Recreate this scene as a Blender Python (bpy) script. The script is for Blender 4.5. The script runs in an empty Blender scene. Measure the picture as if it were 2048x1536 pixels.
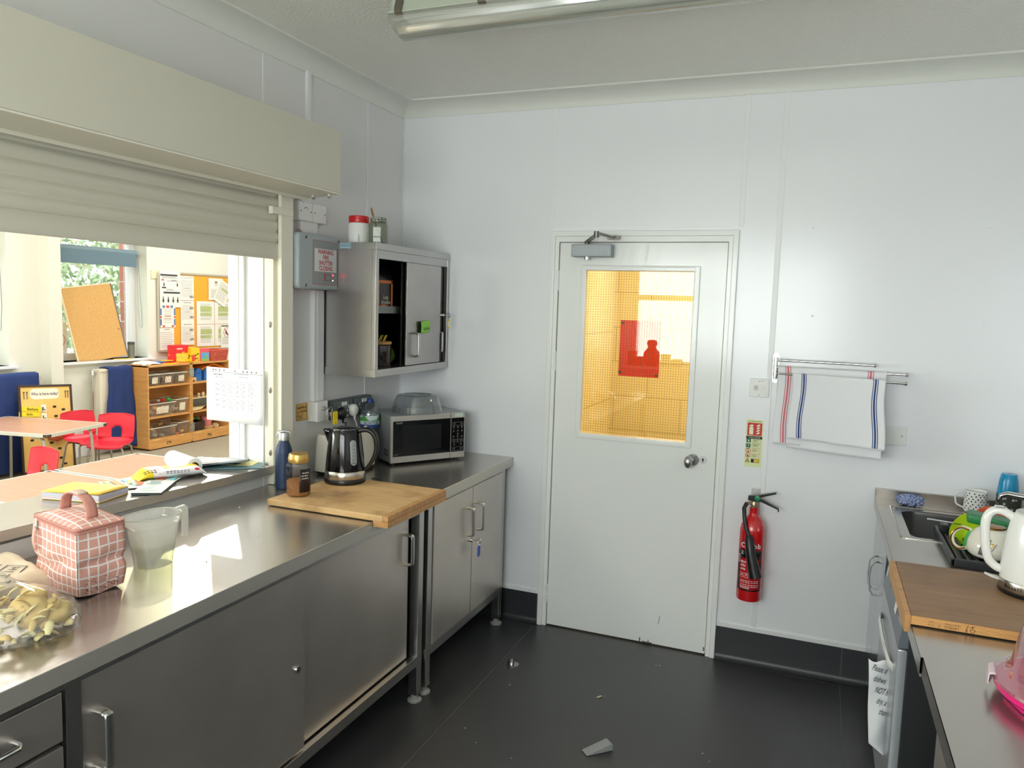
import bpy, bmesh, math, random
from mathutils import Matrix, Vector, Euler, noise
random.seed(7)
C = bpy.context.scene.collection
PI = math.pi
rad = math.radians

# ------------------------------------------------------------------ materials
def lin(c):
    return tuple(((v / 255) / 12.92 if v / 255 <= .04045 else ((v / 255 + .055) / 1.055) ** 2.4) for v in c)

def mat(name, rgb, rough=.5, metal=0., spec=.5, var=None, bump=None, coat=0., alpha=1., stretch=(1, 1, 1), bdist=.002, emit=None, sub=0., sheen=0.):
    """Principled material; var=(scale, amount) mottles the colour, bump=(scale, strength) roughens the surface."""
    m = bpy.data.materials.new(name); m.use_nodes = True
    nt = m.node_tree; N = nt.nodes; L = nt.links
    p = N['Principled BSDF']
    col = lin(rgb) + (1,)
    p.inputs['Base Color'].default_value = col
    p.inputs['Roughness'].default_value = rough
    p.inputs['Metallic'].default_value = metal
    p.inputs['Specular IOR Level'].default_value = spec
    p.inputs['Coat Weight'].default_value = coat
    p.inputs['Alpha'].default_value = alpha
    if sub: 
        p.inputs['Subsurface Weight'].default_value = sub
        p.inputs['Subsurface Radius'].default_value = (.02, .015, .01)
    if sheen: p.inputs['Sheen Weight'].default_value = sheen
    if emit:
        p.inputs['Emission Color'].default_value = lin(emit[0]) + (1,)
        p.inputs['Emission Strength'].default_value = emit[1]
    if var or bump:
        tc = N.new('ShaderNodeTexCoord'); mp = N.new('ShaderNodeMapping')
        mp.inputs['Scale'].default_value = stretch
        L.new(tc.outputs['Object'], mp.inputs['Vector'])
    if var:
        n = N.new('ShaderNodeTexNoise'); n.inputs['Scale'].default_value = var[0]; n.inputs['Detail'].default_value = 5
        L.new(mp.outputs[0], n.inputs['Vector'])
        r = N.new('ShaderNodeMapRange'); r.inputs['From Min'].default_value = .3; r.inputs['From Max'].default_value = .7
        r.inputs['To Min'].default_value = 1 - var[1]; r.inputs['To Max'].default_value = 1 + var[1]
        L.new(n.outputs['Fac'], r.inputs['Value'])
        h = N.new('ShaderNodeMix'); h.data_type = 'RGBA'; h.blend_type = 'MULTIPLY'; h.inputs[0].default_value = 1
        h.inputs[6].default_value = col
        L.new(r.outputs[0], h.inputs[7]); L.new(h.outputs[2], p.inputs['Base Color'])
    if bump:
        n2 = N.new('ShaderNodeTexNoise'); n2.inputs['Scale'].default_value = bump[0]; n2.inputs['Detail'].default_value = 4
        L.new(mp.outputs[0], n2.inputs['Vector'])
        b = N.new('ShaderNodeBump'); b.inputs['Strength'].default_value = bump[1]; b.inputs['Distance'].default_value = bdist
        L.new(n2.outputs['Fac'], b.inputs['Height']); L.new(b.outputs[0], p.inputs['Normal'])
    return m

def steel(name, rgb, rough, stretch, streak=.06, metal=1.):
    m = mat(name, rgb, rough, metal, var=(3, streak), stretch=(1, 1, 1))
    nt = m.node_tree; N = nt.nodes; L = nt.links; p = N['Principled BSDF']
    tc = N.new('ShaderNodeTexCoord'); mp = N.new('ShaderNodeMapping'); mp.inputs['Scale'].default_value = stretch
    n = N.new('ShaderNodeTexNoise'); n.inputs['Scale'].default_value = 1; n.inputs['Detail'].default_value = 6
    L.new(tc.outputs['Object'], mp.inputs['Vector']); L.new(mp.outputs[0], n.inputs['Vector'])
    r = N.new('ShaderNodeMapRange'); r.inputs['To Min'].default_value = rough - .025; r.inputs['To Max'].default_value = rough + .025
    L.new(n.outputs['Fac'], r.inputs['Value']); L.new(r.outputs[0], p.inputs['Roughness'])
    return m

def wood(name, c1, c2, scale, stretch, rough=.45, rings=2., stain=None):
    m = mat(name, c1, rough); nt = m.node_tree; N = nt.nodes; L = nt.links; p = N['Principled BSDF']
    tc = N.new('ShaderNodeTexCoord'); mp = N.new('ShaderNodeMapping'); mp.inputs['Scale'].default_value = stretch
    L.new(tc.outputs['Object'], mp.inputs['Vector'])
    n = N.new('ShaderNodeTexNoise'); n.inputs['Scale'].default_value = scale; n.inputs['Detail'].default_value = 6; n.inputs['Distortion'].default_value = rings
    L.new(mp.outputs[0], n.inputs['Vector'])
    r = N.new('ShaderNodeValToRGB'); e = r.color_ramp.elements
    e[0].position = .3; e[0].color = lin(c2) + (1,); e[1].position = .68; e[1].color = lin(c1) + (1,)
    L.new(n.outputs['Fac'], r.inputs[0])
    out = r.outputs[0]
    if stain:
        n2 = N.new('ShaderNodeTexNoise'); n2.inputs['Scale'].default_value = stain[0]; n2.inputs['Detail'].default_value = 3
        L.new(tc.outputs['Object'], n2.inputs['Vector'])
        r2 = N.new('ShaderNodeMapRange'); r2.inputs['From Min'].default_value = .5; r2.inputs['From Max'].default_value = .72
        r2.inputs['To Max'].default_value = stain[1]; L.new(n2.outputs['Fac'], r2.inputs['Value'])
        x = N.new('ShaderNodeMix'); x.data_type = 'RGBA'; x.inputs[7].default_value = lin(stain[2]) + (1,)
        L.new(r2.outputs[0], x.inputs[0]); L.new(out, x.inputs[6]); out = x.outputs[2]
    L.new(out, p.inputs['Base Color'])
    return m

def glass(name, tint=(255, 255, 255), gloss=.12, rough=.0, haze=None):
    """Thin clear sheet: see-through with a Fresnel gloss; haze=(colour, amount) adds a milky body."""
    m = bpy.data.materials.new(name); m.use_nodes = True
    nt = m.node_tree; N = nt.nodes; L = nt.links; N.clear()
    o = N.new('ShaderNodeOutputMaterial'); t = N.new('ShaderNodeBsdfTransparent'); g = N.new('ShaderNodeBsdfGlossy')
    t.inputs[0].default_value = lin(tint) + (1,); g.inputs['Roughness'].default_value = rough
    lw = N.new('ShaderNodeLayerWeight'); lw.inputs[0].default_value = .5
    f = N.new('ShaderNodeMath'); f.operation = 'POWER'; f.inputs[1].default_value = 5; L.new(lw.outputs['Facing'], f.inputs[0])
    k = N.new('ShaderNodeMath'); k.operation = 'MULTIPLY_ADD'; k.inputs[1].default_value = .8; k.inputs[2].default_value = gloss * .5; k.use_clamp = True
    L.new(f.outputs[0], k.inputs[0])
    base = t.outputs[0]
    if haze:
        d = N.new('ShaderNodeBsdfDiffuse'); d.inputs[0].default_value = lin(haze[0]) + (1,)
        tr = N.new('ShaderNodeBsdfTranslucent'); tr.inputs[0].default_value = lin(haze[0]) + (1,)
        a = N.new('ShaderNodeMixShader'); a.inputs[0].default_value = .5
        L.new(d.outputs[0], a.inputs[1]); L.new(tr.outputs[0], a.inputs[2])
        h = N.new('ShaderNodeMixShader'); h.inputs[0].default_value = haze[1]
        L.new(t.outputs[0], h.inputs[1]); L.new(a.outputs[0], h.inputs[2]); base = h.outputs[0]
    x = N.new('ShaderNodeMixShader')
    L.new(k.outputs[0], x.inputs[0]); L.new(base, x.inputs[1]); L.new(g.outputs[0], x.inputs[2])
    L.new(x.outputs[0], o.inputs[0])
    return m

def grid_mat(name, base, line, pitch, width, axes=(0, 1), rough=.6, box=False, wobble=0.):
    """Straight lines of colour `line` every `pitch` metres on two axes (object coordinates)."""
    m = mat(name, base, rough); nt = m.node_tree; N = nt.nodes; L = nt.links; p = N['Principled BSDF']
    tc = N.new('ShaderNodeTexCoord')
    src = tc.outputs['UV'] if box else tc.outputs['Object']
    if wobble:
        nz = N.new('ShaderNodeTexNoise'); nz.inputs['Scale'].default_value = 12; L.new(src, nz.inputs['Vector'])
        w = N.new('ShaderNodeVectorMath'); w.operation = 'SCALE'; w.inputs['Scale'].default_value = wobble
        L.new(nz.outputs['Color'], w.inputs[0])
        ad = N.new('ShaderNodeVectorMath'); L.new(src, ad.inputs[0]); L.new(w.outputs[0], ad.inputs[1]); src = ad.outputs[0]
    s = N.new('ShaderNodeSeparateXYZ'); L.new(src, s.inputs[0])
    fs = []
    for a in axes:
        d = N.new('ShaderNodeMath'); d.operation = 'DIVIDE'; d.inputs[1].default_value = pitch; L.new(s.outputs[a], d.inputs[0])
        fr = N.new('ShaderNodeMath'); fr.operation = 'FRACT'; L.new(d.outputs[0], fr.inputs[0])
        lt = N.new('ShaderNodeMath'); lt.operation = 'LESS_THAN'; lt.inputs[1].default_value = width / pitch; L.new(fr.outputs[0], lt.inputs[0])
        fs.append(lt)
    mx = N.new('ShaderNodeMath'); mx.operation = 'MAXIMUM'; L.new(fs[0].outputs[0], mx.inputs[0]); L.new(fs[-1].outputs[0], mx.inputs[1])
    h = N.new('ShaderNodeMix'); h.data_type = 'RGBA'; h.inputs[6].default_value = lin(base) + (1,); h.inputs[7].default_value = lin(line) + (1,)
    L.new(mx.outputs[0], h.inputs[0]); L.new(h.outputs[2], p.inputs['Base Color'])
    return m

def block_mat(name, c1, c2, mortar, bw, bh, ms, rot, rough=.6):
    m = mat(name, c1, rough); nt = m.node_tree; N = nt.nodes; L = nt.links; p = N['Principled BSDF']
    tc = N.new('ShaderNodeTexCoord'); mp = N.new('ShaderNodeMapping'); mp.inputs['Rotation'].default_value = rot
    L.new(tc.outputs['Object'], mp.inputs['Vector'])
    b = N.new('ShaderNodeTexBrick'); b.inputs['Scale'].default_value = 1; b.inputs['Brick Width'].default_value = bw; b.inputs['Row Height'].default_value = bh
    b.inputs['Mortar Size'].default_value = ms; b.inputs['Color1'].default_value = lin(c1) + (1,); b.inputs['Color2'].default_value = lin(c2) + (1,); b.inputs['Mortar'].default_value = lin(mortar) + (1,)
    L.new(mp.outputs[0], b.inputs['Vector']); L.new(b.outputs['Color'], p.inputs['Base Color'])
    bp = N.new('ShaderNodeBump'); bp.inputs['Strength'].default_value = .4; bp.inputs['Distance'].default_value = .004; bp.invert = True
    L.new(b.outputs['Fac'], bp.inputs['Height']); L.new(bp.outputs[0], p.inputs['Normal'])
    return m

def spot_mat(name, base, dot, scale, size, rough=.35):
    m = mat(name, base, rough); nt = m.node_tree; N = nt.nodes; L = nt.links; p = N['Principled BSDF']
    tc = N.new('ShaderNodeTexCoord'); v = N.new('ShaderNodeTexVoronoi'); v.inputs['Scale'].default_value = scale; v.inputs['Randomness'].default_value = .55
    L.new(tc.outputs['Object'], v.inputs['Vector'])
    lt = N.new('ShaderNodeMath'); lt.operation = 'LESS_THAN'; lt.inputs[1].default_value = size; L.new(v.outputs['Distance'], lt.inputs[0])
    h = N.new('ShaderNodeMix'); h.data_type = 'RGBA'; h.inputs[6].default_value = lin(base) + (1,); h.inputs[7].default_value = lin(dot) + (1,)
    L.new(lt.outputs[0], h.inputs[0]); L.new(h.outputs[2], p.inputs['Base Color'])
    return m

# ------------------------------------------------------------------ geometry
I4 = Matrix.Identity(4)
def TR(x, y, z): return Matrix.Translation((x, y, z))
def RX(a): return Matrix.Rotation(rad(a), 4, 'X')
def RY(a): return Matrix.Rotation(rad(a), 4, 'Y')
def RZ(a): return Matrix.Rotation(rad(a), 4, 'Z')
def WY(x, y, z): return TR(x, y, z) @ RX(90)                                   # sheet plane on a wall that faces -Y
def WX(x, y, z): return TR(x, y, z) @ Matrix(((0, 0, 1, 0), (1, 0, 0, 0), (0, 1, 0, 0), (0, 0, 0, 1)))   # faces +X

class B:
    def __init__(s, M=I4): s.v = []; s.f = []; s.M = M; s.uv = None; s.wn = False
    def add(s, vs, fs):
        n = len(s.v); s.v += [s.M @ Vector(v) for v in vs]; s.f += [[i + n for i in f] for f in fs]; return s
    def box(s, x0, x1, y0, y1, z0, z1, bev=0, seg=2):
        if bev <= 0:
            return s.add([(x0, y0, z0), (x1, y0, z0), (x1, y1, z0), (x0, y1, z0), (x0, y0, z1), (x1, y0, z1), (x1, y1, z1), (x0, y1, z1)],
                         [(0, 3, 2, 1), (4, 5, 6, 7), (0, 1, 5, 4), (1, 2, 6, 5), (2, 3, 7, 6), (3, 0, 4, 7)])
        s.wn = True; bm = bmesh.new(); bmesh.ops.create_cube(bm, size=1)
        for v in bm.verts: v.co = ((x0 + x1) / 2 + v.co.x * (x1 - x0), (y0 + y1) / 2 + v.co.y * (y1 - y0), (z0 + z1) / 2 + v.co.z * (z1 - z0))
        bmesh.ops.bevel(bm, geom=bm.edges[:], offset=min(bev, .49 * min(abs(x1 - x0), abs(y1 - y0), abs(z1 - z0))), segments=seg, affect='EDGES', profile=.5)
        bm.verts.index_update()
        s.add([v.co[:] for v in bm.verts], [[v.index for v in f.verts] for f in bm.faces]); bm.free(); return s
    def lathe(s, prof, c=(0, 0, 0), n=28, cap=True, sx=1., sy=1.):
        vs = []; fs = []
        for r, z in prof:
            for i in range(n):
                a = 2 * PI * i / n; vs.append((c[0] + r * math.cos(a) * sx, c[1] + r * math.sin(a) * sy, c[2] + z))
        for j in range(len(prof) - 1):
            for i in range(n):
                k = (i + 1) % n; fs.append((j * n + i, j * n + k, (j + 1) * n + k, (j + 1) * n + i))
        if cap:
            if prof[0][0] > 1e-6: fs.append(tuple(range(n - 1, -1, -1)))
            if prof[-1][0] > 1e-6: fs.append(tuple((len(prof) - 1) * n + i for i in range(n)))
        return s.add(vs, fs)
    def cyl(s, p0, p1, r0, r1=None, n=16): return s.tube([p0, p1], [r0, r0 if r1 is None else r1], n)
    def tube(s, pts, r, n=10, cap=True, flat=None, closed=False):
        """Sweep a circle (or an ellipse flat=(a,b) about the path's own frame) along pts."""
        P = [Vector(p) for p in pts]; m = len(P); R = r if isinstance(r, (list, tuple)) else [r] * m
        vs = []; up = None
        for i in range(m):
            if closed: d = P[(i + 1) % m] - P[i - 1]
            else: d = P[min(i + 1, m - 1)] - P[max(i - 1, 0)]
            d.normalize()
            if up is None:
                up = Vector((0, 0, 1)) if abs(d.z) < .9 else Vector((0, 1, 0))
            u = up - d * up.dot(d)
            if u.length < 1e-6: u = Vector((1, 0, 0)) - d * d.x
            u.normalize(); w = d.cross(u); up = u
            fa, fb = flat if flat else (1, 1)
            for k in range(n):
                a = 2 * PI * k / n; vs.append(P[i] + (u * math.cos(a) * fa + w * math.sin(a) * fb) * R[i])
        fs = []
        for j in range(m if closed else m - 1):
            j2 = (j + 1) % m
            for i in range(n):
                k = (i + 1) % n; fs.append((j * n + i, j * n + k, j2 * n + k, j2 * n + i))
        if cap and not closed: fs += [tuple(range(n - 1, -1, -1)), tuple((m - 1) * n + i for i in range(n))]
        return s.add(vs, fs)
    def prism(s, poly, a0, a1, axis='z'):
        """Extrude a 2-D polygon; axis z: (x,y), axis y: (x,z), axis x: (y,z)."""
        mk = {'z': lambda p, a: (p[0], p[1], a), 'y': lambda p, a: (p[0], a, p[1]), 'x': lambda p, a: (a, p[0], p[1])}[axis]
        n = len(poly); vs = [mk(p, a0) for p in poly] + [mk(p, a1) for p in poly]
        fs = [tuple(range(n - 1, -1, -1)), tuple(range(n, 2 * n))] + [(i, (i + 1) % n, (i + 1) % n + n, i + n) for i in range(n)]
        return s.add(vs, fs)
    def grid(s, fn, nu, nv, closeu=False):
        vs = [fn(i / (nu if closeu else nu - 1), j / (nv - 1)) for j in range(nv) for i in range(nu)]
        fs = []
        for j in range(nv - 1):
            for i in range(nu if closeu else nu - 1):
                k = (i + 1) % nu; fs.append((j * nu + i, j * nu + k, (j + 1) * nu + k, (j + 1) * nu + i))
        return s.add(vs, fs)
    def quad(s, x0, y0, x1, y1, z=0.): return s.add([(x0, y0, z), (x1, y0, z), (x1, y1, z), (x0, y1, z)], [(0, 1, 2, 3)])
    def ball(s, c, r, n=20, m=12, sc=(1, 1, 1), jit=0., freq=3., seed=0):
        def fn(u, v):
            a = 2 * PI * u; t = PI * (v * .998 + .001); d = Vector((math.sin(t) * math.cos(a), math.sin(t) * math.sin(a), -math.cos(t)))
            k = 1 + (jit * noise.noise(d * freq + Vector((seed, seed * 1.7, 0))) if jit else 0)
            return (c[0] + d.x * r * sc[0] * k, c[1] + d.y * r * sc[1] * k, c[2] + d.z * r * sc[2] * k)
        return s.grid(fn, n, m, True)
    def text(s, body, size, M, align='CENTER', sx=1., bold=0., shear=0.):
        cu = bpy.data.curves.new('t', 'FONT'); cu.body = body; cu.size = size; cu.align_x = align; cu.align_y = 'CENTER'
        cu.resolution_u = 3; cu.offset = bold; cu.shear = shear
        o = bpy.data.objects.new('t', cu); me = bpy.data.meshes.new_from_object(o)
        k = s.M; s.M = k @ M @ Matrix.Diagonal((sx, 1, 1, 1))
        s.add([v.co[:] for v in me.vertices], [list(p.vertices) for p in me.polygons]); s.M = k
        bpy.data.objects.remove(o); bpy.data.curves.remove(cu); bpy.data.meshes.remove(me); return s
    def pen(s, strokes, w, M=I4):
        """Handwriting: flat ribbons along 2-D polylines."""
        k = s.M; s.M = k @ M
        for st in strokes:
            P = [Vector((p[0], p[1])) for p in st]
            for a, b in zip(P, P[1:]):
                d = b - a
                if d.length < 1e-7: continue
                d.normalize(); nn = Vector((-d.y, d.x)) * w / 2; e = d * w * .35
                s.add([(*(a - e + nn), 0), (*(a - e - nn), 0), (*(b + e - nn), 0), (*(b + e + nn), 0)], [(0, 1, 2, 3)])
        s.M = k; return s
    def done(s, name, m, parent=None, smooth=35, sub=0, solid=0., origin=True, fix=True):
        me = bpy.data.meshes.new(name)
        off = Vector((0, 0, 0))
        if parent is None and origin and s.v:
            xs = [v.x for v in s.v]; ys = [v.y for v in s.v]; zs = [v.z for v in s.v]
            off = Vector(((min(xs) + max(xs)) / 2, (min(ys) + max(ys)) / 2, min(zs)))
        me.from_pydata([v - off for v in s.v], [], s.f)
        if fix:
            bm = bmesh.new(); bm.from_mesh(me); bmesh.ops.recalc_face_normals(bm, faces=bm.faces[:]); bm.to_mesh(me); bm.free()
        if s.uv:
            l = me.uv_layers.new(name='UVMap')
            for p in me.polygons:
                for li, vi in zip(p.loop_indices, p.vertices): l.data[li].uv = s.uv[vi]
        o = bpy.data.objects.new(name, me); C.objects.link(o); o.location = off
        if isinstance(m, (list, tuple)):
            for x in m: me.materials.append(x)
        else: me.materials.append(m)
        if smooth:
            me.polygons.foreach_set('use_smooth', [True] * len(me.polygons))
            if smooth < 180: me.set_sharp_from_angle(angle=rad(smooth))
        if parent is not None:
            o.parent = parent; w = Matrix.Identity(4); q = parent; ch = []
            while q is not None: ch.append(q); q = q.parent
            for q in reversed(ch): w = w @ q.matrix_parent_inverse @ q.matrix_basis
            o.matrix_parent_inverse = w.inverted()
        if solid:
            sm = o.modifiers.new('solid', 'SOLIDIFY'); sm.thickness = solid; sm.offset = 0
        if s.wn and not sub:
            wm = o.modifiers.new('weighted', 'WEIGHTED_NORMAL'); wm.keep_sharp = True; wm.weight = 100
        if sub:
            sb = o.modifiers.new('sub', 'SUBSURF'); sb.levels = sub; sb.render_levels = sub
        return o

def tag(o, label, cat, group=None, kind=None):
    o['label'] = label; o['category'] = cat
    if group: o['group'] = group
    if kind: o['kind'] = kind
    return o
def thing(name, label, cat, loc=(0, 0, 0), rz=0, group=None):
    o = bpy.data.objects.new(name, None); C.objects.link(o); o.location = loc; o.rotation_euler = (0, 0, rad(rz)); o.empty_display_size = .05
    return tag(o, label, cat, group)
def struct(o): o['kind'] = 'structure'; return o
def rim4(b, y0, y1, x0, x1, z0, z1, w, bev, axis='y'):
    """Rectangular frame of four bars, the cross bars a hair less proud so no faces coincide."""
    for p in ((x0, x0 + w, z0, z1, 0.), (x1 - w, x1, z0, z1, 0.), (x0 + .0006, x1 - .0006, z0 + .0006, z0 + w, .0008), (x0 + .0006, x1 - .0006, z1 - w, z1 - .0006, .0008)):
        if axis == 'y': b.box(p[0], p[1], y0 + p[4], y1 - p[4], p[2], p[3], bev)
        else: b.box(y0 + p[4], y1 - p[4], p[0], p[1], p[2], p[3], bev)
    return b
def dup(root, loc=None, rz=None, label=None, group=None):
    r = root.copy(); C.objects.link(r)
    if loc is not None: r.location = loc
    if rz is not None: r.rotation_euler = (0, 0, rad(rz))
    if label: r['label'] = label
    if group: r['group'] = group
    for ch in list(root.children):
        c = ch.copy(); C.objects.link(c); c.parent = r
        for g in list(ch.children):
            d = g.copy(); C.objects.link(d); d.parent = c
    return r
def cr(P, k=5):
    """Catmull-Rom smoothing of a path."""
    P = [Vector(p) for p in P]; out = []
    for i in range(len(P) - 1):
        a, b, c, d = P[max(0, i - 1)], P[i], P[i + 1], P[min(len(P) - 1, i + 2)]
        for j in range(k):
            t = j / k; out.append(.5 * ((2 * b) + (c - a) * t + (2 * a - 5 * b + 4 * c - d) * t * t + (3 * b - a - 3 * c + d) * t ** 3))
    return out + [P[-1]]
def arc(c, r, a0, a1, n, plane='xz', off=0.):
    out = []
    for i in range(n + 1):
        a = rad(a0 + (a1 - a0) * i / n); u, w = c[0] + r * math.cos(a), c[1] + r * math.sin(a)
        out.append({'xz': (u, off, w), 'xy': (u, w, off), 'yz': (off, u, w)}[plane])
    return out
def rrect(x0, x1, y0, y1, r, n=5):
    P = []
    for cx, cy, a in ((x1 - r, y1 - r, 0), (x0 + r, y1 - r, 90), (x0 + r, y0 + r, 180), (x1 - r, y0 + r, 270)):
        P += [(cx + r * math.cos(rad(a + 90 * i / n)), cy + r * math.sin(rad(a + 90 * i / n))) for i in range(n + 1)]
    return P
def dhandle(parent, p, L, out, axis, m, r=.0078, name='handle', plate=None):
    """Bow handle: vertical bar of length L standing `out` metres off the face along `axis` (a unit vector)."""
    a = Vector(axis); p = Vector(p); z = Vector((0, 0, 1)); h = L / 2
    pts = [p - z * h, p - z * h + a * out * .5, p - z * (h * .93) + a * out * .82, p - z * (h * .8) + a * out, p + z * (h * .8) + a * out, p + z * (h * .93) + a * out * .82, p + z * h + a * out * .5, p + z * h]
    b = B(); b.tube(cr(pts, 4), r, 12, flat=(.75, 1.55))
    return b.done(name, m, parent)
SUN, PANEL, CORR, REAR, WIN, SKY, EXPO = 1.5, 37., 24., 92., 230., 4.6, -.1
# ------------------------------------------------------------------ palette
M = {}
M['panel'] = mat('wall_panel_white', (240, 241, 245), .21, spec=.6, bump=(2.2, .12))
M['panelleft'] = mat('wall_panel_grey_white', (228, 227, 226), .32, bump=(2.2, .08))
M['capping'] = mat('white_pvc_strip', (238, 238, 240), .35)
M['ceiling'] = mat('ceiling_texture_paint', (242, 241, 232), .42, spec=.4, bump=(75, 1.0), bdist=.006)
M['cornice'] = mat('cornice_paint', (228, 229, 222), .5)
M['gloss'] = mat('white_gloss_paint', (242, 243, 241), .15, bump=(26, .5), stretch=(1, 1, .25))
M['floor'] = mat('black_safety_vinyl', (62, 62, 64), .25, spec=.5, var=(1.3, .14), bump=(420, .35))
M['skirt'] = mat('black_vinyl_skirting', (46, 47, 51), .34, bump=(300, .3))
M['weld'] = mat('vinyl_weld_grey', (84, 84, 84), .5)
M['cream'] = mat('shutter_cream', (210, 206, 190), .4, bump=(3, .05))
M['creamd'] = mat('shutter_guide_cream', (232, 228, 212), .38)
M['top'] = steel('worktop_steel', (188, 182, 175), .24, (160, 5, 160), .02, .88)
M['lip'] = steel('worktop_lip_steel', (200, 196, 188), .42, (160, 5, 160), .03, .72)
M['front'] = steel('door_steel', (208, 200, 193), .36, (160, 160, 4), .08, .88)
M['frame'] = steel('frame_steel', (186, 185, 184), .3, (90, 90, 5))
M['cab'] = steel('wall_cabinet_steel', (182, 178, 176), .34, (7, 7, 60), .12)
M['chrome'] = mat('chrome', (215, 215, 215), .12, 1.)
M['satin'] = mat('satin_metal', (190, 190, 188), .3, 1.)
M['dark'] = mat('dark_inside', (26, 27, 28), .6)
M['black'] = mat('black_plastic', (18, 18, 20), .35)
M['blackg'] = mat('black_gloss_plastic', (12, 12, 14), .12)
M['white'] = mat('white_plastic', (232, 231, 228), .35)
M['whiteg'] = mat('white_gloss_plastic', (236, 236, 232), .15, coat=.4)
M['paper'] = mat('white_paper', (240, 241, 244), .8, bump=(6, .2))
M['ink'] = mat('black_ink', (34, 34, 40), .8)
M['inkg'] = mat('grey_ink', (120, 122, 132), .8)
M['red'] = mat('red_plastic', (205, 34, 38), .3)
M['yellow'] = mat('yellow_plastic', (246, 214, 26), .45)
M['blue'] = mat('blue_plastic', (24, 74, 190), .4)
M['green'] = mat('green_plastic', (24, 122, 66), .4)
M['clear'] = glass('clear_plastic', (250, 250, 250), .12)
M['pane'] = glass('window_glass', (248, 252, 250), .09)
M['board'] = wood('bamboo_board', (222, 186, 134), (204, 164, 110), 3.0, (1.5, 14, 4), .5, 1.2, (5.5, .75, (142, 92, 52)))
M['board2'] = wood('worn_bamboo_board', (160, 122, 88), (140, 104, 72), 3.0, (1.5, 14, 4), .5, 1.2, (5, .5, (112, 82, 58)))
M['boardedge'] = wood('bamboo_edge', (208, 160, 104), (184, 132, 80), 3.0, (1.5, 14, 4), .5)

def holes(b, axis, a0, a1, us, vs, cut):
    """Wall slab a0..a1 thick on `axis` ('x' or 'y'); us/vs are break lists; cut(u,v) true where an opening is."""
    for u0, u1 in zip(us, us[1:]):
        for v0, v1 in zip(vs, vs[1:]):
            if cut((u0 + u1) / 2, (v0 + v1) / 2): continue
            if axis == 'x': b.box(a0, a1, u0, u1, v0, v1)
            else: b.box(u0, u1, a0, a1, v0, v1)

H = 2.753; HC = 3.25; XF = -4.85; YE = 5.6; YS = -6.0
JY = -1.09; HY = -3.5
# ------------------------------------------------------------------ kitchen shell
struct(B().box(-.22, 3.2, -5.0, .12, -.1, 0).done('floor', M['floor']))
b = B()
for pts in ([(.86, -4.9, 0), (.86, -.06, 0)], [(2.36, -4.9, 0), (2.36, -.05, 0)]):
    (x, y0, _), (_, y1, _) = pts
    b.box(x - .0022, x + .0022, y0, y1, 0, .0008)
b.box(2.3588, 2.3632, -.0065, -.0042, .02, .166); b.box(.858, .862, -.0065, -.0042, .02, .166)
struct(b.done('trim_1', M['weld']))
struct(B().box(-.22, 3.2, -5.0, .12, H, H + .1).done('ceiling', M['ceiling']))
b = B(); holes(b, 'x', -.22, 0, [-6.0, HY, JY, YE], [0, .952, 2.14, HC], lambda u, v: HY < u < JY and .952 < v < 2.14)
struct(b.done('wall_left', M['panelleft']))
b = B(); holes(b, 'y', 0, .12, [-.22, .9, 1.76, 3.2], [0, 2.03, H + .1], lambda u, v: .9 < u < 1.76 and v < 2.03)
struct(b.done('wall_back', M['panel']))
struct(B().box(3.105, 3.2, -5.0, .0, 0, H).done('wall_right', M['panel']))
b = B(); holes(b, 'y', -5.0, -4.9, [-.22, .15, 2.35, 3.2], [0, 1.06, 2.40, H], lambda u, v: .15 < u < 2.35 and 1.06 < v < 2.40)
struct(b.done('wall_rear', M['panel']))
# rear window (behind the camera)
W = thing('window_1', '', 'window'); del W['label'], W['category']; struct(W)
b = B()
for x0, x1 in ((.15, .21), (.90, .97), (1.58, 1.65), (2.29, 2.35)): b.box(x0, x1, -4.97, -4.92, 1.06, 2.40)
for z0, z1 in ((1.06, 1.12), (2.34, 2.40), (1.80, 1.86)): b.box(.15, 2.35, -4.965, -4.925, z0, z1)
b.done('window_frame', M['whiteg'], W)
B().box(.2, 2.3, -4.948, -4.944, 1.1, 2.36).done('pane', M['pane'], W)
B().box(.1, 2.4, -4.93, -4.72, 1.03, 1.06, .004).done('window_sill', M['gloss'], W)
# cornice
def cove(n=7):
    P = [(0, H), (0, H - .0725), (.006, H - .0725)]
    P += [(.006 + .0925 * (1 - math.cos(rad(90 * i / n))), H - .0675 + .0585 * math.sin(rad(90 * i / n))) for i in range(n + 1)]
    return P + [(.1045, H - .008), (.1045, H)]
struct(B().prism(cove(), -4.9, 0, 'y').done('trim_2', M['cornice']))
struct(B().prism([(-p, z) for p, z in cove()], 0, 3.1, 'x').done('trim_3', M['cornice']))
struct(B().prism([(3.1 - p, z) for p, z in cove()], -4.9, 0, 'y').done('trim_4', M['cornice']))
# coved black skirting with its white capping strip
def skirt(n=6):
    return [(0, 0), (.036, 0), (.036, .0015)] + [(.004 + .032 * (1 - math.sin(rad(90 * i / n))), .0015 + .032 * (1 - math.cos(rad(90 * i / n)))) for i in range(n + 1)] + [(.004, .166), (0, .166)]
b = B(); b.prism([(-p, z) for p, z in skirt()], 0, .866, 'x'); b.prism([(-p, z) for p, z in skirt()], 1.793, 3.1, 'x')
struct(b.done('baseboard_back', M['skirt']))
struct(B().prism(skirt(), -4.9, 0, 'y').done('baseboard_left', M['skirt']))
struct(B().prism([(3.1 - p, z) for p, z in skirt()], -4.9, 0, 'y').done('baseboard_right', M['skirt']))
b = B(); b.box(0, .866, -.007, 0, .166, .187, .002); b.box(1.793, 3.1, -.007, 0, .166, .187, .002); b.box(0, .007, -4.9, 0, .166, .187, .002)
struct(b.done('trim_5', M['capping']))
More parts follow.
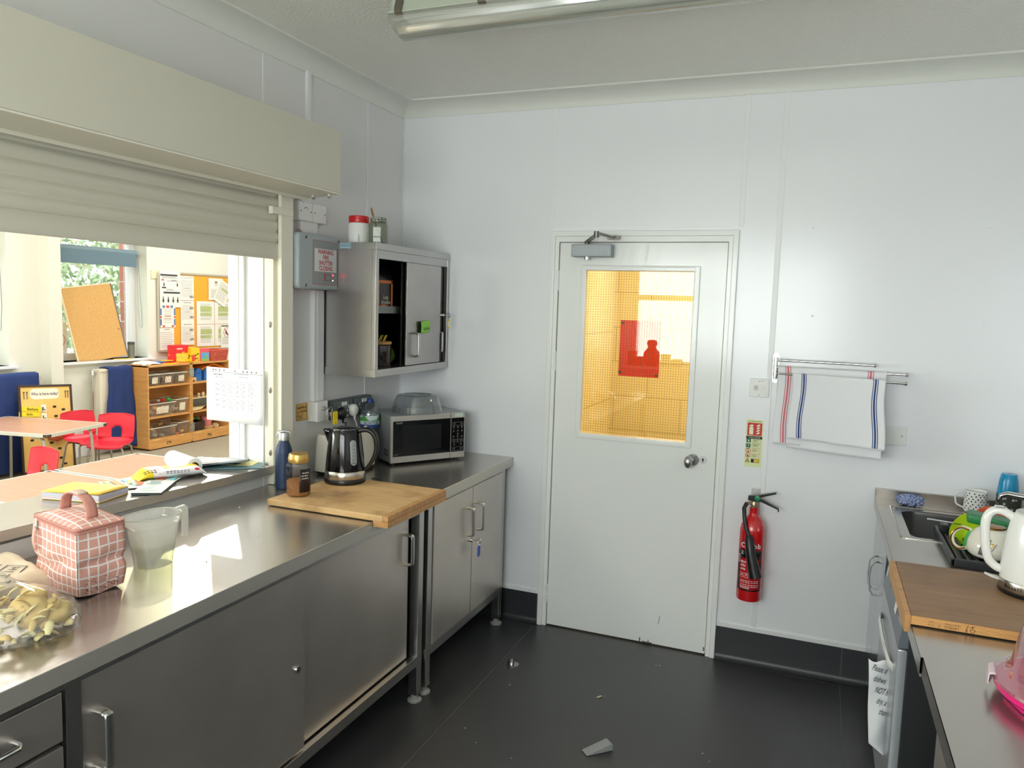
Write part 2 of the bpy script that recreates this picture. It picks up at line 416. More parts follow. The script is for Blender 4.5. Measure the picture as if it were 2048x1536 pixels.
# joint strips between the wall panels
b = B()
for x, z0, z1 in ((.872, 2.09, H - .07), (1.797, 2.09, H - .07), (1.965, .187, H - .07)):
    b.box(x - .012, x + .012, -.0035, 0, z0, z1, .0015); b.box(x + .010, x + .013, -.002, 0, z0, z1)
b.box(.884, 1.785, -.003, 0, 2.084, 2.094)
struct(b.done('trim_6', M['capping']))
b = B()
for y in (-1.141, -.362): b.box(0, .0022, y - .005, y + .005, .187, H - .07)
b.box(0, .006, -.006, 0, .9, H - .07)
struct(b.done('trim_7', M['capping']))
# surface trunking on the hatch wall
b = B()
b.box(0, .016, -.868, -.842, 2.118, H - .064, .002); b.box(0, .025, -.826, -.75, 1.222, 1.735, .003); b.box(.0, .026, -.803, -.797, 1.222, 1.735)
b.box(0, .03, -.925, -.885, 2.115, 2.36, .003)
struct(b.done('trim_8', M['capping']))
# screw caps on the panel
b = B()
for x, z in ((2.11, 2.082), (2.796, 2.081), (2.132, 1.687), (2.807, 1.682)):
    b.lathe([(0.0, .0025), (.004, .002), (.0055, 0)], n=12, cap=False) if False else b.cyl((x, 0, z), (x, -.003, z), .006, .004, 12)
struct(b.done('trim_9', M['capping']))

# ------------------------------------------------------------------ door
D = thing('door_1', '', 'door'); del D['label'], D['category']; struct(D)
b = B()
for x0, x1 in ((.866, .893), (1.766, 1.793)): b.box(x0, x1, -.018, .0, 0, 2.075, .005)
b.box(.8668, 1.7922, -.0172, -.0005, 2.047, 2.0744, .005)
for x0, x1 in ((.88, .912), (1.747, 1.78)): b.box(x0, x1, -.004, .12, 0, 2.05)
b.box(.8805, 1.7795, -.0034, .1194, 2.02, 2.0494)
for x0, x1 in ((.905, .93), (1.73, 1.755)): b.box(x0, x1, .056, .08, 0, 2.02)
b.box(.9055, 1.7545, .0566, .0794, 2.0, 2.0195)
b.done('door_frame', M['gloss'], D)
b = B(); holes(b, 'y', .006, .05, [.916, 1.055, 1.6, 1.743], [.007, 1.05, 1.882, 2.016], lambda u, v: 1.055 < u < 1.6 and 1.05 < v < 1.882)
b.done('door_leaf', M['gloss'], D)
b = B()
rim4(b, -.006, .03, 1.033, 1.623, 1.026, 1.906, .0275, .005)
b.done('glazing_bead', M['gloss'], D)
wired = glass('wired_glass', (255, 248, 226), .11)
B().box(1.055, 1.6, .026, .032, 1.05, 1.882).done('glass_pane', wired, D)
b = B(); px = .0127
for i in range(int(.545 / px) + 1): b.box(1.056 + i * px, 1.0570 + i * px, .0284, .0294, 1.05, 1.882)
for i in range(int(.832 / px) + 1): b.box(1.055, 1.6, .0286, .0292, 1.051 + i * px, 1.0520 + i * px)
b.done('wire_mesh', mat('wire', (120, 104, 66), .5, .3), D, smooth=0)
for z0 in (1.775, 1.365, .125):
    b = B()
    for k in range(5): b.cyl((.909, -.004, z0 + k * .02 + .001), (.909, -.004, z0 + k * .02 + .019), .0065, None, 12)
    b.box(.905, .917, -.002, .004, z0, z0 + .1)
    b.done('hinge', M['gloss'], D)
kb = B(); kb.cyl((1.636, .006, .972), (1.636, -.004, .972), .03, .028, 24)
kb.done('knob_rose', M['chrome'], D)
b = B(WY(1.621, -.052, .968)); b.ball((0, 0, 0), .02, 20, 12, (1.0, 1.55, 1.0))
b.M = I4; b.cyl((1.630, .0, .97), (1.624, -.045, .968), .011, .01, 14); b.done('knob', M['satin'], D)
b = B(); b.cyl((1.683, .006, .974), (1.683, .002, .974), .019, .018, 24); ro = b.done('keyhole_plate', mat('keyhole_steel', (206, 206, 204), .35, .5), D)
b = B(WY(1.683, .0015, .974)); b.lathe([(.0055, 0), (.0055, .0004)], (0, .004, 0), 14); b.box(-.0025, .0025, -.01, .003, 0, .0004); b.lathe([(.0015, 0), (.0015, .0005)], (-.014, 0, 0), 8); b.lathe([(.0015, 0), (.0015, .0005)], (.014, 0, 0), 8)
b.done('keyhole', M['black'], ro)
b = B(); b.box(1.744, 1.748, .0, .012, .94, 1.0); b.done('latch_plate', mat('old_brass', (120, 104, 80), .4, 1), D)
# scuffs in the paint at the foot of the door
b = B(WY(0, .0056, 0))
for x, z, w, h in ((1.415, .008, .006, .02), (1.46, .008, .004, .016), (1.43, .006, .05, .006), (1.735, .02, .006, .02)): b.box(x, x + w, z, z + h, 0, .0003)
b.pen([[(1.508, .115), (1.512, .14), (1.514, .158)]], .0025); b.done('paint_chips', mat('chipped_paint', (96, 92, 88), .8), D)
# overhead closer
cl = B().box(.995, 1.197, -.062, .004, 1.944, 2.005, .003).done('closer_body', mat('closer_silver', (150, 156, 160), .45, .4), D)
b = B(); b.box(1.0, 1.192, -.0635, -.061, 1.952, 1.997, .001); b.done('closer_cover', mat('closer_cover_silver', (160, 166, 170), .45, .3), cl)
b = B(WY(1.165, -.0638, 1.962)); [b.quad(-.012 + .005 * k, -.001, -.0085 + .005 * k, .0012) for k in range(5)]; b.done('maker_marks', M['inkg'], cl)
b = B(); b.cyl((1.068, -.03, 1.944), (1.068, -.03, 1.93), .014, .013, 16); b.done('closer_valve', M['chrome'], cl)
b = B(); b.cyl((1.066, -.03, 2.004), (1.066, -.03, 2.022), .012, .011, 14); b.tube([(1.066, -.03, 2.018), (1.190, -.30, 2.026)], .015, 8, flat=(.4, 1)); b.cyl((1.190, -.30, 2.014), (1.190, -.30, 2.042), .012, None, 14)
b.tube([(1.190, -.30, 2.036), (1.195, -.03, 2.04)], .015, 8, flat=(.4, 1)); b.box(1.17, 1.23, -.034, -.018, 2.03, 2.046, .002)
b.done('closer_arm', mat('closer_steel', (120, 118, 112), .3, 1.), D)
# red sheet stuck on the far side of the pane
P = thing('red_notice', 'red sheet of paper tacked to the far side of the door glass', 'notice', (1.34, .034, 1.357))
B(WY(1.34, .034, 1.497)).box(-.102, .102, -.14, .14, -.0006, 0).done('sheet', glass('red_paper', (255, 90, 60), .04, .3, ((255, 84, 48), .96)), P)
for dx, dz in ((-.09, .125), (.088, .127), (-.095, -.122), (.09, -.13)):
    B().ball((1.34 + dx, .0335, 1.497 + dz), .008, 10, 6, (1, .12, .8), .3).done('blu_tack', mat('putty_blue', (70, 110, 120), .8), P)

# ------------------------------------------------------------------ corridor beyond the door
yb = block_mat('yellow_block_wall', (236, 218, 168), (232, 213, 160), (206, 182, 126), .44, .225, .004, (rad(90), 0, 0), .45)
ys = block_mat('yellow_block_return', (238, 220, 170), (234, 215, 162), (206, 182, 126), .44, .225, .004, (rad(90), 0, rad(90)), .45)
struct(B().box(.9, 3.6, 1.18, 1.3, 0, 2.5).done('wall_corridor', yb))
struct(B().box(.8, .905, .12, 1.3, 0, 2.5).done('wall_corridor_end', ys))
struct(B().box(3.5, 3.6, .12, 1.2, 0, 2.5).done('wall_corridor_far', yb))
struct(B().box(.8, 3.6, .12, 1.3, -.1, 0).done('floor_corridor', M['floor']))
struct(B().box(.8, 3.6, .12, 1.3, 2.45, 2.55).done('ceiling_corridor', M['ceiling']))
struct(B().box(.905, .94, .2, .44, 0, 2.3, .004).done('trim_10', mat('tan_paint', (214, 178, 118), .5)))

# ------------------------------------------------------------------ classroom shell
M['cwall'] = mat('classroom_wall', (232, 233, 222), .6)
M['upvc'] = mat('upvc_white', (238, 240, 242), .3)
struct(B().box(-5.15, -.22, YS, YE, -.1, 0).done('floor_classroom', mat('classroom_carpet', (170, 160, 140), .95, var=(60, .12), bump=(300, .5))))
struct(B().box(-5.15, 0, YS, YE, HC, HC + .1).done('ceiling_classroom', mat('classroom_ceiling', (240, 240, 236), .7)))
W1 = (.1, 1.15); W2 = (1.6, 2.75); W0 = (-1.9, -.6); W3 = (-5.6, -2.8); ZS = .985; ZT = 2.32; CL = (2.6, 5.2); CZ = (2.4, 2.98)  # W3 and CL: unseen windows added to let light through
def cut(u, v):
    if any(a < u < c for a, c in (W0, W1, W2, W3)) and ZS < v < ZT: return True
    return CL[0] < u < CL[1] and CZ[0] < v < CZ[1]
b = B(); holes(b, 'x', -5.12, XF, [YS, W3[0], W3[1], W0[0], W0[1], W1[0], W1[1], W2[0], CL[0], W2[1], CL[1], YE], [0, ZS, ZT, CZ[0], CZ[1], HC], cut)
struct(b.done('wall_far', M['cwall']))
struct(B().box(-5.12, 0, YE, YE + .1, 0, HC).done('wall_end', M['cwall']))
struct(B().box(-5.12, 0, YS - .1, YS, 0, HC).done('wall_near_end', M['cwall']))
struct(B().box(XF, -4.72, 1.47, 1.60, 0, HC).done('trim_11', M['cwall']))
b = B(); b.box(XF, XF + .02, -6, 1.47, 0, .1, .004); b.box(XF, XF + .02, 1.6, YE, 0, .1, .004)
struct(b.done('baseboard_far', M['upvc']))
n = 2
for (y0, y1), z0, z1, tr in ((W1, ZS, ZT, 2.14), (W2, ZS, ZT, 2.14), (W0, ZS, ZT, 2.14), (W3, ZS, ZT, 2.14), (CL, CZ[0], CZ[1], None)):
    W = thing('window_%d' % n, '', 'window'); del W['label'], W['category']; struct(W); n += 1
    b = B(); f = .075
    rim4(b, -5.1, -5.03, y0, y1, z0, z1, f, .004, 'x')
    if tr: b.box(-5.095, -5.035, y0, y1, tr - .03, tr + .03, .004)
    b.done('window_frame', M['upvc'], W)
    B().box(-5.068, -5.064, y0 + .03, y1 - .03, z0 + .02, z1 - .02).done('pane', M['pane'], W)
    if tr: B().box(-5.03, -4.79, y0 - .05, y1 + .05, z0 - .025, z0, .005).done('window_sill', M['upvc'], W)
# pinboard rail on the wall beside the window
struct(B().box(XF, XF + .012, 2.80, 2.95, 1.87, 1.965, .002).done('trim_13', mat('cream_rail', (238, 230, 196), .5)))
# outside
struct(B().box(-14, -5.12, -9, 12, -.3, -.2).done('ground_outside', mat('outside_ground', (150, 146, 134), .9, var=(4, .2))))
bk = block_mat('red_brick', (196, 122, 104), (176, 104, 90), (206, 192, 180), .225, .075, .006, (rad(90), 0, rad(90)), .8)
struct(B().box(-5.26, -5.125, 2.745, 3.2, -.2, 2.3).done('pillar_outside', bk))
# ------------------------------------------------------------------ hatch: ledge, jamb, roller shutter
def sz(y): return .976 + .0236 * (-1.157 - y)
TILT = -1.352
def ledge_box(b, x0, x1, y0, y1, d0, d1):
    return b.add([(x0, y0, sz(y0) + d0), (x1, y0, sz(y0) + d0), (x1, y1, sz(y1) + d0), (x0, y1, sz(y1) + d0), (x0, y0, sz(y0) + d1), (x1, y0, sz(y0) + d1), (x1, y1, sz(y1) + d1), (x0, y1, sz(y1) + d1)],
                 [(0, 3, 2, 1), (4, 5, 6, 7), (0, 1, 5, 4), (1, 2, 6, 5), (2, 3, 7, 6), (3, 0, 4, 7)])
T = thing('serving_ledge', 'stainless steel ledge along the bottom of the serving hatch', 'ledge', (-.12, -2.3, .95))
b = B(); ledge_box(b, -.27, .0298, HY, -1.094, -.004, 0); b.done('ledge_plate', M['top'], T)
b = B(); ledge_box(b, .026, .03, HY, -1.094, -.032, -.0003); b.done('front_lip', M['lip'], T)
b = B(); ledge_box(b, -.2705, -.266, HY, -1.094, -.032, -.0003); b.done('back_lip', M['lip'], T)
b = B()
b.box(-.04, .008, JY - .012, JY + .0, .98, 2.2, .003); struct(b.done('trim_14', M['creamd']))
b = B(); b.box(-.118, -.042, JY - .008, JY, .96, 2.2, .004); b.box(-.216, -.138, JY - .014, JY, .96, 2.2, .005); b.box(-.194, -.162, JY - .018, JY, .96, 2.2, .004)
b.box(-.236, -.2205, JY + .001, JY + .09, .9, 2.25, .005); b.box(-.236, -.2205, HY, JY, 2.142, 2.23, .005)
struct(b.done('trim_15', mat('jamb_white', (240, 240, 240), .4)))
T = thing('roller_shutter', 'cream roller shutter half lowered over the serving hatch', 'shutter', (.1, -2.3, 1.85))
b = B(); y0, y1 = -3.75, -1.028
b.box(.296, .3, y0, y1, 2.1305, 2.373); b.box(0.002, .2958, y0, y1 - .001, 2.369, 2.3728); b.box(0.002, .2958, y1 - .005, y1 - .0005, 2.1305, 2.3685); b.box(.002, .2958, y0, y0 + .004, 2.1305, 2.3685)
b.done('housing', M['cream'], T)
b = B(); b.prism([(.09, y0), (.2975, y0), (.2975, -1.0285), (.09, -.956)], 2.124, 2.130); b.box(.0905, .094, y0, -.958, 2.112, 2.1238); b.done('housing_base', M['creamd'], T)
prof = []
z = 1.853
prof += [(.030, z), (.052, z), (.054, z + .004), (.052, z + .062), (.047, z + .066)]
z += .068
while z < 2.2:
    prof += [(.041, z), (.044, z + .004), (.049, z + .016), (.050, z + .026), (.047, z + .038), (.041, z + .044), (.0405, z + .0468)]
    z += .0475
poly = prof + [(.033, z), (.030, 1.853)]
B().prism([(x, z) for x, z in poly], y0 + .02, -1.105, 'y').done('curtain', M['cream'], T, smooth=50)
b = B(); b.box(.052, .07, -1.113, -1.036, .892, 2.122, .002); b.box(.0, .028, -1.113, -1.0365, .892, 2.1215, .002); b.box(.001, .0692, -1.09, -1.0368, .893, 2.1212)
g = b.done('guide_rail', M['creamd'], T)
for zz in (1.58, 1.30, 1.03):
    b = B(TR(.012, -1.1125, zz) @ RX(90)); b.lathe([(.011, 0), (.011, .002), (.005, .004), (.0, .0042)], n=14, cap=False, sx=.7, sy=1.2); b.lathe([(.004, .0043), (.0, .0044)], n=8, cap=False)
    b.done('fixing_screw', mat('screw_grey', (130, 128, 120), .4, .8), g)
b = B(); b.box(.068, .076, -1.176, -1.042, 2.034, 2.064, .002); b.box(.056, .07, -1.176, -1.172, 2.034, 2.064); b.done('stop_bracket', M['creamd'], T)
for x in (.145, .235):
    b = B(); b.lathe([(.017, 0), (.017, -.002)], (x, -1.0 - (x - .145) * .15, 2.124), 18); b.lathe([(.009, -.002), (.009, -.008), (.007, -.010)], (x, -1.0 - (x - .145) * .15, 2.124), 6); b.lathe([(.005, -.01), (.005, -.014)], (x, -1.0 - (x - .145) * .15, 2.124), 10)
    b.done('bolt', M['chrome'], T)

# ------------------------------------------------------------------ steel worktop and base units under the hatch
WT = .89; XC = .70
T = thing('steel_worktop', 'long stainless steel worktop running under the serving hatch', 'worktop', (.35, -1.7, .84))
b = B(); b.box(.0005, XC - .0012, -3.6, -.004, .886, WT); b.done('top_plate', M['top'], T)
b = B(); b.prism([(XC - .0035, .844), (XC, .844), (XC, WT - .0015), (XC - .0012, WT), (XC - .0035, WT - .0002)], -3.6, -.004, 'y'); b.box(XC - .03, XC - .0035, -3.6, -.004, .844, .846)
b.done('front_lip', M['lip'], T)
def foot(b, x, y): b.lathe([(.030, 0), (.031, .008), (.016, .016), (.016, .032), (.019, .034)], (x, y, 0), 18)
fm = mat('white_nylon_foot', (150, 150, 148), .5)
def unit_frame(T, y0, y1, posts, zr=.165, dark=True):
    """Post frame, bottom rail, back and deck of one steel base unit."""
    b = B()
    for y in posts: b.box(.645, .685, y - .02, y + .02, .0505, .8425, .002)
    b.box(.66, .6842, y0, y1, zr, zr + .042, .002); b.box(.66, .6842, y0, y1, .822, .842, .002)
    b.done('frame', M['frame'], T)
    b = B(); b.box(.02, .66, y0, y1, zr + .03, zr + .04); b.box(.02, .03, y0, y1, zr, .84); b.box(.02, .64, y0, y0 + .006, zr, .84); b.box(.02, .64, y1 - .006, y1, zr, .84)
    b.done('carcass', mat('unit_inside_steel', (120, 120, 120), .4, 1.), T)
    for x in (.665, .06):
        for y in (posts[0], posts[-1]):
            b = B()
            if x < .5: b.box(x - .02, x + .02, y - .02, y + .02, .035, zr + .02, .002)
            else: b.box(x - .0205, x + .0205, y - .0205, y + .0205, .034, .05)
            l = b.done('leg', M['frame'], T)
            b = B(); foot(b, x, y); b.done('foot', fm, l)
T = thing('sliding_door_unit', 'wide steel base unit with two sliding doors and drawers', 'cabinet', (.35, -2.2, 0))
unit_frame(T, -3.55, -.962, (-3.1, -2.594, -.985))
d = B().box(.668, .676, -2.572, -1.757, .214, .818, .001).done('sliding_door', M['front'], T)
dhandle(d, (.676, -2.524, .66), .135, .032, (1, 0, 0), M['satin'])
b = B(); b.cyl((.676, -1.797, .502), (.684, -1.797, .502), .012, .011, 16); lk = b.done('lock', M['chrome'], d)
b = B(); b.box(.6835, .6845, -1.798, -1.796, .496, .508); b.done('keyhole', M['black'], lk)
d = B().box(.648, .656, -1.80, -1.045, .214, .818, .001).done('sliding_door', M['front'], T)
dhandle(d, (.656, -1.066, .685), .125, .032, (1, 0, 0), M['satin'])
for z0, z1 in ((.706, .818), (.50, .694), (.212, .488)):
    d = B().box(.664, .684, -3.07, -2.622, z0, z1, .002).done('drawer', M['front'], T)
    b = B(); zc = (z0 + z1) / 2
    b.tube([(.684, -2.80, zc), (.705, -2.80, zc), (.716, -2.788, zc), (.716, -2.745, zc), (.705, -2.733, zc), (.684, -2.733, zc)], .0055, 10); b.done('handle', M['chrome'], d)
T = thing('hinged_door_unit', 'steel base cupboard with two hinged doors beside the white door', 'cabinet', (.35, -.5, 0))
unit_frame(T, -.938, -.075, (-.908, -.098))
for y0, y1, yh in ((-.882, -.491, -.540), (-.486, -.122, -.430)):
    d = B().box(.672, .69, y0, y1, .21, .83, .002).done('door', M['front'], T)
    dhandle(d, (.69, yh, .674), .13, .033, (1, 0, 0), M['satin'])
    if yh < -.5:
        b = B(); b.cyl((.69, -.503, .575), (.704, -.503, .575), .011, .010, 16); b.done('lock', M['chrome'], d)
def key_with_tag(name, label, p, axis, m, w=.02, h=.042, inner=None):
    """Key in a lock at p with a plastic fob hanging from it; axis = out of the face."""
    a = Vector(axis); p = Vector(p); z = Vector((0, 0, 1)); s = a.cross(z)
    T = thing(name, label, 'key', p)
    b = B(); b.tube([p, p + a * .018], .0022, 6); q = p + a * .03
    b.tube([q + (a * math.cos(t * PI / 5) + z * math.sin(t * PI / 5)) * .011 for t in range(10)], .002, 6, closed=True); b.done('key_blade', M['satin'], T)
    b = B(); b.tube([q - z * .014 + (s * math.cos(t * PI / 4) + z * math.sin(t * PI / 4)) * .008 for t in range(8)], .0008, 5, closed=True); b.done('split_ring', M['chrome'], T)
    c = q - z * (.022 + h / 2)
    Mx = Matrix((( s.x, 0, a.x, c.x), (s.y, 0, a.y, c.y), (s.z, 1, a.z, c.z), (0, 0, 0, 1)))
    k = B(Mx).prism(rrect(-w / 2, w / 2, -h / 2, h / 2, w * .42), -.0015, .0015).done('tag', m, T)
    if inner: B(Mx).prism(rrect(-w * .32, w * .32, -h * .28, h * .3, w * .1), .0016, .002).done('paper_slip', inner, k)
    B(Mx).lathe([(.0022, .0017), (.0022, .0019)], (0, -h * .38, 0), 8).done('eyelet', M['white'], k)
    return T
key_with_tag('cupboard_key', 'key with blue plastic tag hanging in the base cupboard lock', (.704, -.503, .575), (1, 0, 0), M['blue'], .026, .054)
# ------------------------------------------------------------------ wall cabinet in the corner
X1 = .295; CY0 = -.742; CY1 = -.008
T = thing('wall_cabinet', 'steel wall cabinet with sliding doors hung in the corner', 'cabinet', (.15, -.37, 1.345))
b = B()
b.box(0.002, X1 - .02, CY0, CY0 + .003, 1.378, 1.925); b.box(.002, X1 - .02, CY1 - .003, CY1, 1.378, 1.925); b.box(.002, .005, CY0, CY1, 1.36, 1.94)
b.done('carcass', M['cab'], T)
B().box(.002, X1 + .003, CY0 - .004, CY1, 1.925, 1.955, .001).done('top_cover', M['frame'], T)
B().box(.002, X1 + .003, CY0 - .004, CY1, 1.345, 1.379, .001).done('bottom_tray', M['frame'], T)
b = B(); b.box(X1 - .02, X1, CY0, CY0 + .027, 1.379, 1.925, .001); b.box(X1 - .02, X1, CY1 - .02, CY1, 1.379, 1.925, .001); b.box(X1 - .018, X1 - .001, CY0 + .02, CY1 - .019, 1.885, 1.9245, .001)
b.done('face_frame', M['frame'], T)
B().box(.006, X1 - .045, CY0 + .004, CY1 - .004, 1.636, 1.640).box(X1 - .05, X1 - .046, CY0 + .004, CY1 - .004, 1.640, 1.67) .done('shelf', mat('shelf_steel', (120, 126, 124), .4, .9), T)
B().box(.0055, .0065, CY0 + .004, CY1 - .004, 1.38, 1.92).box(.006, X1 - .03, CY1 - .006, CY1 - .004, 1.38, 1.92).box(.006, X1 - .03, CY0 + .0032, CY0 + .0052, 1.38, 1.92).done('lining', M['dark'], T)  # dark sheets that paint the shade inside the open cabinet
d = B().box(X1 - .012, X1 - .004, -.452, -.094, 1.382, 1.884, .001).done('sliding_door', M['cab'], T)
dhandle(d, (X1 - .004, -.374, 1.482), .115, .03, (1, 0, 0), M['satin'])
b = B(); b.cyl((X1 - .004, -.086, 1.63), (X1 + .012, -.086, 1.63), .009, .008, 14); b.done('lock', M['chrome'], d)
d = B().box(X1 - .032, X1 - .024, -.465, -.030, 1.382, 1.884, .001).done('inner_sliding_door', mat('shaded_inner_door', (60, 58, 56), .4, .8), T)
dhandle(d, (X1 - .024, -.076, 1.486), .105, .027, (1, 0, 0), M['satin'], r=.005)
key_with_tag('cabinet_key', 'key with yellow tag hanging in the wall cabinet lock', (X1 + .012, -.086, 1.63), (1, 0, 0), M['yellow'], .021, .046, M['paper'])
b = B(WX(X1 - .0032, -.272, 1.57)); b.grid(lambda u, v: ((u - .5) * .115 + .012 * (1 - v) * 0, (v - .5) * .062 - .004 + .006 * u, .012 * (1 - u) ** 2 + .001 + .003 * math.sin(v * 3)), 12, 8)
b.M = WX(X1 - .0032, -.272, 1.57)
N_ = thing('green_note', 'green sticky note on the wall cabinet sliding door', 'note', (X1, -.272, 1.535))
b.done('sheet', mat('green_note_paper', (158, 226, 96), .8, emit=None), N_, solid=.0004)
B(WX(X1 + .0085, -.262, 1.562)).text('Locked', .024, RZ(3)).done('lettering', M['ink'], N_)
L_ = thing('rating_label', 'small pale blue printed sticker on the wall cabinet top edge', 'sticker', (.13, CY0 - .004, 1.94))
B(WY(.135, CY0 - .0044, 1.94)).prism(rrect(-.03, .03, -.012, .012, .004), 0, .0004).done('sheet', mat('pale_blue_label', (150, 178, 190), .5), L_)
B(WY(.135, CY0 - .0050, 1.94)).text('POLESTAR', .0115, I4).done('lettering', mat('label_blue_ink', (60, 80, 110), .6), L_)
# things inside it
T = thing('coffee_packet', 'black and orange ground coffee packet on the upper cabinet shelf', 'packet', (.2, -.60, 1.64))
def packet(b, c, w, d, h, top=.3):
    def fn(u, v):
        a = 2 * PI * u; k = 1 if v < .75 else 1 - .85 * ((v - .75) / .25)
        x = max(-1, min(1, 1.35 * math.cos(a))); y = max(-1, min(1, 1.35 * math.sin(a)))
        return (c[0] + y * d / 2 * k, c[1] + x * w / 2, c[2] + h * v)
    b.grid(fn, 24, 10, True); return b
packet(B(), (.2, -.555, 1.641), .16, .07, .20).done('bag', mat('coffee_bag_black', (24, 18, 18), .3), T)
b = B(WX(.237, -.555, 1.72)); b.box(-.075, -.062, -.07, .07, 0, .0006); b.box(.045, .058, -.06, .07, 0, .0006); b.box(-.075, .058, .058, .072, 0, .0006); b.prism([(-.07, -.07), (.04, -.07), (.02, -.05), (-.02, -.04), (-.05, -.045)], 0, .0006)
b.done('orange_print', mat('coffee_orange', (206, 112, 40), .4), T)
B(WX(.2382, -.56, 1.70)).text('Lazy', .026, TR(-.0, .012, 0)).text('Breakfast', .022, TR(.004, -.012, 0)).done('lettering', mat('cream_ink', (214, 200, 180), .6), T)
T = thing('lidded_canister', 'glass canister with bamboo lid on the lower cabinet shelf', 'jar', (.2, -.565, 1.38))
B().lathe([(.052, 0), (.054, .004), (.054, .10), (.05, .104)], (.2, -.545, 1.381), 26).done('jar_body', glass('dark_jar_glass', (120, 104, 96), .15, 0, ((90, 74, 70), .5)), T)
b = B(); b.lathe([(.052, 0), (.056, .002), (.056, .012), (.053, .015)], (.2, -.545, 1.486), 26); b.done('lid', M['boardedge'], T)
b = B(); [b.tube([(.2 + .02 * math.cos(k), -.55 + .03 * math.sin(k * 2), 1.5), (.2 + .02 * math.cos(k) + .008, -.55 + .03 * math.sin(k * 2) + .01, 1.53)], .003, 6) for k in range(6)]
tag(b.done('yellow_clip', mat('dull_yellow', (212, 188, 70), .5)), 'yellow bag clips lying on the bamboo canister lid', 'clip')
tag(B().ball((.17, -.44, 1.428), .05, 18, 12, (.8, .9, .98), .25, 2.5, 3).done('green_pouch', mat('green_pouch', (112, 150, 70), .4)), 'crumpled green pouch beside the glass canister in the cabinet', 'pouch')
# things on top
T = thing('white_tub', 'white plastic tub with a red screw lid on the wall cabinet', 'tub', (.11, -.6, 1.955))
B().lathe([(.046, 0), (.05, .003), (.052, .02), (.052, .088), (.048, .1), (.044, .102)], (.11, -.6, 1.9551), 28).done('tub_body', M['whiteg'], T)
B().lathe([(.047, .102), (.048, .104), (.048, .116), (.0465, .117), (.0465, .119), (.048, .12), (.048, .13), (.045, .134)], (.11, -.6, 1.955), 28).done('lid', M['red'], T)
B(WY(.128, -.6535, 1.982)).prism([(-.012, -.018), (.014, -.018), (.014, .022), (.006, .018), (.0, .006), (-.012, 0)], 0, .0006).done('torn_label', M['paper'], T)
T = thing('paint_jar', 'empty glass jar with a paint-smeared rim on the wall cabinet', 'jar', (.217, -.6, 1.955))
b = B(); b.lathe([(.038, .001), (.044, .004), (.0455, .012), (.0455, .09), (.041, .101), (.036, .105)], (.217, -.6, 1.955), 8, True); b.done('jar_body', glass('jar_glass', (222, 228, 214), .08, .05, ((170, 176, 156), .32)), T, smooth=20)
b = B(); b.lathe([(.0365, .104), (.038, .108), (.038, .114), (.0365, .115), (.038, .117), (.038, .124), (.034, .126)], (.217, -.6, 1.955), 28, False); b.done('rim', spot_mat('smeared_rim', (150, 154, 140), (70, 72, 66), 90, .4), T)
T = thing('paintbrush', 'thin wooden paintbrush standing in the glass jar', 'paintbrush', (.22, -.6, 1.96))
B().cyl((.240, -.6, 1.962), (.190, -.6, 2.085), .0045, .004, 10).done('handle', mat('dark_handle', (96, 92, 84), .5), T)
B().tube([(.190, -.6, 2.085), (.184, -.6, 2.1), (.178, -.6, 2.122), (.176, -.6, 2.13)], [.0035, .005, .004, .0008], 10).done('bristles', mat('bristle', (150, 104, 62), .8), T)
# ------------------------------------------------------------------ electrical bits on the hatch wall
T = thing('fused_switch_box', 'white surface-mounted double switch box above the warning panel', 'switch box', (.02, -.86, 2.03))
B().box(.001, .034, -.963, -.762, 2.032, 2.116, .003).done('back_box', M['white'], T)
for y0, y1 in ((-.961, -.864), (-.861, -.764)):
    p = B().box(.034, .042, y0, y1, 2.034, 2.115, .003).done('plate', M['white'], T)
    b = B(WX(.0422, (y0 + y1) / 2, 2.075))
    for dx in (-.036, .036): b.lathe([(.003, 0), (.003, .0006)], (dx, 0, 0), 8)
    b.done('screw', M['ink'], p)
B(WX(.0424, -.912, 2.078)).prism(arc((0, 0), .016, 20, 160, 8, 'xy') and [(q[0], q[1]) for q in arc((0, 0), .016, 20, 160, 8, 'xy')] + [(q[0], q[1]) for q in reversed(arc((0, 0), .013, 20, 160, 8, 'xy'))], 0, .0005).quad(-.028, .033, -.024, .036).quad(-.021, .033, -.017, .036).done('print', M['inkg'], T)
B().prism(rrect(-.935, -.81, 1.985, 2.06, .022), .001, .028, 'x').done('cable_cover', M['white'], T)
T = thing('shutter_control_panel', 'grey control box on a red back plate reading WARNING FIRE SHUTTER CLOSING', 'control panel', (.05, -.88, 1.735))
B().box(.001, .05, -1.03, -.73, 1.738, 1.972, .003).done('back_plate', mat('fire_red', (168, 26, 30), .45), T)
cv = B().prism(rrect(-1.028, -.72, 1.735, 1.978, .022), .05, .09, 'x').done('cover', mat('panel_grey', (166, 174, 178), .4), T)
bev = cv.modifiers.new('bev', 'BEVEL'); bev.width = .010; bev.segments = 3; bev.limit_method = 'ANGLE'
for y, z in ((-.975, 1.958), (-.738, 1.955), (-.975, 1.752), (-.738, 1.755)): B().prism(rrect(-.0045, .0045, -.009, .009, .004), 0, .0008).done('screw_slot', M['black'], cv) if False else B(WX(.0902, y, z) @ RZ(-30)).prism(rrect(-.004, .004, -.008, .008, .0038), 0, .0008).done('screw_slot', M['black'], cv)
lb = B().box(.0902, .0908, -.929, -.744, 1.757, 1.952).done('label_plate', mat('label_grey', (150, 152, 152), .45), T)
pr = mat('sign_red_ink', (186, 24, 40), .5)
b = B(WX(.091, 0, 0))
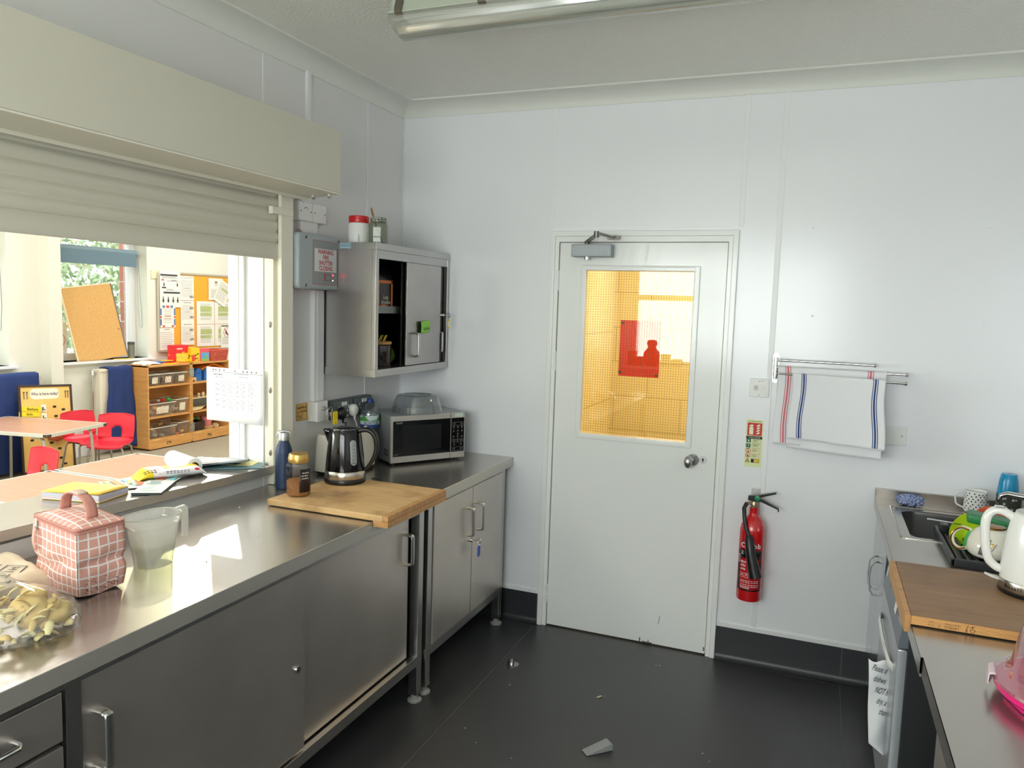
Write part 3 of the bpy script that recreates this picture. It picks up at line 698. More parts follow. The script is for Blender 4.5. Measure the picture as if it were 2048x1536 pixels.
for y0, y1, z0, z1 in ((-.929, -.744, 1.757, 1.7585), (-.929, -.744, 1.9505, 1.952), (-.929, -.9275, 1.757, 1.952), (-.7455, -.744, 1.757, 1.952), (-.846, -.836, 1.776, 1.783), (-.846, -.836, 1.787, 1.796), (-.846, -.836, 1.8, 1.808)): b.quad(y0, z0, y1, z1)
b.done('red_border', pr, lb)
B().box(.0908, .0914, -.916, -.753, 1.816, 1.916).done('white_field', mat('label_white', (226, 226, 226), .45), lb)
b = B(WX(.0917, -.8345, 0))
for s_, z in (('WARNING', 1.903), ('FIRE', 1.879), ('SHUTTER', 1.855), ('CLOSING', 1.831)): b.text(s_, .0265, TR(0, z - .001, 0), sx=.9, bold=.0006)
b.done('lettering', pr, lb)
b = B(WX(.0912, 0, 0))
for y0, y1, z0, z1 in ((-.83, -.79, 1.802, 1.8035), (-.83, -.79, 1.778, 1.7795), (-.83, -.8285, 1.778, 1.8035), (-.7915, -.79, 1.778, 1.8035)): b.quad(y0, z0, y1, z1)
b.done('circuit_lines', M['ink'], lb)
B().ball((.0915, -.781, 1.803), .0035, 10, 8).done('red_lamp', mat('red_led', (255, 60, 70), .3, emit=((255, 40, 60), 9)), lb)
B().ball((.0915, -.781, 1.779), .0026, 10, 8).done('white_lamp', mat('white_led', (255, 255, 255), .3, emit=((255, 240, 236), 3)), lb)
T = thing('orange_note', 'small orange handwritten sticky note beside the key switch', 'note', (.002, -.885, 1.14))
B(WX(.001, -.886, 1.18)).grid(lambda u, v: ((u - .5) * .078, (v - .5) * .078, .0008 + .006 * (1 - v) ** 2 * u), 8, 8).done('sheet', mat('orange_paper', (214, 172, 98), .8), T, solid=.0003)
def scrawl(n, w, h, seed):
    r = random.Random(seed); out = []; x = 0
    while x < w:
        l = r.uniform(.006, .010) * (h / .008)
        st = []
        for k in range(r.randint(3, 5)): st.append((x + k * l / 4, r.uniform(-.5, .5) * h * (1.4 if r.random() < .2 else 1)))
        out.append(st); x += l * 1.25
    return out
b = B(WX(.0062, -.922, 1.18))
for k, (w, z) in enumerate(((.066, .02), (.068, .002), (.045, -.016))): b.pen([[(p[0], p[1] + z) for p in st] for st in scrawl(0, w, .009, k + 3)], .0022)
b.pen([[(.01, -.027), (.04, -.0255)]], .002); b.done('handwriting', M['ink'], T)
T = thing('key_switch', 'white key switch box holding a bunch of keys', 'key switch', (.03, -.79, 1.13))
B().box(.001, .05, -.846, -.766, 1.132, 1.222, .003).done('back_box', M['white'], T)
B().box(.05, .058, -.848, -.764, 1.131, 1.224, .003).done('plate', mat('bright_white_plastic', (240, 240, 240), .3), T)
b = B(); b.cyl((.058, -.80, 1.19), (.068, -.80, 1.19), .012, .011, 16); b.done('lock', M['satin'], T)
K = thing('bunch_of_keys', 'bunch of keys with a yellow tag hanging from the key switch', 'keys', (.08, -.79, 1.19))
b = B(); b.cyl((.068, -.8, 1.19), (.092, -.8, 1.19), .003, None, 8); b.tube([(.088, -.79 + .018 * math.cos(t * PI / 6), 1.182 + .018 * math.sin(t * PI / 6)) for t in range(12)], .0013, 6, closed=True); b.done('key_ring', M['satin'], K)
for a in (-24, -6, 14):
    b = B(TR(.09 + a * .0002, -.80 + a * .0006, 1.172) @ RX(a)); b.lathe([(.009, -.0012), (.009, .0012)], n=14) if False else b.box(-.0012, .0012, -.009, .009, -.014, .004, .0005); b.box(-.001, .001, -.0035, .0035, -.046, -.014); b.done('key_blade', M['satin'], K)
kt = B(WX(.096, -.762, 1.148)).prism(rrect(-.017, .017, -.033, .028, .007), 0, .004).done('tag', M['yellow'], K)
B(WX(.0962, -.762, 1.122)).lathe([(.003, .004), (.003, .0044)], n=8).done('eyelet', M['red'], kt)
gr = mat('metalclad_grey', (92, 102, 106), .45, .2); grl = mat('socket_face_grey', (104, 114, 116), .4, .2)
SK = []
for i, (y0, y1) in enumerate(((-.70, -.537), (-.527, -.36))):
    T = thing('twin_socket', ('grey metal twin socket nearer the key switch' if i == 0 else 'grey metal twin socket nearer the water bottle'), 'socket', (.02, (y0 + y1) / 2, 1.118), group='metal twin sockets on the hatch wall')
    B().box(.001, .04, y0, y1, 1.118, 1.212, .003).done('back_box', gr, T)
    p = B().box(.04, .048, y0 + .006, y1 - .006, 1.122, 1.208, .002).done('plate', grl, T)
    c = (y0 + y1) / 2
    for dy in (-.010, .012):
        B().box(.047, .053, c + dy - .008, c + dy + .008, 1.184, 1.202, .001).done('rocker_switch', M['white'], p)
    for dy in (-.04, .04):
        b = B(WX(.0482, c + dy, 1.165))
        b.quad(-.005, .004, .005, .018, .0004); b.quad(-.016, -.013, -.007, -.004, .0004); b.quad(.007, -.013, .016, -.004, .0004)
        b.done('pin_holes', M['white'], p)
    b = B(WX(.0484, c + .02, 1.132)); b.box(-.02, .02, -.005, .005, 0, .0004); b.done('rating_sticker', mat('sticker_grey', (190, 192, 190), .6), p)
def plug(name, label, y, z, m, cord, cm, x=.0485):
    T = thing(name, label, 'plug', (x, y, z), group=None)
    b = B(TR(x, y, z) @ RY(90)); b.lathe([(.026, 0), (.029, .004), (.029, .018), (.024, .026), (.016, .030)], n=26, sx=1.05, sy=.95); b.done('plug_body', m, T)
    b = B(); b.tube([(x + .018, y, z - .024), (x + .018, y + .002, z - .045)], [.0075, .004], 10); b.done('cord_grip', m, T)
    b = B(); b.tube([(x + .018, y + .002, z - .045)] + cord, .0034, 8); b.done('cord', cm, T)
cwhite = mat('white_cable', (210, 206, 202), .45)
plug('black_plug', 'black plug beside the white plug, nearer the key switch', -.655, 1.150, M['black'], [(.08, -.645, 1.105), (.06, -.62, 1.09), (.03, -.59, 1.04), (.018, -.57, .93)], M['black'])
plug('white_plug', 'white plug between the two black plugs on the sockets', -.555, 1.156, M['white'], [(.075, -.55, 1.09), (.07, -.53, 1.05), (.04, -.53, .99), (.022, -.53, .92), (.02, -.52, .896)], cwhite)
plug('black_plug', 'black plug on the socket next to the water bottle', -.405, 1.166, M['black'], [(.08, -.43, 1.09), (.07, -.49, 1.05), (.05, -.53, 1.02), (.03, -.55, .95)], M['black'])
# ------------------------------------------------------------------ things on the worktop
def chop_board(name, label, c, w, d, top_m, lip_x, lip_y0=None):
    """Overhanging board: slab w (X) by d (Y) with a strip below one long edge and one side strip."""
    T = thing(name, label, 'chopping board', (c[0], c[1], c[2]))
    x0, x1, y0, y1 = c[0] - w / 2, c[0] + w / 2, c[1] - d / 2, c[1] + d / 2
    B().box(x0, x1, y0, y1, c[2], c[2] + .024, .003).done('slab', top_m, T)
    return T, x0, x1, y0, y1
T, x0, x1, y0, y1 = chop_board('chopping_board', 'pale stained chopping board under the black kettle', (.483, -1.158, WT + .003), .516, .468, M['board'], None)
B().box(x1 - .028, x1, y0, y1, WT - .024, WT + .003, .002).done('edge_strip', M['boardedge'], T) if False else B().box(XC + .0015, x1 + .024, y0, y1, WT - .018, WT + .004, .002).done('edge_strip', M['boardedge'], T)
B().box(x1 + .0002, x1 + .0235, y0 + .0004, y1 - .0004, WT + .0045, WT + .0268, .002).done('end_strip', M['boardedge'], T)
BT = WT + .0275
# black kettle
KX, KY = .315, -1.0
K = thing('black_kettle', 'glossy black electric kettle with a water window standing on the chopping board', 'kettle', (KX, KY, BT))
B().lathe([(.086, 0), (.088, .004), (.088, .016), (.085, .022)], (KX, KY, BT), 40).done('power_base', M['black'], K)
B().lathe([(.085, .022), (.086, .024), (.0845, .052), (.083, .054)], (KX, KY, BT), 40).done('steel_band', mat('brushed_band', (196, 190, 180), .25, 1., var=(40, .1)), K)
prof = [(.083, .054), (.0825, .07), (.079, .11), (.0745, .15), (.0695, .19), (.0655, .218), (.062, .226)]
B().lathe(prof, (KX, KY, BT), 44).done('kettle_body', M['blackg'], K)
b = B(); b.lathe([(.0615, .224), (.060, .230), (.045, .235), (.02, .238), (0, .2385)], (KX, KY, BT), 40, False); b.done('lid', M['blackg'], K)
B().tube([(KX + .056 * math.cos(t * PI / 16), KY + .056 * math.sin(t * PI / 16), BT + .2315) for t in range(32)], .0016, 6, closed=True).done('lid_ring', M['chrome'], K)
def rot(px, py, a): return (KX + px * math.cos(a) - py * math.sin(a), KY + px * math.sin(a) + py * math.cos(a))
ha = math.atan2(.30, .953)                                                    # handle direction in plan
hp = [(.055, .221), (.085, .229), (.112, .222), (.130, .200), (.1375, .168), (.133, .130), (.118, .094), (.100, .068), (.085, .054)]
b = B(); b.tube(cr([(*rot(r, 0, ha), BT + z) for r, z in hp]), [.0145 - .006 * max(0, k / 40 - .35) / .65 for k in range(41)], 14, flat=(.8, 1.15)); b.done('handle', M['black'], K)
b = B(); b.ball((*rot(.088, 0, ha), BT + .242), .008, 10, 6, (1.3, 1, .6)); b.done('lid_button', M['chrome'], K)
b = B()
def spout(u, v):
    a = (u - .5) * 1.5; r = (.0655 + .019 * (1 - v)) if v < .5 else .0
    k = v; rr = .066 + .030 * k * math.cos(a * 1.9) ** 2
    aa = ha + PI + a * .55
    return (KX + rr * math.cos(aa), KY + rr * math.sin(aa), BT + .148 + .076 * k + .0)
b.grid(lambda u, v: spout(u, v), 16, 10); b.done('spout', M['blackg'], K, solid=.003)
wa = math.atan2(-.80, .60) + .42
def on_body(da, z, o=.0008):
    r = None
    for (r0, z0), (r1, z1) in zip(prof, prof[1:]):
        if z0 <= z <= z1: r = r0 + (r1 - r0) * (z - z0) / (z1 - z0)
    r += o; a = wa + da / r
    return (KX + r * math.cos(a), KY + r * math.sin(a), BT + z)
def pill(u, v):
    z = .082 + .108 * v; w = .0145
    if v < .13: w = .0145 * math.sqrt(max(0, 1 - ((.13 - v) / .13) ** 2))
    if v > .87: w = .0145 * math.sqrt(max(0, 1 - ((v - .87) / .13) ** 2))
    return on_body((u - .5) * 2 * w, z)
wn = B().grid(pill, 10, 30).done('water_window', mat('smoked_window', (150, 154, 156), .25), K, solid=.001)
b = B()
for k, s_ in enumerate(('1.7', '1.5', '1.2', '1.0', '0.7', 'MIN')):
    z = .165 - k * .0145; p = Vector(on_body(0, z, .0016)); nn = Vector((p.x - KX, p.y - KY, 0)).normalized(); tx = Vector((-nn.y, nn.x, 0))
    b.text(s_, .011, Matrix(((tx.x, 0, nn.x, p.x), (tx.y, 0, nn.y, p.y), (0, 1, 0, p.z), (0, 0, 0, 1))))
b.done('level_marks', M['ink'], wn)
b = B(); b.tube([(KX + .08, KY + .05, WT + .006), (KX + .11, KY + .12, WT + .005), (KX + .06, KY + .2, WT + .005), (KX + .02, KY + .18, WT + .005)], .0036, 8); b.done('power_cord', M['black'], K)
# toaster
T = thing('toaster', 'cream toaster behind the black kettle', 'toaster', (.125, -.70, WT))
def toa(u, v):
    a = 2 * PI * u; p = 5.5
    cx, sy = math.cos(a), math.sin(a); x = math.copysign(abs(cx) ** (2 / p), cx); y = math.copysign(abs(sy) ** (2 / p), sy)
    k = (1, .985, .965, .94, .91, .88, .82)[min(6, int(v * 6.001))]; z = (.018, .05, .085, .12, .155, .178, .187)[min(6, int(v * 6.001))]
    return (.125 + x * .088 * k, -.715 + y * .152 * (k * .4 + .6), WT + z)
b = B(); b.grid(toa, 48, 7, True); n0 = 6 * 48; b.f.append([n0 + i for i in range(48)]); b.done('toaster_body', mat('cream_enamel', (222, 218, 206), .3, coat=.3), T, smooth=50)
b = B(); b.box(.055, .195, -.85, -.58, WT + .002, WT + .02, .006); b.done('base', M['black'], T)
b = B(); b.box(.085, .112, -.83, -.60, WT + .186, WT + .189, .001); b.box(.138, .165, -.83, -.60, WT + .186, WT + .189, .001); b.done('bread_slots', M['black'], T)
b = B(); b.box(.11, .14, -.876, -.866, WT + .1, WT + .115, .003) ; b.done('lever', M['black'], T) if False else None
for y in (-.82, -.61):
    b = B(); b.lathe([(.012, 0), (.012, .004)], (.07, y, WT), 10); b.lathe([(.012, 0), (.012, .004)], (.18, y, WT), 10); b.done('foot', M['black'], T)
# coffee jar
JX, JYY = .292, -1.287
T = thing('coffee_jar', 'glass jar of instant coffee granules with a gold lid', 'jar', (JX, JYY, BT))
sq = lambda r, z: (r, z)
b = B(TR(JX, JYY, BT) @ RZ(38)); b.lathe([(.040, .0), (.044, .004), (.045, .02), (.045, .118), (.042, .13), (.036, .136)], n=8, cap=False, sx=1.08, sy=1.08); b.done('jar_body', glass('coffee_jar_glass', (250, 250, 246), .12), T, smooth=25)
b = B(TR(JX, JYY, BT) @ RZ(38)); b.lathe([(.038, .003), (.042, .007), (.0425, .062), (.02, .066), (0, .064)], n=8, cap=True, sx=1.07, sy=1.07); b.done('coffee_granules', mat('coffee_granules', (150, 98, 48), .8, var=(400, .55), bump=(300, 1.)), T)
B().lathe([(.039, .134), (.041, .138), (.041, .150), (.0375, .166), (.034, .169)], (JX, JYY, BT), 36).done('lid', mat('gold_lid', (206, 168, 96), .3, .8), T)
la = math.atan2(-.80, .60) + .62
lbm = mat('coffee_label', (32, 22, 26), .4, var=(60, .4))
def lab(u, v):
    a = la + (u - .5) * 1.05; r = .0458 * 1.055; return (JX + r * math.cos(a), JYY + r * math.sin(a), BT + .02 + .092 * v)
lb = B().grid(lab, 10, 2).done('label', lbm, T, solid=.0006)
b = B()
for k, s_ in enumerate((.014, .018, .016)):
    p = Vector(lab(.45, .84 - k * .12)); nn = Vector((p.x - JX, p.y - JYY, 0)).normalized(); p += nn * .0012; tx = Vector((-nn.y, nn.x, 0))
    b.M = Matrix(((tx.x, 0, nn.x, p.x), (tx.y, 0, nn.y, p.y), (0, 1, 0, p.z), (0, 0, 0, 1))); [b.quad(-s_ + q * .0075, -.002, -s_ + q * .0075 + .0055, .0022 - .001 * (q % 2)) for q in range(4)]
b.M = I4; b.done('print', mat('label_white_ink', (226, 214, 206), .6), lb)
# navy flask
FX, FY = .100, -1.135
T = thing('navy_flask', 'navy blue metal drink bottle with a steel cap beside the guide rail', 'bottle', (FX, FY, WT))
B().lathe([(.032, 0), (.035, .004), (.0355, .03), (.0355, .15), (.034, .165), (.028, .185), (.0215, .2), (.021, .207)], (FX, FY, WT + .0005), 32).done('bottle_body', mat('navy_powder_coat', (38, 56, 88), .45, .1), T)
cp = B().lathe([(.0215, .206), (.023, .208), (.023, .236), (.021, .241)], (FX, FY, WT), 28).done('cap', M['satin'], T)
b = B(); ca, sa = math.cos(.65), math.sin(.65); b.tube([(FX + q * ca, FY + q * sa, WT + z) for q, z in ((-.024, .218), (-.0265, .232), (-.022, .243), (0, .247), (.022, .243), (.0265, .232), (.024, .218))], .0026, 8, flat=(1, 1.6)); b.done('carry_loop', M['satin'], cp)
# water bottle
WX_, WY_ = .119, -.498
T = thing('water_bottle', 'clear plastic bottle of mineral water with a blue cap', 'bottle', (WX_, WY_, WT))
pr_ = [(.038, 0), (.044, .006), (.046, .02)]
for k in range(7): pr_ += [(.046, .03 + k * .016), (.0435, .036 + k * .016), (.046, .042 + k * .016)]
pr_ += [(.043, .15), (.041, .16), (.0435, .172), (.047, .18), (.047, .24), (.045, .254), (.036, .276), (.024, .292), (.0145, .300), (.0145, .306)]
B().lathe(pr_, (WX_, WY_, WT + .001), 36).done('bottle_body', glass('pet_plastic', (232, 240, 244), .3, .03, ((150, 164, 172), .18)), T, smooth=50)
B().lathe([(.015, .302), (.016, .303), (.016, .318), (.0145, .32)], (WX_, WY_, WT), 24).done('cap', mat('cap_blue', (28, 52, 132), .4), T)
lbl = B().lathe([(.0478, .180), (.0478, .240)], (WX_, WY_, WT), 36, False).done('label', mat('label_pale', (196, 208, 214), .5), T)
B().lathe([(.0481, .180), (.0481, .196)], (WX_, WY_, WT), 36, False).done('label_blue_band', mat('label_blue', (24, 62, 132), .5), lbl)
b = B()
def hill(u, v):
    a = 2 * PI * u; h = .222 + .012 * math.sin(a * 3 + .6) + .004 * math.sin(a * 7); return (WX_ + .0481 * math.cos(a), WY_ + .0481 * math.sin(a), WT + (.213 + (h - .213 + .004) * v))
b.grid(hill, 60, 2, True).done('label_green_hills', mat('label_green', (74, 142, 66), .5), lbl, fix=False)
b = B(); va = math.atan2(-3.3, 2.05) + .18
for k, ch in enumerate('BUXTON'):
    a = va + (k - 2.5) * .27; nn = Vector((math.cos(a), math.sin(a), 0)); tx = Vector((-nn.y, nn.x, 0)); p = Vector((WX_, WY_, WT + .203)) + nn * .0486
    b.text(ch, .017, Matrix(((tx.x, 0, nn.x, p.x), (tx.y, 0, nn.y, p.y), (0, 1, 0, p.z), (0, 0, 0, 1))), bold=.0004)
b.done('lettering', mat('label_dark_blue', (28, 40, 92), .5), lbl)
# microwave (turned to face out of the corner)
MA = Vector((.256, -.53, WT)); ph = rad(34)
MM = Matrix(((math.sin(ph), -math.cos(ph), 0, MA.x), (math.cos(ph), math.sin(ph), 0, MA.y), (0, 0, 1, MA.z), (0, 0, 0, 1)))   # x along the front, y into the corner, z up
T = thing('microwave', 'silver microwave with a black door standing across the corner', 'microwave', MA)
w, dp, h0, h1 = .42, .275, .012, .246
B(MM).box(0.004, w - .004, .012, dp, h0, h1, .006).done('cabinet_body', mat('microwave_silver', (168, 172, 174), .4, .4), T)
fr = mat('microwave_front_silver', (196, 192, 186), .38, .45)
dr = B(MM).box(0, w - .086, -.006, .014, h0, h1, .004).done('door', fr, T)
B(MM).box(.012, w - .087, -.0072, 0, h0 + .032, h1 - .026, .001).done('door_glass', M['blackg'], dr)
B(MM).box(.06, w - .14, -.0076, -.006, h0 + .058, h1 - .05).done('viewing_window', mat('mesh_window', (26, 28, 29), .2, bump=(900, .1)), dr)
B(MM @ WY(.045, -.0078, h1 - .036)).text('SHARP', .012, I4, bold=.0003).done('lettering', M['satin'], dr)
B(MM @ WY(.028, -.0078, h0 + .042)).text('800W', .010, I4).done('watt_lettering', mat('dim_print', (120, 122, 124), .5), dr)
cpn = B(MM).box(w - .084, w, -.006, .014, h0, h1, .004).done('control_panel', fr, T)
B(MM).box(w - .082, w - .006, -.0072, 0, h0 + .032, h1 - .026, .001).done('keypad', M['blackg'], cpn)
b = B(MM @ WY(w - .044, -.0076, 0)); r = random.Random(3)
for z, cols in ((.186, (-.02, .02)), (.169, (-.024, 0, .024)), (.15, (-.024, 0, .024)), (.134, (0,)), (.12, (-.024, 0, .024)), (.1, (-.02, 0, .02)), (.08, (-.02, .02)), (.058, (-.02, .02))):
    for x in cols:
        b.quad(x - .005, z + .001, x + .005, z + .0024); b.quad(x - .003, z + .005, x + .003, z + .0064); b.quad(x - .0015, z - .004, x + .0015, z - .0025)
for z0, z1 in ((.179, .197), (.094, .108), (.05, .068)):
    for a in ((-.032, z0, .032, z0 + .0007), (-.032, z1, .032, z1 + .0007), (-.032, z0, -.0313, z1), (.0313, z0, .032, z1)): b.quad(*a)
b.done('key_marks', mat('keypad_print', (170, 172, 172), .5), cpn)
B(MM @ WY(w - .04, -.0066, h1 - .013)).box(-.024, .026, -.009, .010, 0, .0006).done('energy_sticker', mat('sticker_pale', (206, 214, 204), .5), cpn)
b = B(MM)
for x in (.03, w - .03):
    for y in (.03, dp - .03): b.lathe([(.012, 0), (.012, .013)], (x, y, .0005), 12)
b.done('foot', M['black'], T)
b = B(MM)
for k in range(3): b.box(.0025, .0045, .03, .075, .045 + k * .012, .05 + k * .012)
b.done('side_vents', M['black'], T)
dc = MM @ Vector((.200, .110, 0))
T = thing('microwave_cover', 'clear plastic plate cover on top of the microwave', 'cover', (dc.x, dc.y, WT + .246))
b = B(); b.lathe([(.132, 0), (.134, .002), (.130, .012), (.128, .02), (.110, .072), (.104, .082), (.094, .088), (.075, .088), (.07, .082), (.04, .080), (0, .080)], (dc.x, dc.y, WT + .2465), 44, False)
b.done('dome', glass('smoky_plastic', (226, 230, 232), .35, .04, ((176, 184, 190), .2)), T, smooth=50)
# pink check lunch bag
LA = Vector((.425, -2.374, WT + .001))
ex = Vector((.20, .156, 0)).normalized()                                     # along the shorter near face, towards the jug
T = thing('lunch_bag', 'pink check zipped lunch bag with a carry strap', 'bag', (.30, -2.27, WT))
bw, bd, bh = .135, .24, .175
e1 = Vector((.018, .134, 0)).normalized(); e2 = Vector((-.97, .24, 0)).normalized()
BM = Matrix(((e1.x, e2.x, 0, LA.x), (e1.y, e2.y, 0, LA.y), (0, 0, 1, LA.z), (0, 0, 0, 1)))
pinkm = grid_mat('pink_check', (214, 158, 144), (236, 226, 222), .0265, .0042, (0, 1), .75, box=True, wobble=.006)
def bag_side():
    b = B(BM); b.uv = []
    per = []; NS = 14
    for i in range(NS): per.append((bw * i / NS, 0, bw * i / NS))
    for i in range(NS): per.append((bw, bd * i / NS, bw + bd * i / NS))
    for i in range(NS): per.append((bw - bw * i / NS, bd, bw + bd + bw * i / NS))
    for i in range(NS): per.append((0, bd - bd * i / NS, 2 * bw + bd + bd * i / NS))
    per.append((0, 0, 2 * bw + 2 * bd))
    NV = 14; vs = []; uv = []
    for j in range(NV + 1):
        v = j / NV; z = bh * v
        for (x, y, s) in per:
            cx, cy = x - bw / 2, y - bd / 2
            q = 1 - (abs(cx / bw * 2) ** 8 + abs(cy / bd * 2) ** 8) / 2 * .0
            bulge = 1 + .045 * math.sin(PI * v) * (1 if v > .5 else .8) - .05 * (1 - v) ** 3
            nn = noise.noise(Vector((x * 16, y * 16, z * 13)))
            crease = -.010 * math.exp(-((v - .42 - .10 * math.sin(s * 20)) / .07) ** 2)
            r = Vector((cx, cy)).normalized() * (crease + .006 * nn)
            vs.append((bw / 2 + cx * bulge + r.x, bd / 2 + cy * bulge + r.y, z + (.008 * (1 - v) * (abs(cx) / bw * 2 * abs(cy) / bd * 2))))
            uv.append((s + .02, z + .001))
    m = len(per); fs = [(j * m + i, j * m + i + 1, (j + 1) * m + i + 1, (j + 1) * m + i) for j in range(NV) for i in range(m - 1)]
    b.add(vs, fs); b.uv = uv
    return b
b = bag_side(); b.done('bag_body', pinkm, T, smooth=180)
b = B(BM); b.uv = []
NT = 15
vs = []; uv = []
for j in range(NT):
    for i in range(NT):
        u, v = i / (NT - 1), j / (NT - 1); x, y = (u - .5) * bw * .985 + bw / 2, (v - .5) * bd * .985 + bd / 2
        dome = .014 * (1 - (2 * u - 1) ** 4) * (1 - (2 * v - 1) ** 4)
        vs.append((x, y, bh + .012 + dome)); uv.append((x + .007, y + .004))
b.add(vs, [(j * NT + i, j * NT + i + 1, (j + 1) * NT + i + 1, (j + 1) * NT + i) for j in range(NT - 1) for i in range(NT - 1)]); b.uv = uv
b.done('lid', pinkm, T, smooth=180)
pink = mat('pink_webbing', (196, 136, 122), .8)
ed = [(x + (bw / 2 - x) * -.01, y, bh + .003) for x, y in rrect(-.001, bw + .001, -.001, bd + .001, .012)]
b = B(BM); b.tube(ed, .0035, 6, closed=True); b.tube([(x, y, bh + .011) for x, y, _ in ed], .003, 6, closed=True); b.done('piping', pink, T)
b = B(BM); b.tube([(x, y, bh + .007) for x, y, _ in ed], .0028, 6, closed=True); b.done('zip', mat('zip_rose', (172, 112, 104), .6), T)
b = B(BM)
def strap(u, v):
    a = PI * v; return (bw / 2 + (u - .5) * .030, bd / 2 + .075 * math.cos(a) * (1 + .1 * math.sin(a)), bh + .022 + .058 * math.sin(a) ** .8)
b.grid(strap, 4, 26); b.done('carry_strap', pink, T, solid=.004, smooth=180)
b = B(BM); b.grid(lambda u, v: tuple(Vector(strap(u, .3 + v * .3)) + Vector((0, 0, .003))), 4, 12); b.done('strap_wrap', mat('strap_stripe', (216, 186, 172), .8), T, solid=.003)
b = B(BM); b.box(-.006, .0, bd - .03, bd - .018, bh - .025, bh + .006, .002); b.done('zip_slider', M['satin'], T)
b = B(BM); b.grid(lambda u, v: (-.008 - .006 * math.sin(v * 3), bd - .032 + u * .016, bh - .02 - .06 * v), 4, 8); b.done('zip_pull', mat('pink_cord', (216, 166, 152), .8), T, solid=.0016)
b = B(BM @ RX(90)); rr = random.Random(5)
sp = B(BM)
for k in range(34):
    x, z = rr.uniform(.02, bw - .02), rr.uniform(.012, .022) if rr.random() < .6 else rr.uniform(.022, .05); sp.box(x, x + .0014, -.0022, .004, z, z + .0013)
sp.done('dirt_specks', mat('dirt', (110, 64, 56), .9), T)
# measuring jug
T = thing('measuring_jug', 'frosted plastic measuring jug half full of water', 'jug', (.395, -2.07, WT))
jt = math.atan2(.19, .02)                                                      # spout-handle axis
jc, js = math.cos(jt), math.sin(jt)
def jp(lx, ly, z): return (.370 + lx * jc - ly * js, -2.076 + lx * js + ly * jc, WT + .001 + z)
def jug(u, v):
    a = 2 * PI * u; rx = .052 + .026 * v; ry = .046 + .010 * v
    c, s_ = math.cos(a), math.sin(a); x = math.copysign(abs(c) ** .8, c); y = math.copysign(abs(s_) ** .8, s_)
    lip = .022 * max(0, -c) ** 8 * max(0, v - .8) / .2
    step = .004 if v > .83 else 0
    return jp(x * (rx + step) - lip, y * (ry + step), .150 * v + .006 * max(0, -c) ** 4 * (v > .95))
jm = glass('frosted_polypropylene', (240, 242, 236), .2, .12, ((255, 253, 252), .36))
b = B(); b.grid(jug, 48, 25, True); b.f.append(list(range(47, -1, -1))); b.done('jug_body', jm, T, smooth=50)
b = B(); b.tube([jug(i / 48, 1.0) for i in range(48)], .002, 6, closed=True); b.done('rim', mat('jug_rim', (226, 228, 214), .3, alpha=.7), T)
b = B(); b.tube(cr([jp(.078, 0, .148), jp(.104, 0, .150), jp(.111, 0, .142), jp(.111, 0, .07), jp(.106, 0, .058)]), .0105, 10, flat=(.7, 1.4)); b.done('handle', jm, T)
b = B(); b.grid(lambda u, v: tuple(Vector(jug(u, v * .44)) * 1 + (Vector(jp(0, 0, .150 * v * .44)) - Vector(jug(u, v * .44))) * .035), 40, 9, True); k = 8 * 40
b.f.append([k + i for i in range(40)]); b.done('water', glass('water_body', (240, 242, 234), .15, 0, ((236, 234, 230), .08)), T, smooth=50)
# bag of potatoes and peelings
T = thing('peelings_bag', 'clear plastic bag of potato peelings at the worktop edge', 'plastic bag', (.42, -2.58, WT))
PC = Vector((.440, -2.578, WT + .002))
def mound(u, v, k=1.0):
    a = 2 * PI * u; t = v
    rx, ry = .165, .125
    d = Vector((math.cos(a), math.sin(a), 0))
    prof_ = [(0, .0), (.9, .0), (1.0, .012), (.98, .035), (.88, .062), (.66, .088), (.4, .105), (.22, .118), (.12, .135), (.07, .158), (.09, .18), (.12, .195)]
    i = min(10, int(t * 11)); f = t * 11 - i; r = prof_[i][0] * (1 - f) + prof_[i + 1][0] * f; z = prof_[i][1] * (1 - f) + prof_[i + 1][1] * f
    nz = noise.noise(Vector((d.x * 3, d.y * 3, z * 40)))
    r *= 1 + .10 * nz + .05 * noise.noise(Vector((d.x * 9, d.y * 9, z * 90)))
    yaw = rad(32); x, y = d.x * r * rx * k, d.y * r * ry * k
    return (PC.x + x * math.cos(yaw) - y * math.sin(yaw) - max(0, z - .1) * .55, PC.y + x * math.sin(yaw) + y * math.cos(yaw) - max(0, z - .1) * .1, PC.z + z * k)
bagm = glass('bag_film', (252, 252, 252), .26, .1, ((236, 238, 240), .08))
b = B(); b.grid(mound, 56, 40, True); b.done('bag_film', bagm, T, smooth=60, fix=False)
pm = mat('potato_skin', (232, 200, 128), .6, var=(14, .14), bump=(40, .3)); fm_ = mat('potato_flesh', (246, 232, 168), .5, var=(20, .08))
PT = [((.486, -2.545, .046), .042, (1.2, .95, .92)), ((.518, -2.498, .032), .031, (.9, 1.1, .9)), ((.436, -2.50, .062), .03, (1.25, .8, .8)), ((.415, -2.64, .05), .040, (1, 1.1, .9))]
pl_ = ['large whole potato with an eye at the middle of the clear bag', 'small whole potato near the tied corner of the clear bag', 'long potato lying on top in the clear bag', 'round potato near the twisted neck of the clear bag']
for i, (c, r, s_) in enumerate(PT):
    p = tag(B().ball((c[0], c[1], WT + .004 + c[2]), r, 24, 16, s_, .10, 1.6, i * 3).done('potato', pm), pl_[i], 'potato', 'potatoes in the clear bag')
for (dx, dy, dz) in ((.030, -.030, .008), (.012, -.038, -.012)):
    B().ball((.486 + dx, -2.545 + dy, WT + .05 + dz), .0035, 10, 6, (1, .6, 1)).done('eye', mat('potato_eye', (150, 108, 62), .8), bpy.data.objects['potato'])
b = B(); rr = random.Random(11)
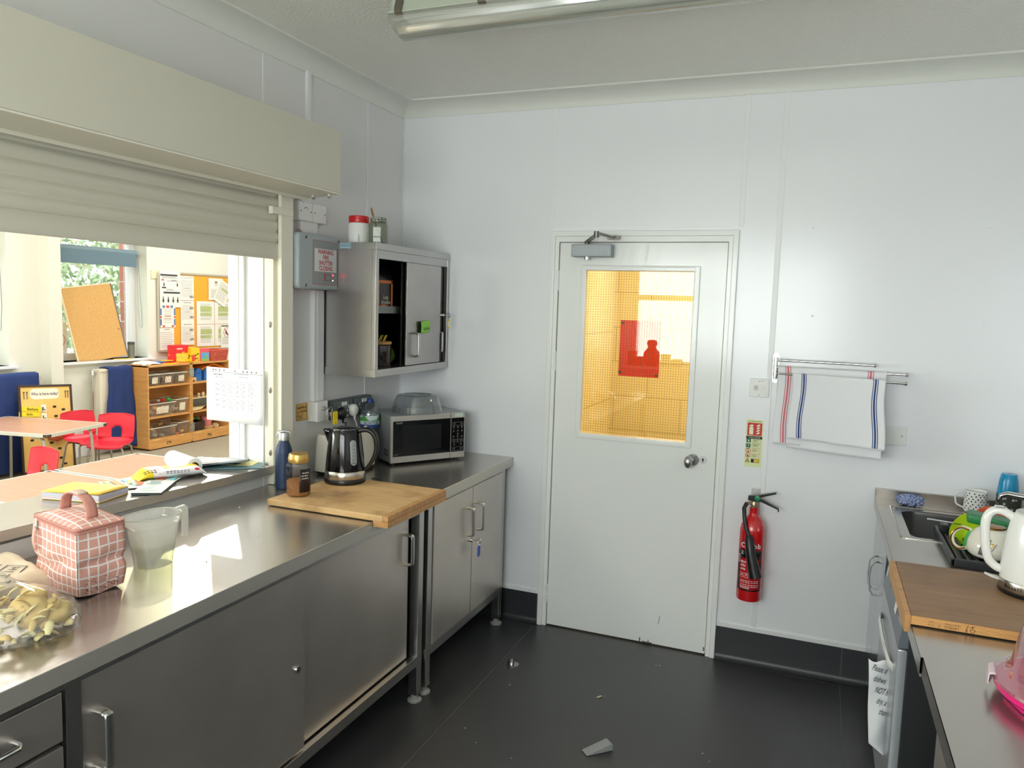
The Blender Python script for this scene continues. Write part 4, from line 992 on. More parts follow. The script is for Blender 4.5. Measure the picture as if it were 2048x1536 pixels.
for k in range(150):
    u, v = rr.random(), rr.uniform(.12, .55); c = Vector(mound(u, v, rr.uniform(.55, .93)));
    c.z = max(c.z, WT + .009)
    l, w_ = rr.uniform(.020, .044), rr.uniform(.012, .020)
    b.M = TR(*c) @ Euler((rr.uniform(-.9, .9), rr.uniform(-.9, .9), rr.uniform(0, 6.3))).to_matrix().to_4x4()
    cv_ = rr.uniform(.2, .9)
    b.grid(lambda p, q: ((p - .5) * l, (q - .5) * w_ * (1 - .5 * (2 * p - 1) ** 2), cv_ * .008 * (1 - (2 * p - 1) ** 2)), 5, 3)
b.M = I4
o = b.done('potato_peelings', [fm_, pm], None, solid=.0022, smooth=180); tag(o, 'heap of yellow potato peelings inside the clear plastic bag', 'peelings', kind='stuff')
for i, p in enumerate(o.data.polygons): p.material_index = (i // 8) % 3 == 0
# printed cloth bag and net of onions behind
T = thing('cloth_bag', 'folded cream cloth bag with dark printed letters beside the hatch wall', 'bag', (.14, -2.45, WT))
def fold(u, v):
    x = .03 + .24 * u; y = -2.56 + .30 * v - .05 * u
    e = min(u, 1 - u, v, 1 - v); h = .062 * min(1, e / .12) ** .5 * (1 - .35 * u)
    return (x, y, WT + .003 + h + .006 * noise.noise(Vector((u * 5, v * 5, 1))))
clm = mat('cream_cotton', (226, 212, 186), .85, bump=(60, .4))
b = B(); b.grid(fold, 24, 24); b.done('bag_cloth', clm, T, smooth=180)
b = B()
for d_ in (0.0,): b.grid(lambda u, v: (.27 + .006 * math.sin(v * 7), -2.60 + .2 * v + .03 * u, WT + .003 + .03 * u + .0 * v), 5, 12)
b.done('folded_edge', clm, T, smooth=180)
tmp = B(TR(.205, -2.405, 0) @ RZ(-64))
for s_, dx in (('H', -.028), ('I', -.004), ('T', .020)): tmp.text(s_, .036, TR(dx, 0, 0))
for q in ((-.05, .024, .045, .027), (-.05, -.027, .045, -.024), (.042, -.027, .045, .027), (-.05, -.027, -.047, .027)): tmp.quad(*q)
for k in range(6): tmp.quad(-.045 + k * .013, -.042, -.037 + k * .013, -.038)
for v in tmp.v:
    u_ = min(1, max(0, (v.x - .03) / .24)); v_ = min(1, max(0, (v.y + 2.56 + .05 * u_) / .30)); v.z = fold(u_, v_)[2] + .003
tmp.done('printed_letters', mat('navy_print', (54, 58, 78), .7), T)
T = thing('net_bag', 'crumpled brown net bag behind the measuring jug', 'bag', (.16, -2.12, WT))
b = B(); b.ball((.15, -2.12, WT + .042), .05, 40, 26, (1.0, 1.3, .84), .45, 4, 8); b.done('net', grid_mat('brown_net', (196, 160, 134), (236, 222, 206), .012, .003, (0, 2), .7), T, smooth=30)
# crumbs
b = B(); rr = random.Random(2)
for k in range(4):
    x, y = rr.uniform(.1, .68), rr.uniform(-2.3, -1.3); b.box(x, x + rr.uniform(.003, .007), y, y + .003, WT + .0004, WT + .003)
tag(b.done('worktop_crumbs', mat('crumb', (236, 230, 214), .8)), 'crumbs scattered along the steel worktop', 'crumbs', kind='stuff')
# ------------------------------------------------------------------ papers and packets on the serving ledge
def LM(x, y, a, dz=0): return TR(x, y, sz(y) + dz) @ RX(TILT) @ RZ(a)
def flat_sheet(b, w, h, seed=0, amp=.002, n=10):
    return b.grid(lambda u, v: ((u - .5) * w, (v - .5) * h, amp * (1 + noise.noise(Vector((u * 2, v * 2, seed))))), n, n)
T = thing('yellow_folder', 'yellow card folder full of papers on the serving ledge', 'folder', (-.13, -1.9, sz(-1.9)))
FM = LM(-.132, -1.895, 13.5)
fw, fh = .225, .305
FM = Matrix.Translation((-.132, -1.893, sz(-1.893))) @ RX(TILT) @ RZ(-76)
yc = mat('yellow_card', (244, 204, 66), .6)
B(FM).box(-.155, .155, -.112, .112, .0005, .003).done('card', yc, T) if False else None
fx, fy = .112, .10
B(FM).box(-.08, .075, -.105, .105, .001, .003).done('back_card', yc, T)
pm1 = mat('page_stack', (232, 230, 240), .8, var=(3, .12), stretch=(1, 1, 260))
B(FM).box(-.078, .076, -.104, .104, .003, .026).done('papers', pm1, T)
for k, (c, z, dx) in enumerate((((196, 178, 214), .0215, .0), ((160, 190, 220), .015, .003), ((236, 150, 130), .0095, .002))):
    B(FM).box(-.079 - dx, .0765, -.105, .1045, z, z + .0012).done('coloured_sheet', mat('sheet_%d' % k, c, .8), T)
B(FM).grid(lambda u, v: (-.082 + .16 * u, -.107 + .214 * v, .0272 + .004 * u * v), 6, 6).done('front_card', yc, T, solid=.0015)
T = thing('booklet', 'dark backed booklet showing a pale printed cover at the ledge edge', 'booklet', (-.03, -1.70, sz(-1.7)))
BM2 = Matrix.Translation((-.035, -1.69, sz(-1.69))) @ RX(TILT) @ RZ(-58)
B(BM2).box(-.105, .105, -.05, .05, .001, .009, .001).done('pages', mat('dark_cover', (52, 66, 70), .5), T)
B(BM2).box(-.1035, .1035, -.049, .049, .009, .0098).done('cover', mat('pale_cover', (222, 226, 222), .6), T)
b = B(BM2); rr = random.Random(4)
for k in range(9): b.quad(-.09 + k * .02, -.03 + rr.uniform(-.01, .01), -.09 + k * .02 + .012, .0 + rr.uniform(0, .03), .0101)
b.done('cover_print', mat('teal_print', (110, 150, 160), .6), T)
T = thing('leaflets', 'loose printed leaflets between the yellow folder and the wipes packet', 'leaflets', (-.14, -1.64, sz(-1.64)))
for k, (x, y, a, c) in enumerate(((-.19, -1.70, -20, (214, 226, 230)), (-.13, -1.66, -38, (236, 234, 226)), (-.10, -1.60, -64, (240, 238, 236)))):
    Mx = Matrix.Translation((x, y, sz(y) + .0012 + .0016 * k)) @ RX(TILT) @ RZ(a)
    p = flat_sheet(B(Mx), .15, .105, k, .001).done('leaflet', mat('leaflet_%d' % k, c, .6), T, solid=.0005)
    for q, (cc, y0, y1) in enumerate((((120, 190, 200), .02, .045), ((214, 130, 96), -.02, .005), ((150, 180, 110), -.045, -.03))):
        b = B(Mx); b.quad(-.065, y0, .065 - .03 * q, y1, .0042); b.done('printed_band', mat('leaflet_ink_%d_%d' % (k, q), cc, .6), p)
# wipes packet
T = thing('wipes_packet', 'yellow and white soft packet of wipes on the ledge', 'packet', (-.13, -1.49, sz(-1.49)))
WMx = Matrix.Translation((-.140, -1.515, sz(-1.495) + .001)) @ RX(TILT) @ RZ(64)
def wipes(u, v):
    a = 2 * PI * v; k = min(1, min(u, 1 - u) / .13) ** .6
    x = (u - .5) * .26; return (x, .052 * math.cos(a) * (1 - .12 * (1 - k)), max(.0015, .022 * k + .020 * k * math.sin(a) * (1 + .25 * noise.noise(Vector((u * 7, math.cos(a), 2)))) + .002))
b = B(WMx); b.grid(lambda u, v: wipes(v, u), 30, 40, True)
b.v = b.v; o = b.done('film', [mat('wipes_white', (238, 236, 238), .3), mat('wipes_yellow', (248, 216, 40), .3)], T, smooth=180)
for p in o.data.polygons:
    c = WMx.inverted() @ p.center
    if c.x < -.078 or (-.03 < c.x < .115 and c.z > .034 and c.y > -.022): p.material_index = 1
top = lambda x, y: (x, y, .0505)
def drape(build, name, m, lift=.0012):
    """Flat lettering laid out as (along the packet, angle round it) and wrapped on the film."""
    b = B(); build(b); out = []
    for v in b.v:
        u = v.x / .26 + .5; a = v.y / .052; p = Vector(wipes(u, a / (2 * PI)))
        q = Vector((0, math.cos(a), math.sin(a))); out.append(WMx @ (p + q * lift))
    b.v = out; return b.done(name, m, T, fix=False)
drape(lambda b: [b.quad(-.108 + k * .012, PI * .052 * (.68 + .10 * j), -.099 + k * .012, PI * .052 * (.72 + .10 * j)) for k in range(4) for j in range(2)], 'print', M['ink'])
drape(lambda b: [b.quad(-.03 + k * .013, PI * .052 * (.84 + .10 * j), -.021 + k * .013 - .002 * j, PI * .052 * (.89 + .09 * j)) for k in range(7) for j in range(2)], 'side_print', mat('wipes_grey', (110, 104, 120), .5))
drape(lambda b: b.prism([(.086 + .010 * math.cos(t * PI / 9), PI * .052 * .86 + .010 * math.sin(t * PI / 9)) for t in range(18)], 0, .0001), 'red_badge', M['red'])
drape(lambda b: b.prism([(-.072, PI * .052 * .62), (-.05, PI * .052 * .70), (-.05, PI * .052 * .95), (-.060, PI * .052 * .95)], 0, .0001), 'red_stripe', M['red'])
# paper roll
T = thing('paper_roll', 'white paper roll lying behind the wipes packet on the ledge', 'paper roll', (-.19, -1.36, sz(-1.36)))
ra = Vector((.93, -.36, 0)).normalized(); rc = Vector((-.205, -1.385, sz(-1.375) + .034))
RM = Matrix.Translation(rc) @ Vector((0, 0, 1)).rotation_difference(ra).to_matrix().to_4x4()
b = B(RM); b.lathe([(.017, -.105), (.032, -.105), (.0325, -.103), (.0325, .103), (.032, .105), (.017, .105), (.017, -.105)], n=36, cap=False); b.done('paper', M['paper'], T)
b = B(RM); b.lathe([(.014, -.104), (.017, -.1045), (.017, .1045), (.014, .104), (.014, -.104)], n=28, cap=False); b.done('core', mat('card_core', (104, 84, 66), .8), T)
# open catalogue pages
T = thing('printed_sheets', 'pile of white printed sheets with curled corner near the door jamb', 'papers', (-.2, -1.25, sz(-1.25)))
for k, (x, y, a) in enumerate(((-.21, -1.255, 48), (-.20, -1.235, 40))):
    Mx = Matrix.Translation((x, y, sz(y) + .003 + .005 * k)) @ RX(TILT) @ RZ(a)
    sh = lambda u, v: ((u - .5) * .297, (v - .5) * .21, .002 + (.020 * (max(0, .35 - v) / .35) ** 2) * (u) + .010 * u * (1 - v))
    p = B(Mx).grid(sh, 16, 14).done('sheet', M['paper'], T, solid=.0006)
    if k == 1:
        b = B(Mx)
        for j, (v0, w_) in enumerate(((.06, .007), (.16, .007), (.24, .005), (.36, .007), (.5, .004), (.62, .005), (.75, .004), (.88, .006))):
            b.grid(lambda u, v: tuple(Vector(sh(.06 + .86 * u, v0 + v * w_ / .21)) + Vector((0, 0, .0012))), 14, 2)
        b.done('printed_lines', M['inkg'], p)
T = thing('teal_folder', 'teal folder sticking out from under the printed sheets', 'folder', (-.1, -1.17, sz(-1.17)))
B(Matrix.Translation((-.115, -1.205, sz(-1.205) + .0008)) @ RX(TILT) @ RZ(40)).box(-.125, .125, -.085, .085, 0, .003, .001).done('cover', mat('teal_card', (112, 148, 156), .5), T)
B(Matrix.Translation((-.135, -1.170, sz(-1.170) + .0036)) @ RX(TILT) @ RZ(20)).box(-.095, .095, -.05, .05, .0008, .002).done('pale_yellow_sheet', mat('pale_yellow', (232, 226, 170), .7), T)
T = thing('black_clipboard', 'black edged clipboard lying under the back of the printed sheets', 'clipboard', (-.2, -1.16, sz(-1.16)))
B(Matrix.Translation((-.20, -1.185, sz(-1.185) + .0068)) @ RX(TILT) @ RZ(18)).box(-.12, .10, -.06, .06, 0, .0025, .001).done('board', M['black'], T)
# timetable hanging off the jamb
T = thing('timetable_sheet', 'white printed timetable sheet stuck to the hatch jamb', 'timetable', (-.17, JY - .03, 1.147))
TM = WY(-.1745, JY - .028, 1.264) @ RZ(-.3)
tw, th_ = .314, .236
B(TM).grid(lambda u, v: ((u - .5) * tw, (v - .5) * th_, .002 * math.sin(u * 3)), 10, 6).done('sheet', M['paper'], T, solid=.0005)
b = B(TM @ TR(0, 0, .0034))
gx = [-.105 + k * .0445 for k in range(6)] + [.1175]; gx = [-.108, -.072, -.036, .001, .036, .078, .114]; gy = [.062, .052, .030, .006, -.018, -.040, -.064]
for x in gx: b.quad(x - .0004, gy[-1], x + .0004, gy[0])
for y in gy: b.quad(gx[0], y - .0004, gx[-1], y + .0004)
b.done('table_lines', mat('table_grey', (128, 128, 150), .8), T)
b = B(TM @ TR(0, 0, .0035)); rr = random.Random(8)
days = ['Mon', 'Tue', 'Wed', 'Thu', 'Fri']
for k, s_ in enumerate(days): b.text(s_, .0062, TR(gx[k + 1] + .013, .057, 0))
for j in range(5):
    b.quad(gx[0] + .003, gy[j + 1] - .008, gx[0] + .026, gy[j + 1] - .0062)
    for k in range(5):
        for q in range(2 if j != 2 else 1):
            x = gx[k + 1] + .005 + rr.uniform(0, .003); y = gy[j + 1] - .009 - q * .007; b.quad(x, y, x + rr.uniform(.012, .022), y + .0013)
b.text('SNACK MENU', .008, TR(-.09, .088, 0), bold=.0002); b.quad(-.105, .076, -.06, .0775); b.quad(.02, .083, .075, .0845)
b.done('table_text', mat('table_ink', (110, 108, 130), .8), T)
b = B(TM @ TR(0, 0, .0034)); b.quad(-.157, .098, .157, .1005); b.quad(.0, .094, .075, .097); b.done('toolbar_band', mat('toolbar_grey', (176, 178, 190), .8), T)
b = B(TM @ TR(0, 0, .0036))
for k, x in enumerate((-.12, -.105, -.085, -.06, .0, .045, .066, .09, .115)): b.quad(x, .105, x + .006, .1105)
b.done('toolbar_icons', mat('icon_maroon', (120, 70, 84), .8), T)
# ------------------------------------------------------------------ back wall: switch, plate, sign, extinguisher, towels
T = thing('fused_spur', 'white fused switch plate on the wall beside the towel rail', 'switch', (1.922, -.01, 1.30))
B().box(1.879, 1.966, -.009, 0, 1.301, 1.389, .003).done('plate', M['white'], T)
b = B(WY(1.922, -.0092, 1.345)); b.prism(rrect(-.024, -.004, -.014, .012, .003), 0, .002); b.done('fuse_carrier', mat('fuse_outline', (206, 206, 204), .4), T)
b = B(WY(1.922, -.0092, 1.345)); b.prism(rrect(.004, .026, -.014, .013, .003), 0, .0045); b.done('rocker', M['whiteg'], T)
b = B(WY(1.922, -.0094, 1.345)); [b.lathe([(.0022, 0), (.0022, .0006)], (0, dz, 0), 8) for dz in (-.034, .03)]; b.quad(-.020, -.012, -.009, .008, .0024) if False else b.quad(-.0155, -.004, -.0125, .006, .0026); b.quad(.006, .032, .02, .0335); b.done('screw_and_print', M['inkg'], T)
T = thing('blank_plate', 'blank white wall plate low behind the tea towels', 'plate', (2.505, -.008, 1.13))
B().box(2.40, 2.553, -.008, 0, 1.130, 1.215, .003).done('plate', M['white'], T)
B(WY(2.533, -.0082, 1.173)).lathe([(.004, 0), (.0035, .001), (0, .0012)], n=12, cap=False).done('screw', M['chrome'], T)
T = thing('extinguisher_sign', 'pale yellow carbon dioxide extinguisher instruction sign above the extinguisher', 'sign', (1.914, -.002, .967))
sw, sh_ = .078, .226; SM = WY(1.914, -.0005, 1.08)
B(SM).box(-sw / 2, sw / 2, -sh_ / 2, sh_ / 2, -.0005, .001).done('plate', mat('photoluminescent', (226, 230, 180), .5), T)
sr = mat('safety_red', (206, 38, 48), .5); sg = mat('safety_green', (30, 104, 80), .5)
b = B(SM @ TR(0, 0, .0012)); b.quad(-.033, .037, .033, .098); 
for z in (-.035, -.058):
    P = [(math.cos(t * PI / 12), math.sin(t * PI / 12)) for t in range(24)]
    for k in range(24):
        a, c = P[k], P[(k + 1) % 24]; b.add([(-.024 + a[0] * .0115, z + a[1] * .0115, 0), (-.024 + c[0] * .0115, z + c[1] * .0115, 0), (-.024 + c[0] * .009, z + c[1] * .009, 0), (-.024 + a[0] * .009, z + a[1] * .009, 0)], [(0, 1, 2, 3)])
    b.add([(-.032, z + .007, .0002), (-.031, z + .0085, .0002), (-.016, z - .007, .0002), (-.017, z - .0085, .0002)], [(0, 1, 2, 3)])
for z0, z1 in ((-.048, -.024), (-.07, -.05)):
    for q in ((-.008, z0, .03, z0 + .0008), (-.008, z1 - .0008, .03, z1), (-.008, z0, -.0072, z1), (.0292, z0, .03, z1)): b.quad(*q)
b.done('red_print', sr, T)
b = B(SM @ TR(0, 0, .0012)); b.quad(-.034, .003, -.014, .022); b.quad(-.035, -.021, -.014, -.002)
for z0, z1 in ((.001, .021), (-.021, -.001)):
    for q in ((-.008, z0, .03, z0 + .0008), (-.008, z1 - .0008, .03, z1), (-.008, z0, -.0072, z1), (.0292, z0, .03, z1)): b.quad(*q)
b.done('green_print', sg, T)
b = B(SM @ TR(0, 0, .0012)); b.quad(-.036, .022, .036, .034); b.prism([(-.036, -.092), (-.013, -.092), (-.0245, -.072)], 0, .0001); b.quad(-.009, -.092, .029, -.074)
for z in (.016, .012, .007, -.006, -.010, -.014): b.quad(-.004, z, .020 + .006 * math.sin(z * 900), z + .0016, .0003)
for z in (-.029, -.034, -.039, -.055, -.060, -.065): b.quad(-.004, z, .018 + .006 * math.sin(z * 700), z + .0016, .0003)
b.quad(-.02, .104, .03, .106); b.quad(-.028, .103, -.024, .107)
for z in (-.028, -.041): b.quad(-.027, z, -.020, z + .004, .0002)
b.prism([(-.03, -.064), (-.02, -.064), (-.025, -.054)], 0, .0002)
b.done('black_print', M['ink'], T)
wp = mat('sign_cream_ink', (238, 238, 206), .5)
b = B(SM @ TR(0, 0, .0016)); b.prism(rrect(-.024, -.006, .042, .078, .003), 0, .0002); b.prism([(-.022, .08), (-.008, .08), (-.006, .086), (-.014, .09), (-.026, .084)], 0, .0002)
for k in range(4): b.prism([(.006, .046 + k * .012), (.014, .044 + k * .012), (.026, .052 + k * .012), (.018, .056 + k * .012), (.013, .052 + k * .012)], 0, .0002)
b.text('Carbon dioxide', .0088, TR(0, .028, .0006)); b.prism([(-.026, .006), (-.022, .006), (-.022, .017), (-.026, .017)], 0, .0002); b.prism([(-.026, -.016), (-.021, -.010), (-.0235, -.009), (-.022, -.004), (-.027, -.011), (-.0245, -.0115)], 0, .0002)
b.done('white_print', wp, T)
b = B(SM @ TR(0, 0, .0016)); b.prism([(-.033, -.0905), (-.016, -.0905), (-.0245, -.0755)], 0, .0002); b.quad(.004, -.0905, .0275, -.0755); b.done('yellow_print', mat('safety_yellow', (220, 190, 60), .5), T)
B(SM @ TR(0, 0, .0022)).box(-.0254, -.0236, -.087, -.080, 0, .0001).box(-.005, .003, -.088, -.078, 0, .0001).done('warning_mark', M['ink'], T)
# extinguisher
EX, EY = 1.938, -.078
T = thing('fire_extinguisher', 'red carbon dioxide fire extinguisher hung on the wall by the door', 'fire extinguisher', (EX, EY, .353))
er = mat('extinguisher_red', (206, 22, 30), .22, coat=.5)
prof = [(.045, .353), (.054, .357), (.0565, .366), (.0565, .672), (.0555, .69), (.051, .712), (.042, .732), (.030, .748), (.023, .756), (.020, .765), (.020, .79), (.022, .794)]
B().lathe(prof, (EX, EY, 0), 44).done('cylinder', er, T)
b = B(); b.lathe([(.013, .79), (.015, .795), (.015, .812), (.011, .82), (.011, .832)], (EX, EY, 0), 18); b.cyl((EX, EY, .812), (EX - .036, EY - .01, .812), .008, .006, 12); b.done('valve', mat('valve_brass', (176, 160, 130), .35, 1.), T)
b = B(); b.prism([(-.028, .838), (-.026, .826), (.03, .830), (.112, .796), (.116, .786), (.12, .79), (.116, .800), (.034, .842)], EY - .012, EY + .012, 'y'); b.M = TR(EX, 0, 0)
b = B(TR(EX, 0, 0)); b.prism([(-.028, .842), (-.028, .826), (.0, .822), (.03, .824), (.104, .797), (.107, .785), (.111, .788), (.109, .801), (.034, .836)], EY - .011, EY + .011, 'y'); b.done('carry_handle', M['black'], T)
b = B(TR(EX, 0, 0)); b.prism([(-.028, .846), (-.02, .836), (.02, .842), (.094, .868), (.095, .874), (.088, .874), (.014, .852)], EY - .010, EY + .010, 'y'); b.done('squeeze_lever', M['black'], T)
b = B(WY(EX + .014, EY - .012, .840)); b.lathe([(.013, 0), (.013, .004), (.008, .006)], n=18); b.done('safety_seal', mat('seal_green', (26, 134, 92), .4), T)
b = B(); b.tube([(EX + .01, EY, .836), (EX + .038, EY - .006, .85), (EX + .044, EY - .008, .842)], .003, 6); b.done('safety_pin', mat('pin_orange', (224, 150, 40), .5), T)
b = B(); b.tube([(EX - .032, EY - .012, .812), (EX - .042, EY - .025, .79), (EX - .036, EY - .04, .745), (EX - .024, EY - .055, .70), (EX - .008, EY - .066, .668)], .0095, 12); b.done('hose', M['black'], T)
b = B(); b.tube([(EX - .012, EY - .064, .675), (EX - .008, EY - .068, .662), (EX + .004, EY - .078, .59), (EX + .032, EY - .090, .488)], [.014, .0205, .022, .0295], 24); b.done('discharge_horn', M['black'], T)
def cylpatch(b, a0, a1, z0, z1, r, n=14): return b.grid(lambda u, v: (EX + r * math.cos(rad(a0 + (a1 - a0) * u)), EY + r * math.sin(rad(a0 + (a1 - a0) * u)), z0 + (z1 - z0) * v), n, 2)
b = B(); cylpatch(b, 205, 222, .41, .60, .0568); cylpatch(b, 222, 330, .408, .416, .0568); cylpatch(b, 222, 330, .562, .602, .0568); cylpatch(b, 322, 330, .41, .60, .0568)
lb = b.done('label_black', M['black'], T, solid=.0003)
def onc(b, s_, a, z, size, up=0, bold=0, flip=False):
    nn = Vector((math.cos(rad(a)), math.sin(rad(a)), 0)); tx = Vector((-nn.y, nn.x, 0)); p = Vector((EX, EY, z)) + nn * .0573
    Mx = Matrix(((tx.x, 0, nn.x, p.x), (tx.y, 0, nn.y, p.y), (0, 1, 0, p.z), (0, 0, 0, 1)))
    b.text(s_, size, Mx @ RZ(up), bold=bold)
b = B()
for k, ch in enumerate('Chubb'): onc(b, ch, 234 + k * 19, .622, .032, 0, .001)
onc(b, 'CO2', 214, .555, .020, 90, .0006)
rr = random.Random(6)
for z in (.455, .447, .436, .428): 
    for k in range(7): cylpatch(b, 228 + k * 13, 228 + k * 13 + rr.uniform(8, 12), z, z + .0028, .0572, 4)
for k in range(5): cylpatch(b, 230 + k * 9, 230 + k * 9 + 7, .42, .4245, .0572, 4)
for k in range(4):
    for j in range(3): cylpatch(b, 226 + k * 7, 226 + k * 7 + rr.uniform(3, 5.5), .505 + j * .017, .505 + j * .017 + rr.uniform(.008, .012), .0572, 3)
for k in range(2):
    a0 = 226 + k * 22
    for q in ((a0, a0 + 18, .47, .4712), (a0, a0 + 18, .492, .4932), (a0, a0 + 1, .47, .493), (a0 + 17, a0 + 18, .47, .493)): cylpatch(b, *q, .0572, 4)
    onc(b, '47'[k], a0 + 9, .482, .016, 0, .0006)
for z in (.59, .58): cylpatch(b, 226, 238, z, z + .004, .0572, 4)
for z in (.69, .66, .6, .55, .5, .45): 
    pass
b.done('white_print', mat('extinguisher_white_ink', (232, 226, 226), .5), T)
b = B(); b.box(EX - .02, EX + .02, -.008, 0, .74, .87, .004); b.box(EX - .012, EX + .012, EY, -.006, .775, .785); b.done('wall_bracket', mat('bracket_grey', (190, 190, 188), .4, .3), T)
# towel rail
T = thing('towel_rail', 'chrome swing-arm towel rail with three bars on the wall', 'towel rail', (1.99, -.02, 1.375))
b = B(); b.prism(rrect(1.977, 2.003, 1.372, 1.512, .012), -.006, 0, 'y'); b.cyl((1.99, -.022, 1.392), (1.99, -.022, 1.494), .0085, None, 14)
for z in (1.398, 1.434, 1.470): b.box(1.984, 1.996, -.024, -.004, z - .004, z + .004)
b.done('wall_plate', M['chrome'], T)
bars = [(1.480, (2.401, -.055)), (1.447, (2.527, -.064)), (1.419, (2.514, -.19))]
for z, (x, y) in bars:
    b = B(); b.tube([(1.99, -.022, z), (x, y, z)], .0058, 12); b.cyl((x - .004, y, z), (x + .005, y, z), .0085, None, 14); b.cyl((1.99, -.022, z - .012), (1.99, -.022, z + .012), .0105, None, 14); b.done('swing_bar', M['chrome'], T)
# tea towels
tw_ = mat('cotton_white', (232, 232, 236), .9, bump=(500, .4)); rs = mat('red_stripe', (214, 118, 126), .9); bs = mat('blue_stripe', (44, 66, 128), .9)
def towel(name, label, bar, x0, x1, zf, zb, cm, stripes, th=.0075, skew=0., seed=0):
    z0, (bx, by) = bar; T = thing(name, label, 'tea towel', ((x0 + x1) / 2, -.09, zf), group=None)
    def by_at(x): return -.022 + (by + .022) * (x - 1.99) / (bx - 1.99)
    def cloth(u, v, off=0.):
        """v 0..1: front hem, over the bar, back hem"""
        x = x0 + (x1 - x0) * u; yb_ = by_at(x); Lf = z0 - zf; Lb = z0 - zb; s = v * (Lf + Lb + PI * th)
        wob = .006 * math.sin(u * 7 + seed) + .004 * math.sin(u * 17 + seed * 2)
        if s < Lf: t = 1 - s / Lf; return (x + skew * t * (u - .3) + .004 * math.sin(t * 6 + u * 3), yb_ - th - off - .004 * t - wob * t - .006 * t * t * (math.sin(u * 5 + seed) + 1), z0 - Lf * t - .012 * t * (u - .5) * 0)
        if s < Lf + PI * th: a = (s - Lf) / th; return (x, yb_ - (th + off) * math.cos(a), z0 + (th + off) * math.sin(a))
        t = min(1, (s - Lf - PI * th) / Lb); return (x + skew * t * .6 * (u - .5), min(-.004, yb_ + th + off + wob * t * .4), z0 - Lb * t)
    B().grid(lambda u, v: cloth(u, v), 60, 60).done('cloth', tw_, T, solid=.0014, smooth=180)
    for u0, u1 in stripes: B().grid(lambda u, v: cloth(u0 + (u1 - u0) * u, .01 + .98 * v, .0013), 4, 60).done('woven_stripe', cm, T, smooth=180, fix=False)
    return T
sp = lambda c: [(c - .028, c - .020), (c - .010, c + .008), (c + .018, c + .026)]
towel('tea_towel', 'white tea towel with faded red stripes on the middle towel bar', bars[1], 2.0, 2.45, 1.098, 1.16, rs, sp(.10) + sp(.86), seed=1.)
towel('tea_towel', 'white tea towel with blue stripes on the front towel bar', bars[2], 2.066, 2.44, 1.128, 1.082, bs, sp(.13) + sp(.90), th=.0085, skew=.02, seed=2.6)
# ------------------------------------------------------------------ ceiling light
T = thing('ceiling_light', 'long weatherproof fluorescent light fitting under the ceiling', 'ceiling light', (1.5, -1.29, 2.62))
lx0, lx1, ly = .705, 2.28, -1.285
def lens(y0, y1, z0, z1, r, n=5):
    return [(ly + p[0], p[1]) for p in rrect(y0, y1, z0, z1, r, n)]
bod = mat('light_body_grey', (176, 182, 166), .45)
b = B(); b.prism([(ly - .058, 2.69), (ly - .046, 2.749), (ly + .046, 2.749), (ly + .058, 2.69)], lx0 + .012, lx1 - .012, 'x'); b.box(lx0, lx1, ly - .064, ly + .064, 2.684, 2.692, .003); b.done('base_tray', bod, T)
pl = [(ly - .060, 2.684), (ly - .061, 2.665), (ly - .052, 2.640), (ly - .034, 2.622), (ly - .012, 2.614), (ly + .012, 2.614), (ly + .034, 2.622), (ly + .052, 2.640), (ly + .061, 2.665), (ly + .060, 2.684)]
dif = glass('ribbed_diffuser', (244, 246, 240), .5, .12, ((226, 228, 220), .34))
def dfn(u, v):
    i = u * (len(pl) - 1); k = min(int(i), len(pl) - 2); f = i - k; y = pl[k][0] * (1 - f) + pl[k + 1][0] * f; z = pl[k][1] * (1 - f) + pl[k + 1][1] * f
    e = min(v, 1 - v) * (lx1 - lx0); q = 1 - .55 * max(0, 1 - e / .03) ** 2
    return (lx0 + (lx1 - lx0) * v, ly + (y - ly) * (1 - .12 * (1 - q)), 2.684 + (z - 2.684) * q)
vs_ = [0, .004, .009, .014, .02] + [k / 20 for k in range(1, 20)] + [.98, .986, .991, .996, 1]
b = B(); nv = len(vs_); nu = 28
vv = [dfn(i / (nu - 1), v) for v in vs_ for i in range(nu)]
b.add(vv, [(j * nu + i, j * nu + i + 1, (j + 1) * nu + i + 1, (j + 1) * nu + i) for j in range(nv - 1) for i in range(nu - 1)] + [tuple(range(nu)), tuple(range((nv - 1) * nu, nv * nu))])
b.done('diffuser', dif, T, smooth=60)
b = B(); b.box(lx0 + .05, lx1 - .05, ly - .04, ly + .04, 2.672, 2.683); b.done('gear_tray', M['white'], T)
b = B(); b.cyl((lx0 + .05, ly, 2.65), (lx1 - .05, ly, 2.65), .013, None, 16); b.done('tube', mat('unlit_tube', (236, 238, 234), .25), T)
for x in (.75, 1.065, 1.375, 1.69, 2.0, 2.25):
    for s_ in (-1, 1):
        b = B(); y = ly + s_ * .066
        b.prism([(y - s_ * .016, 2.722), (y - s_ * .006, 2.728), (y + s_ * .004, 2.70), (y + s_ * .004, 2.682), (y - s_ * .008, 2.676), (y - s_ * .006, 2.683), (y - s_ * .001, 2.688), (y - s_ * .002, 2.70)], x - .013, x + .013, 'x'); b.done('clip', mat('clip_steel', (128, 124, 112), .4, .8), T)
    b = B(); b.box(x + .03, x + .036, ly - .0605, ly - .0565, 2.655, 2.662); b.box(x + .045, x + .051, ly - .0605, ly - .0565, 2.655, 2.662); b.done('moulded_catch', M['ink'], T) if False else None
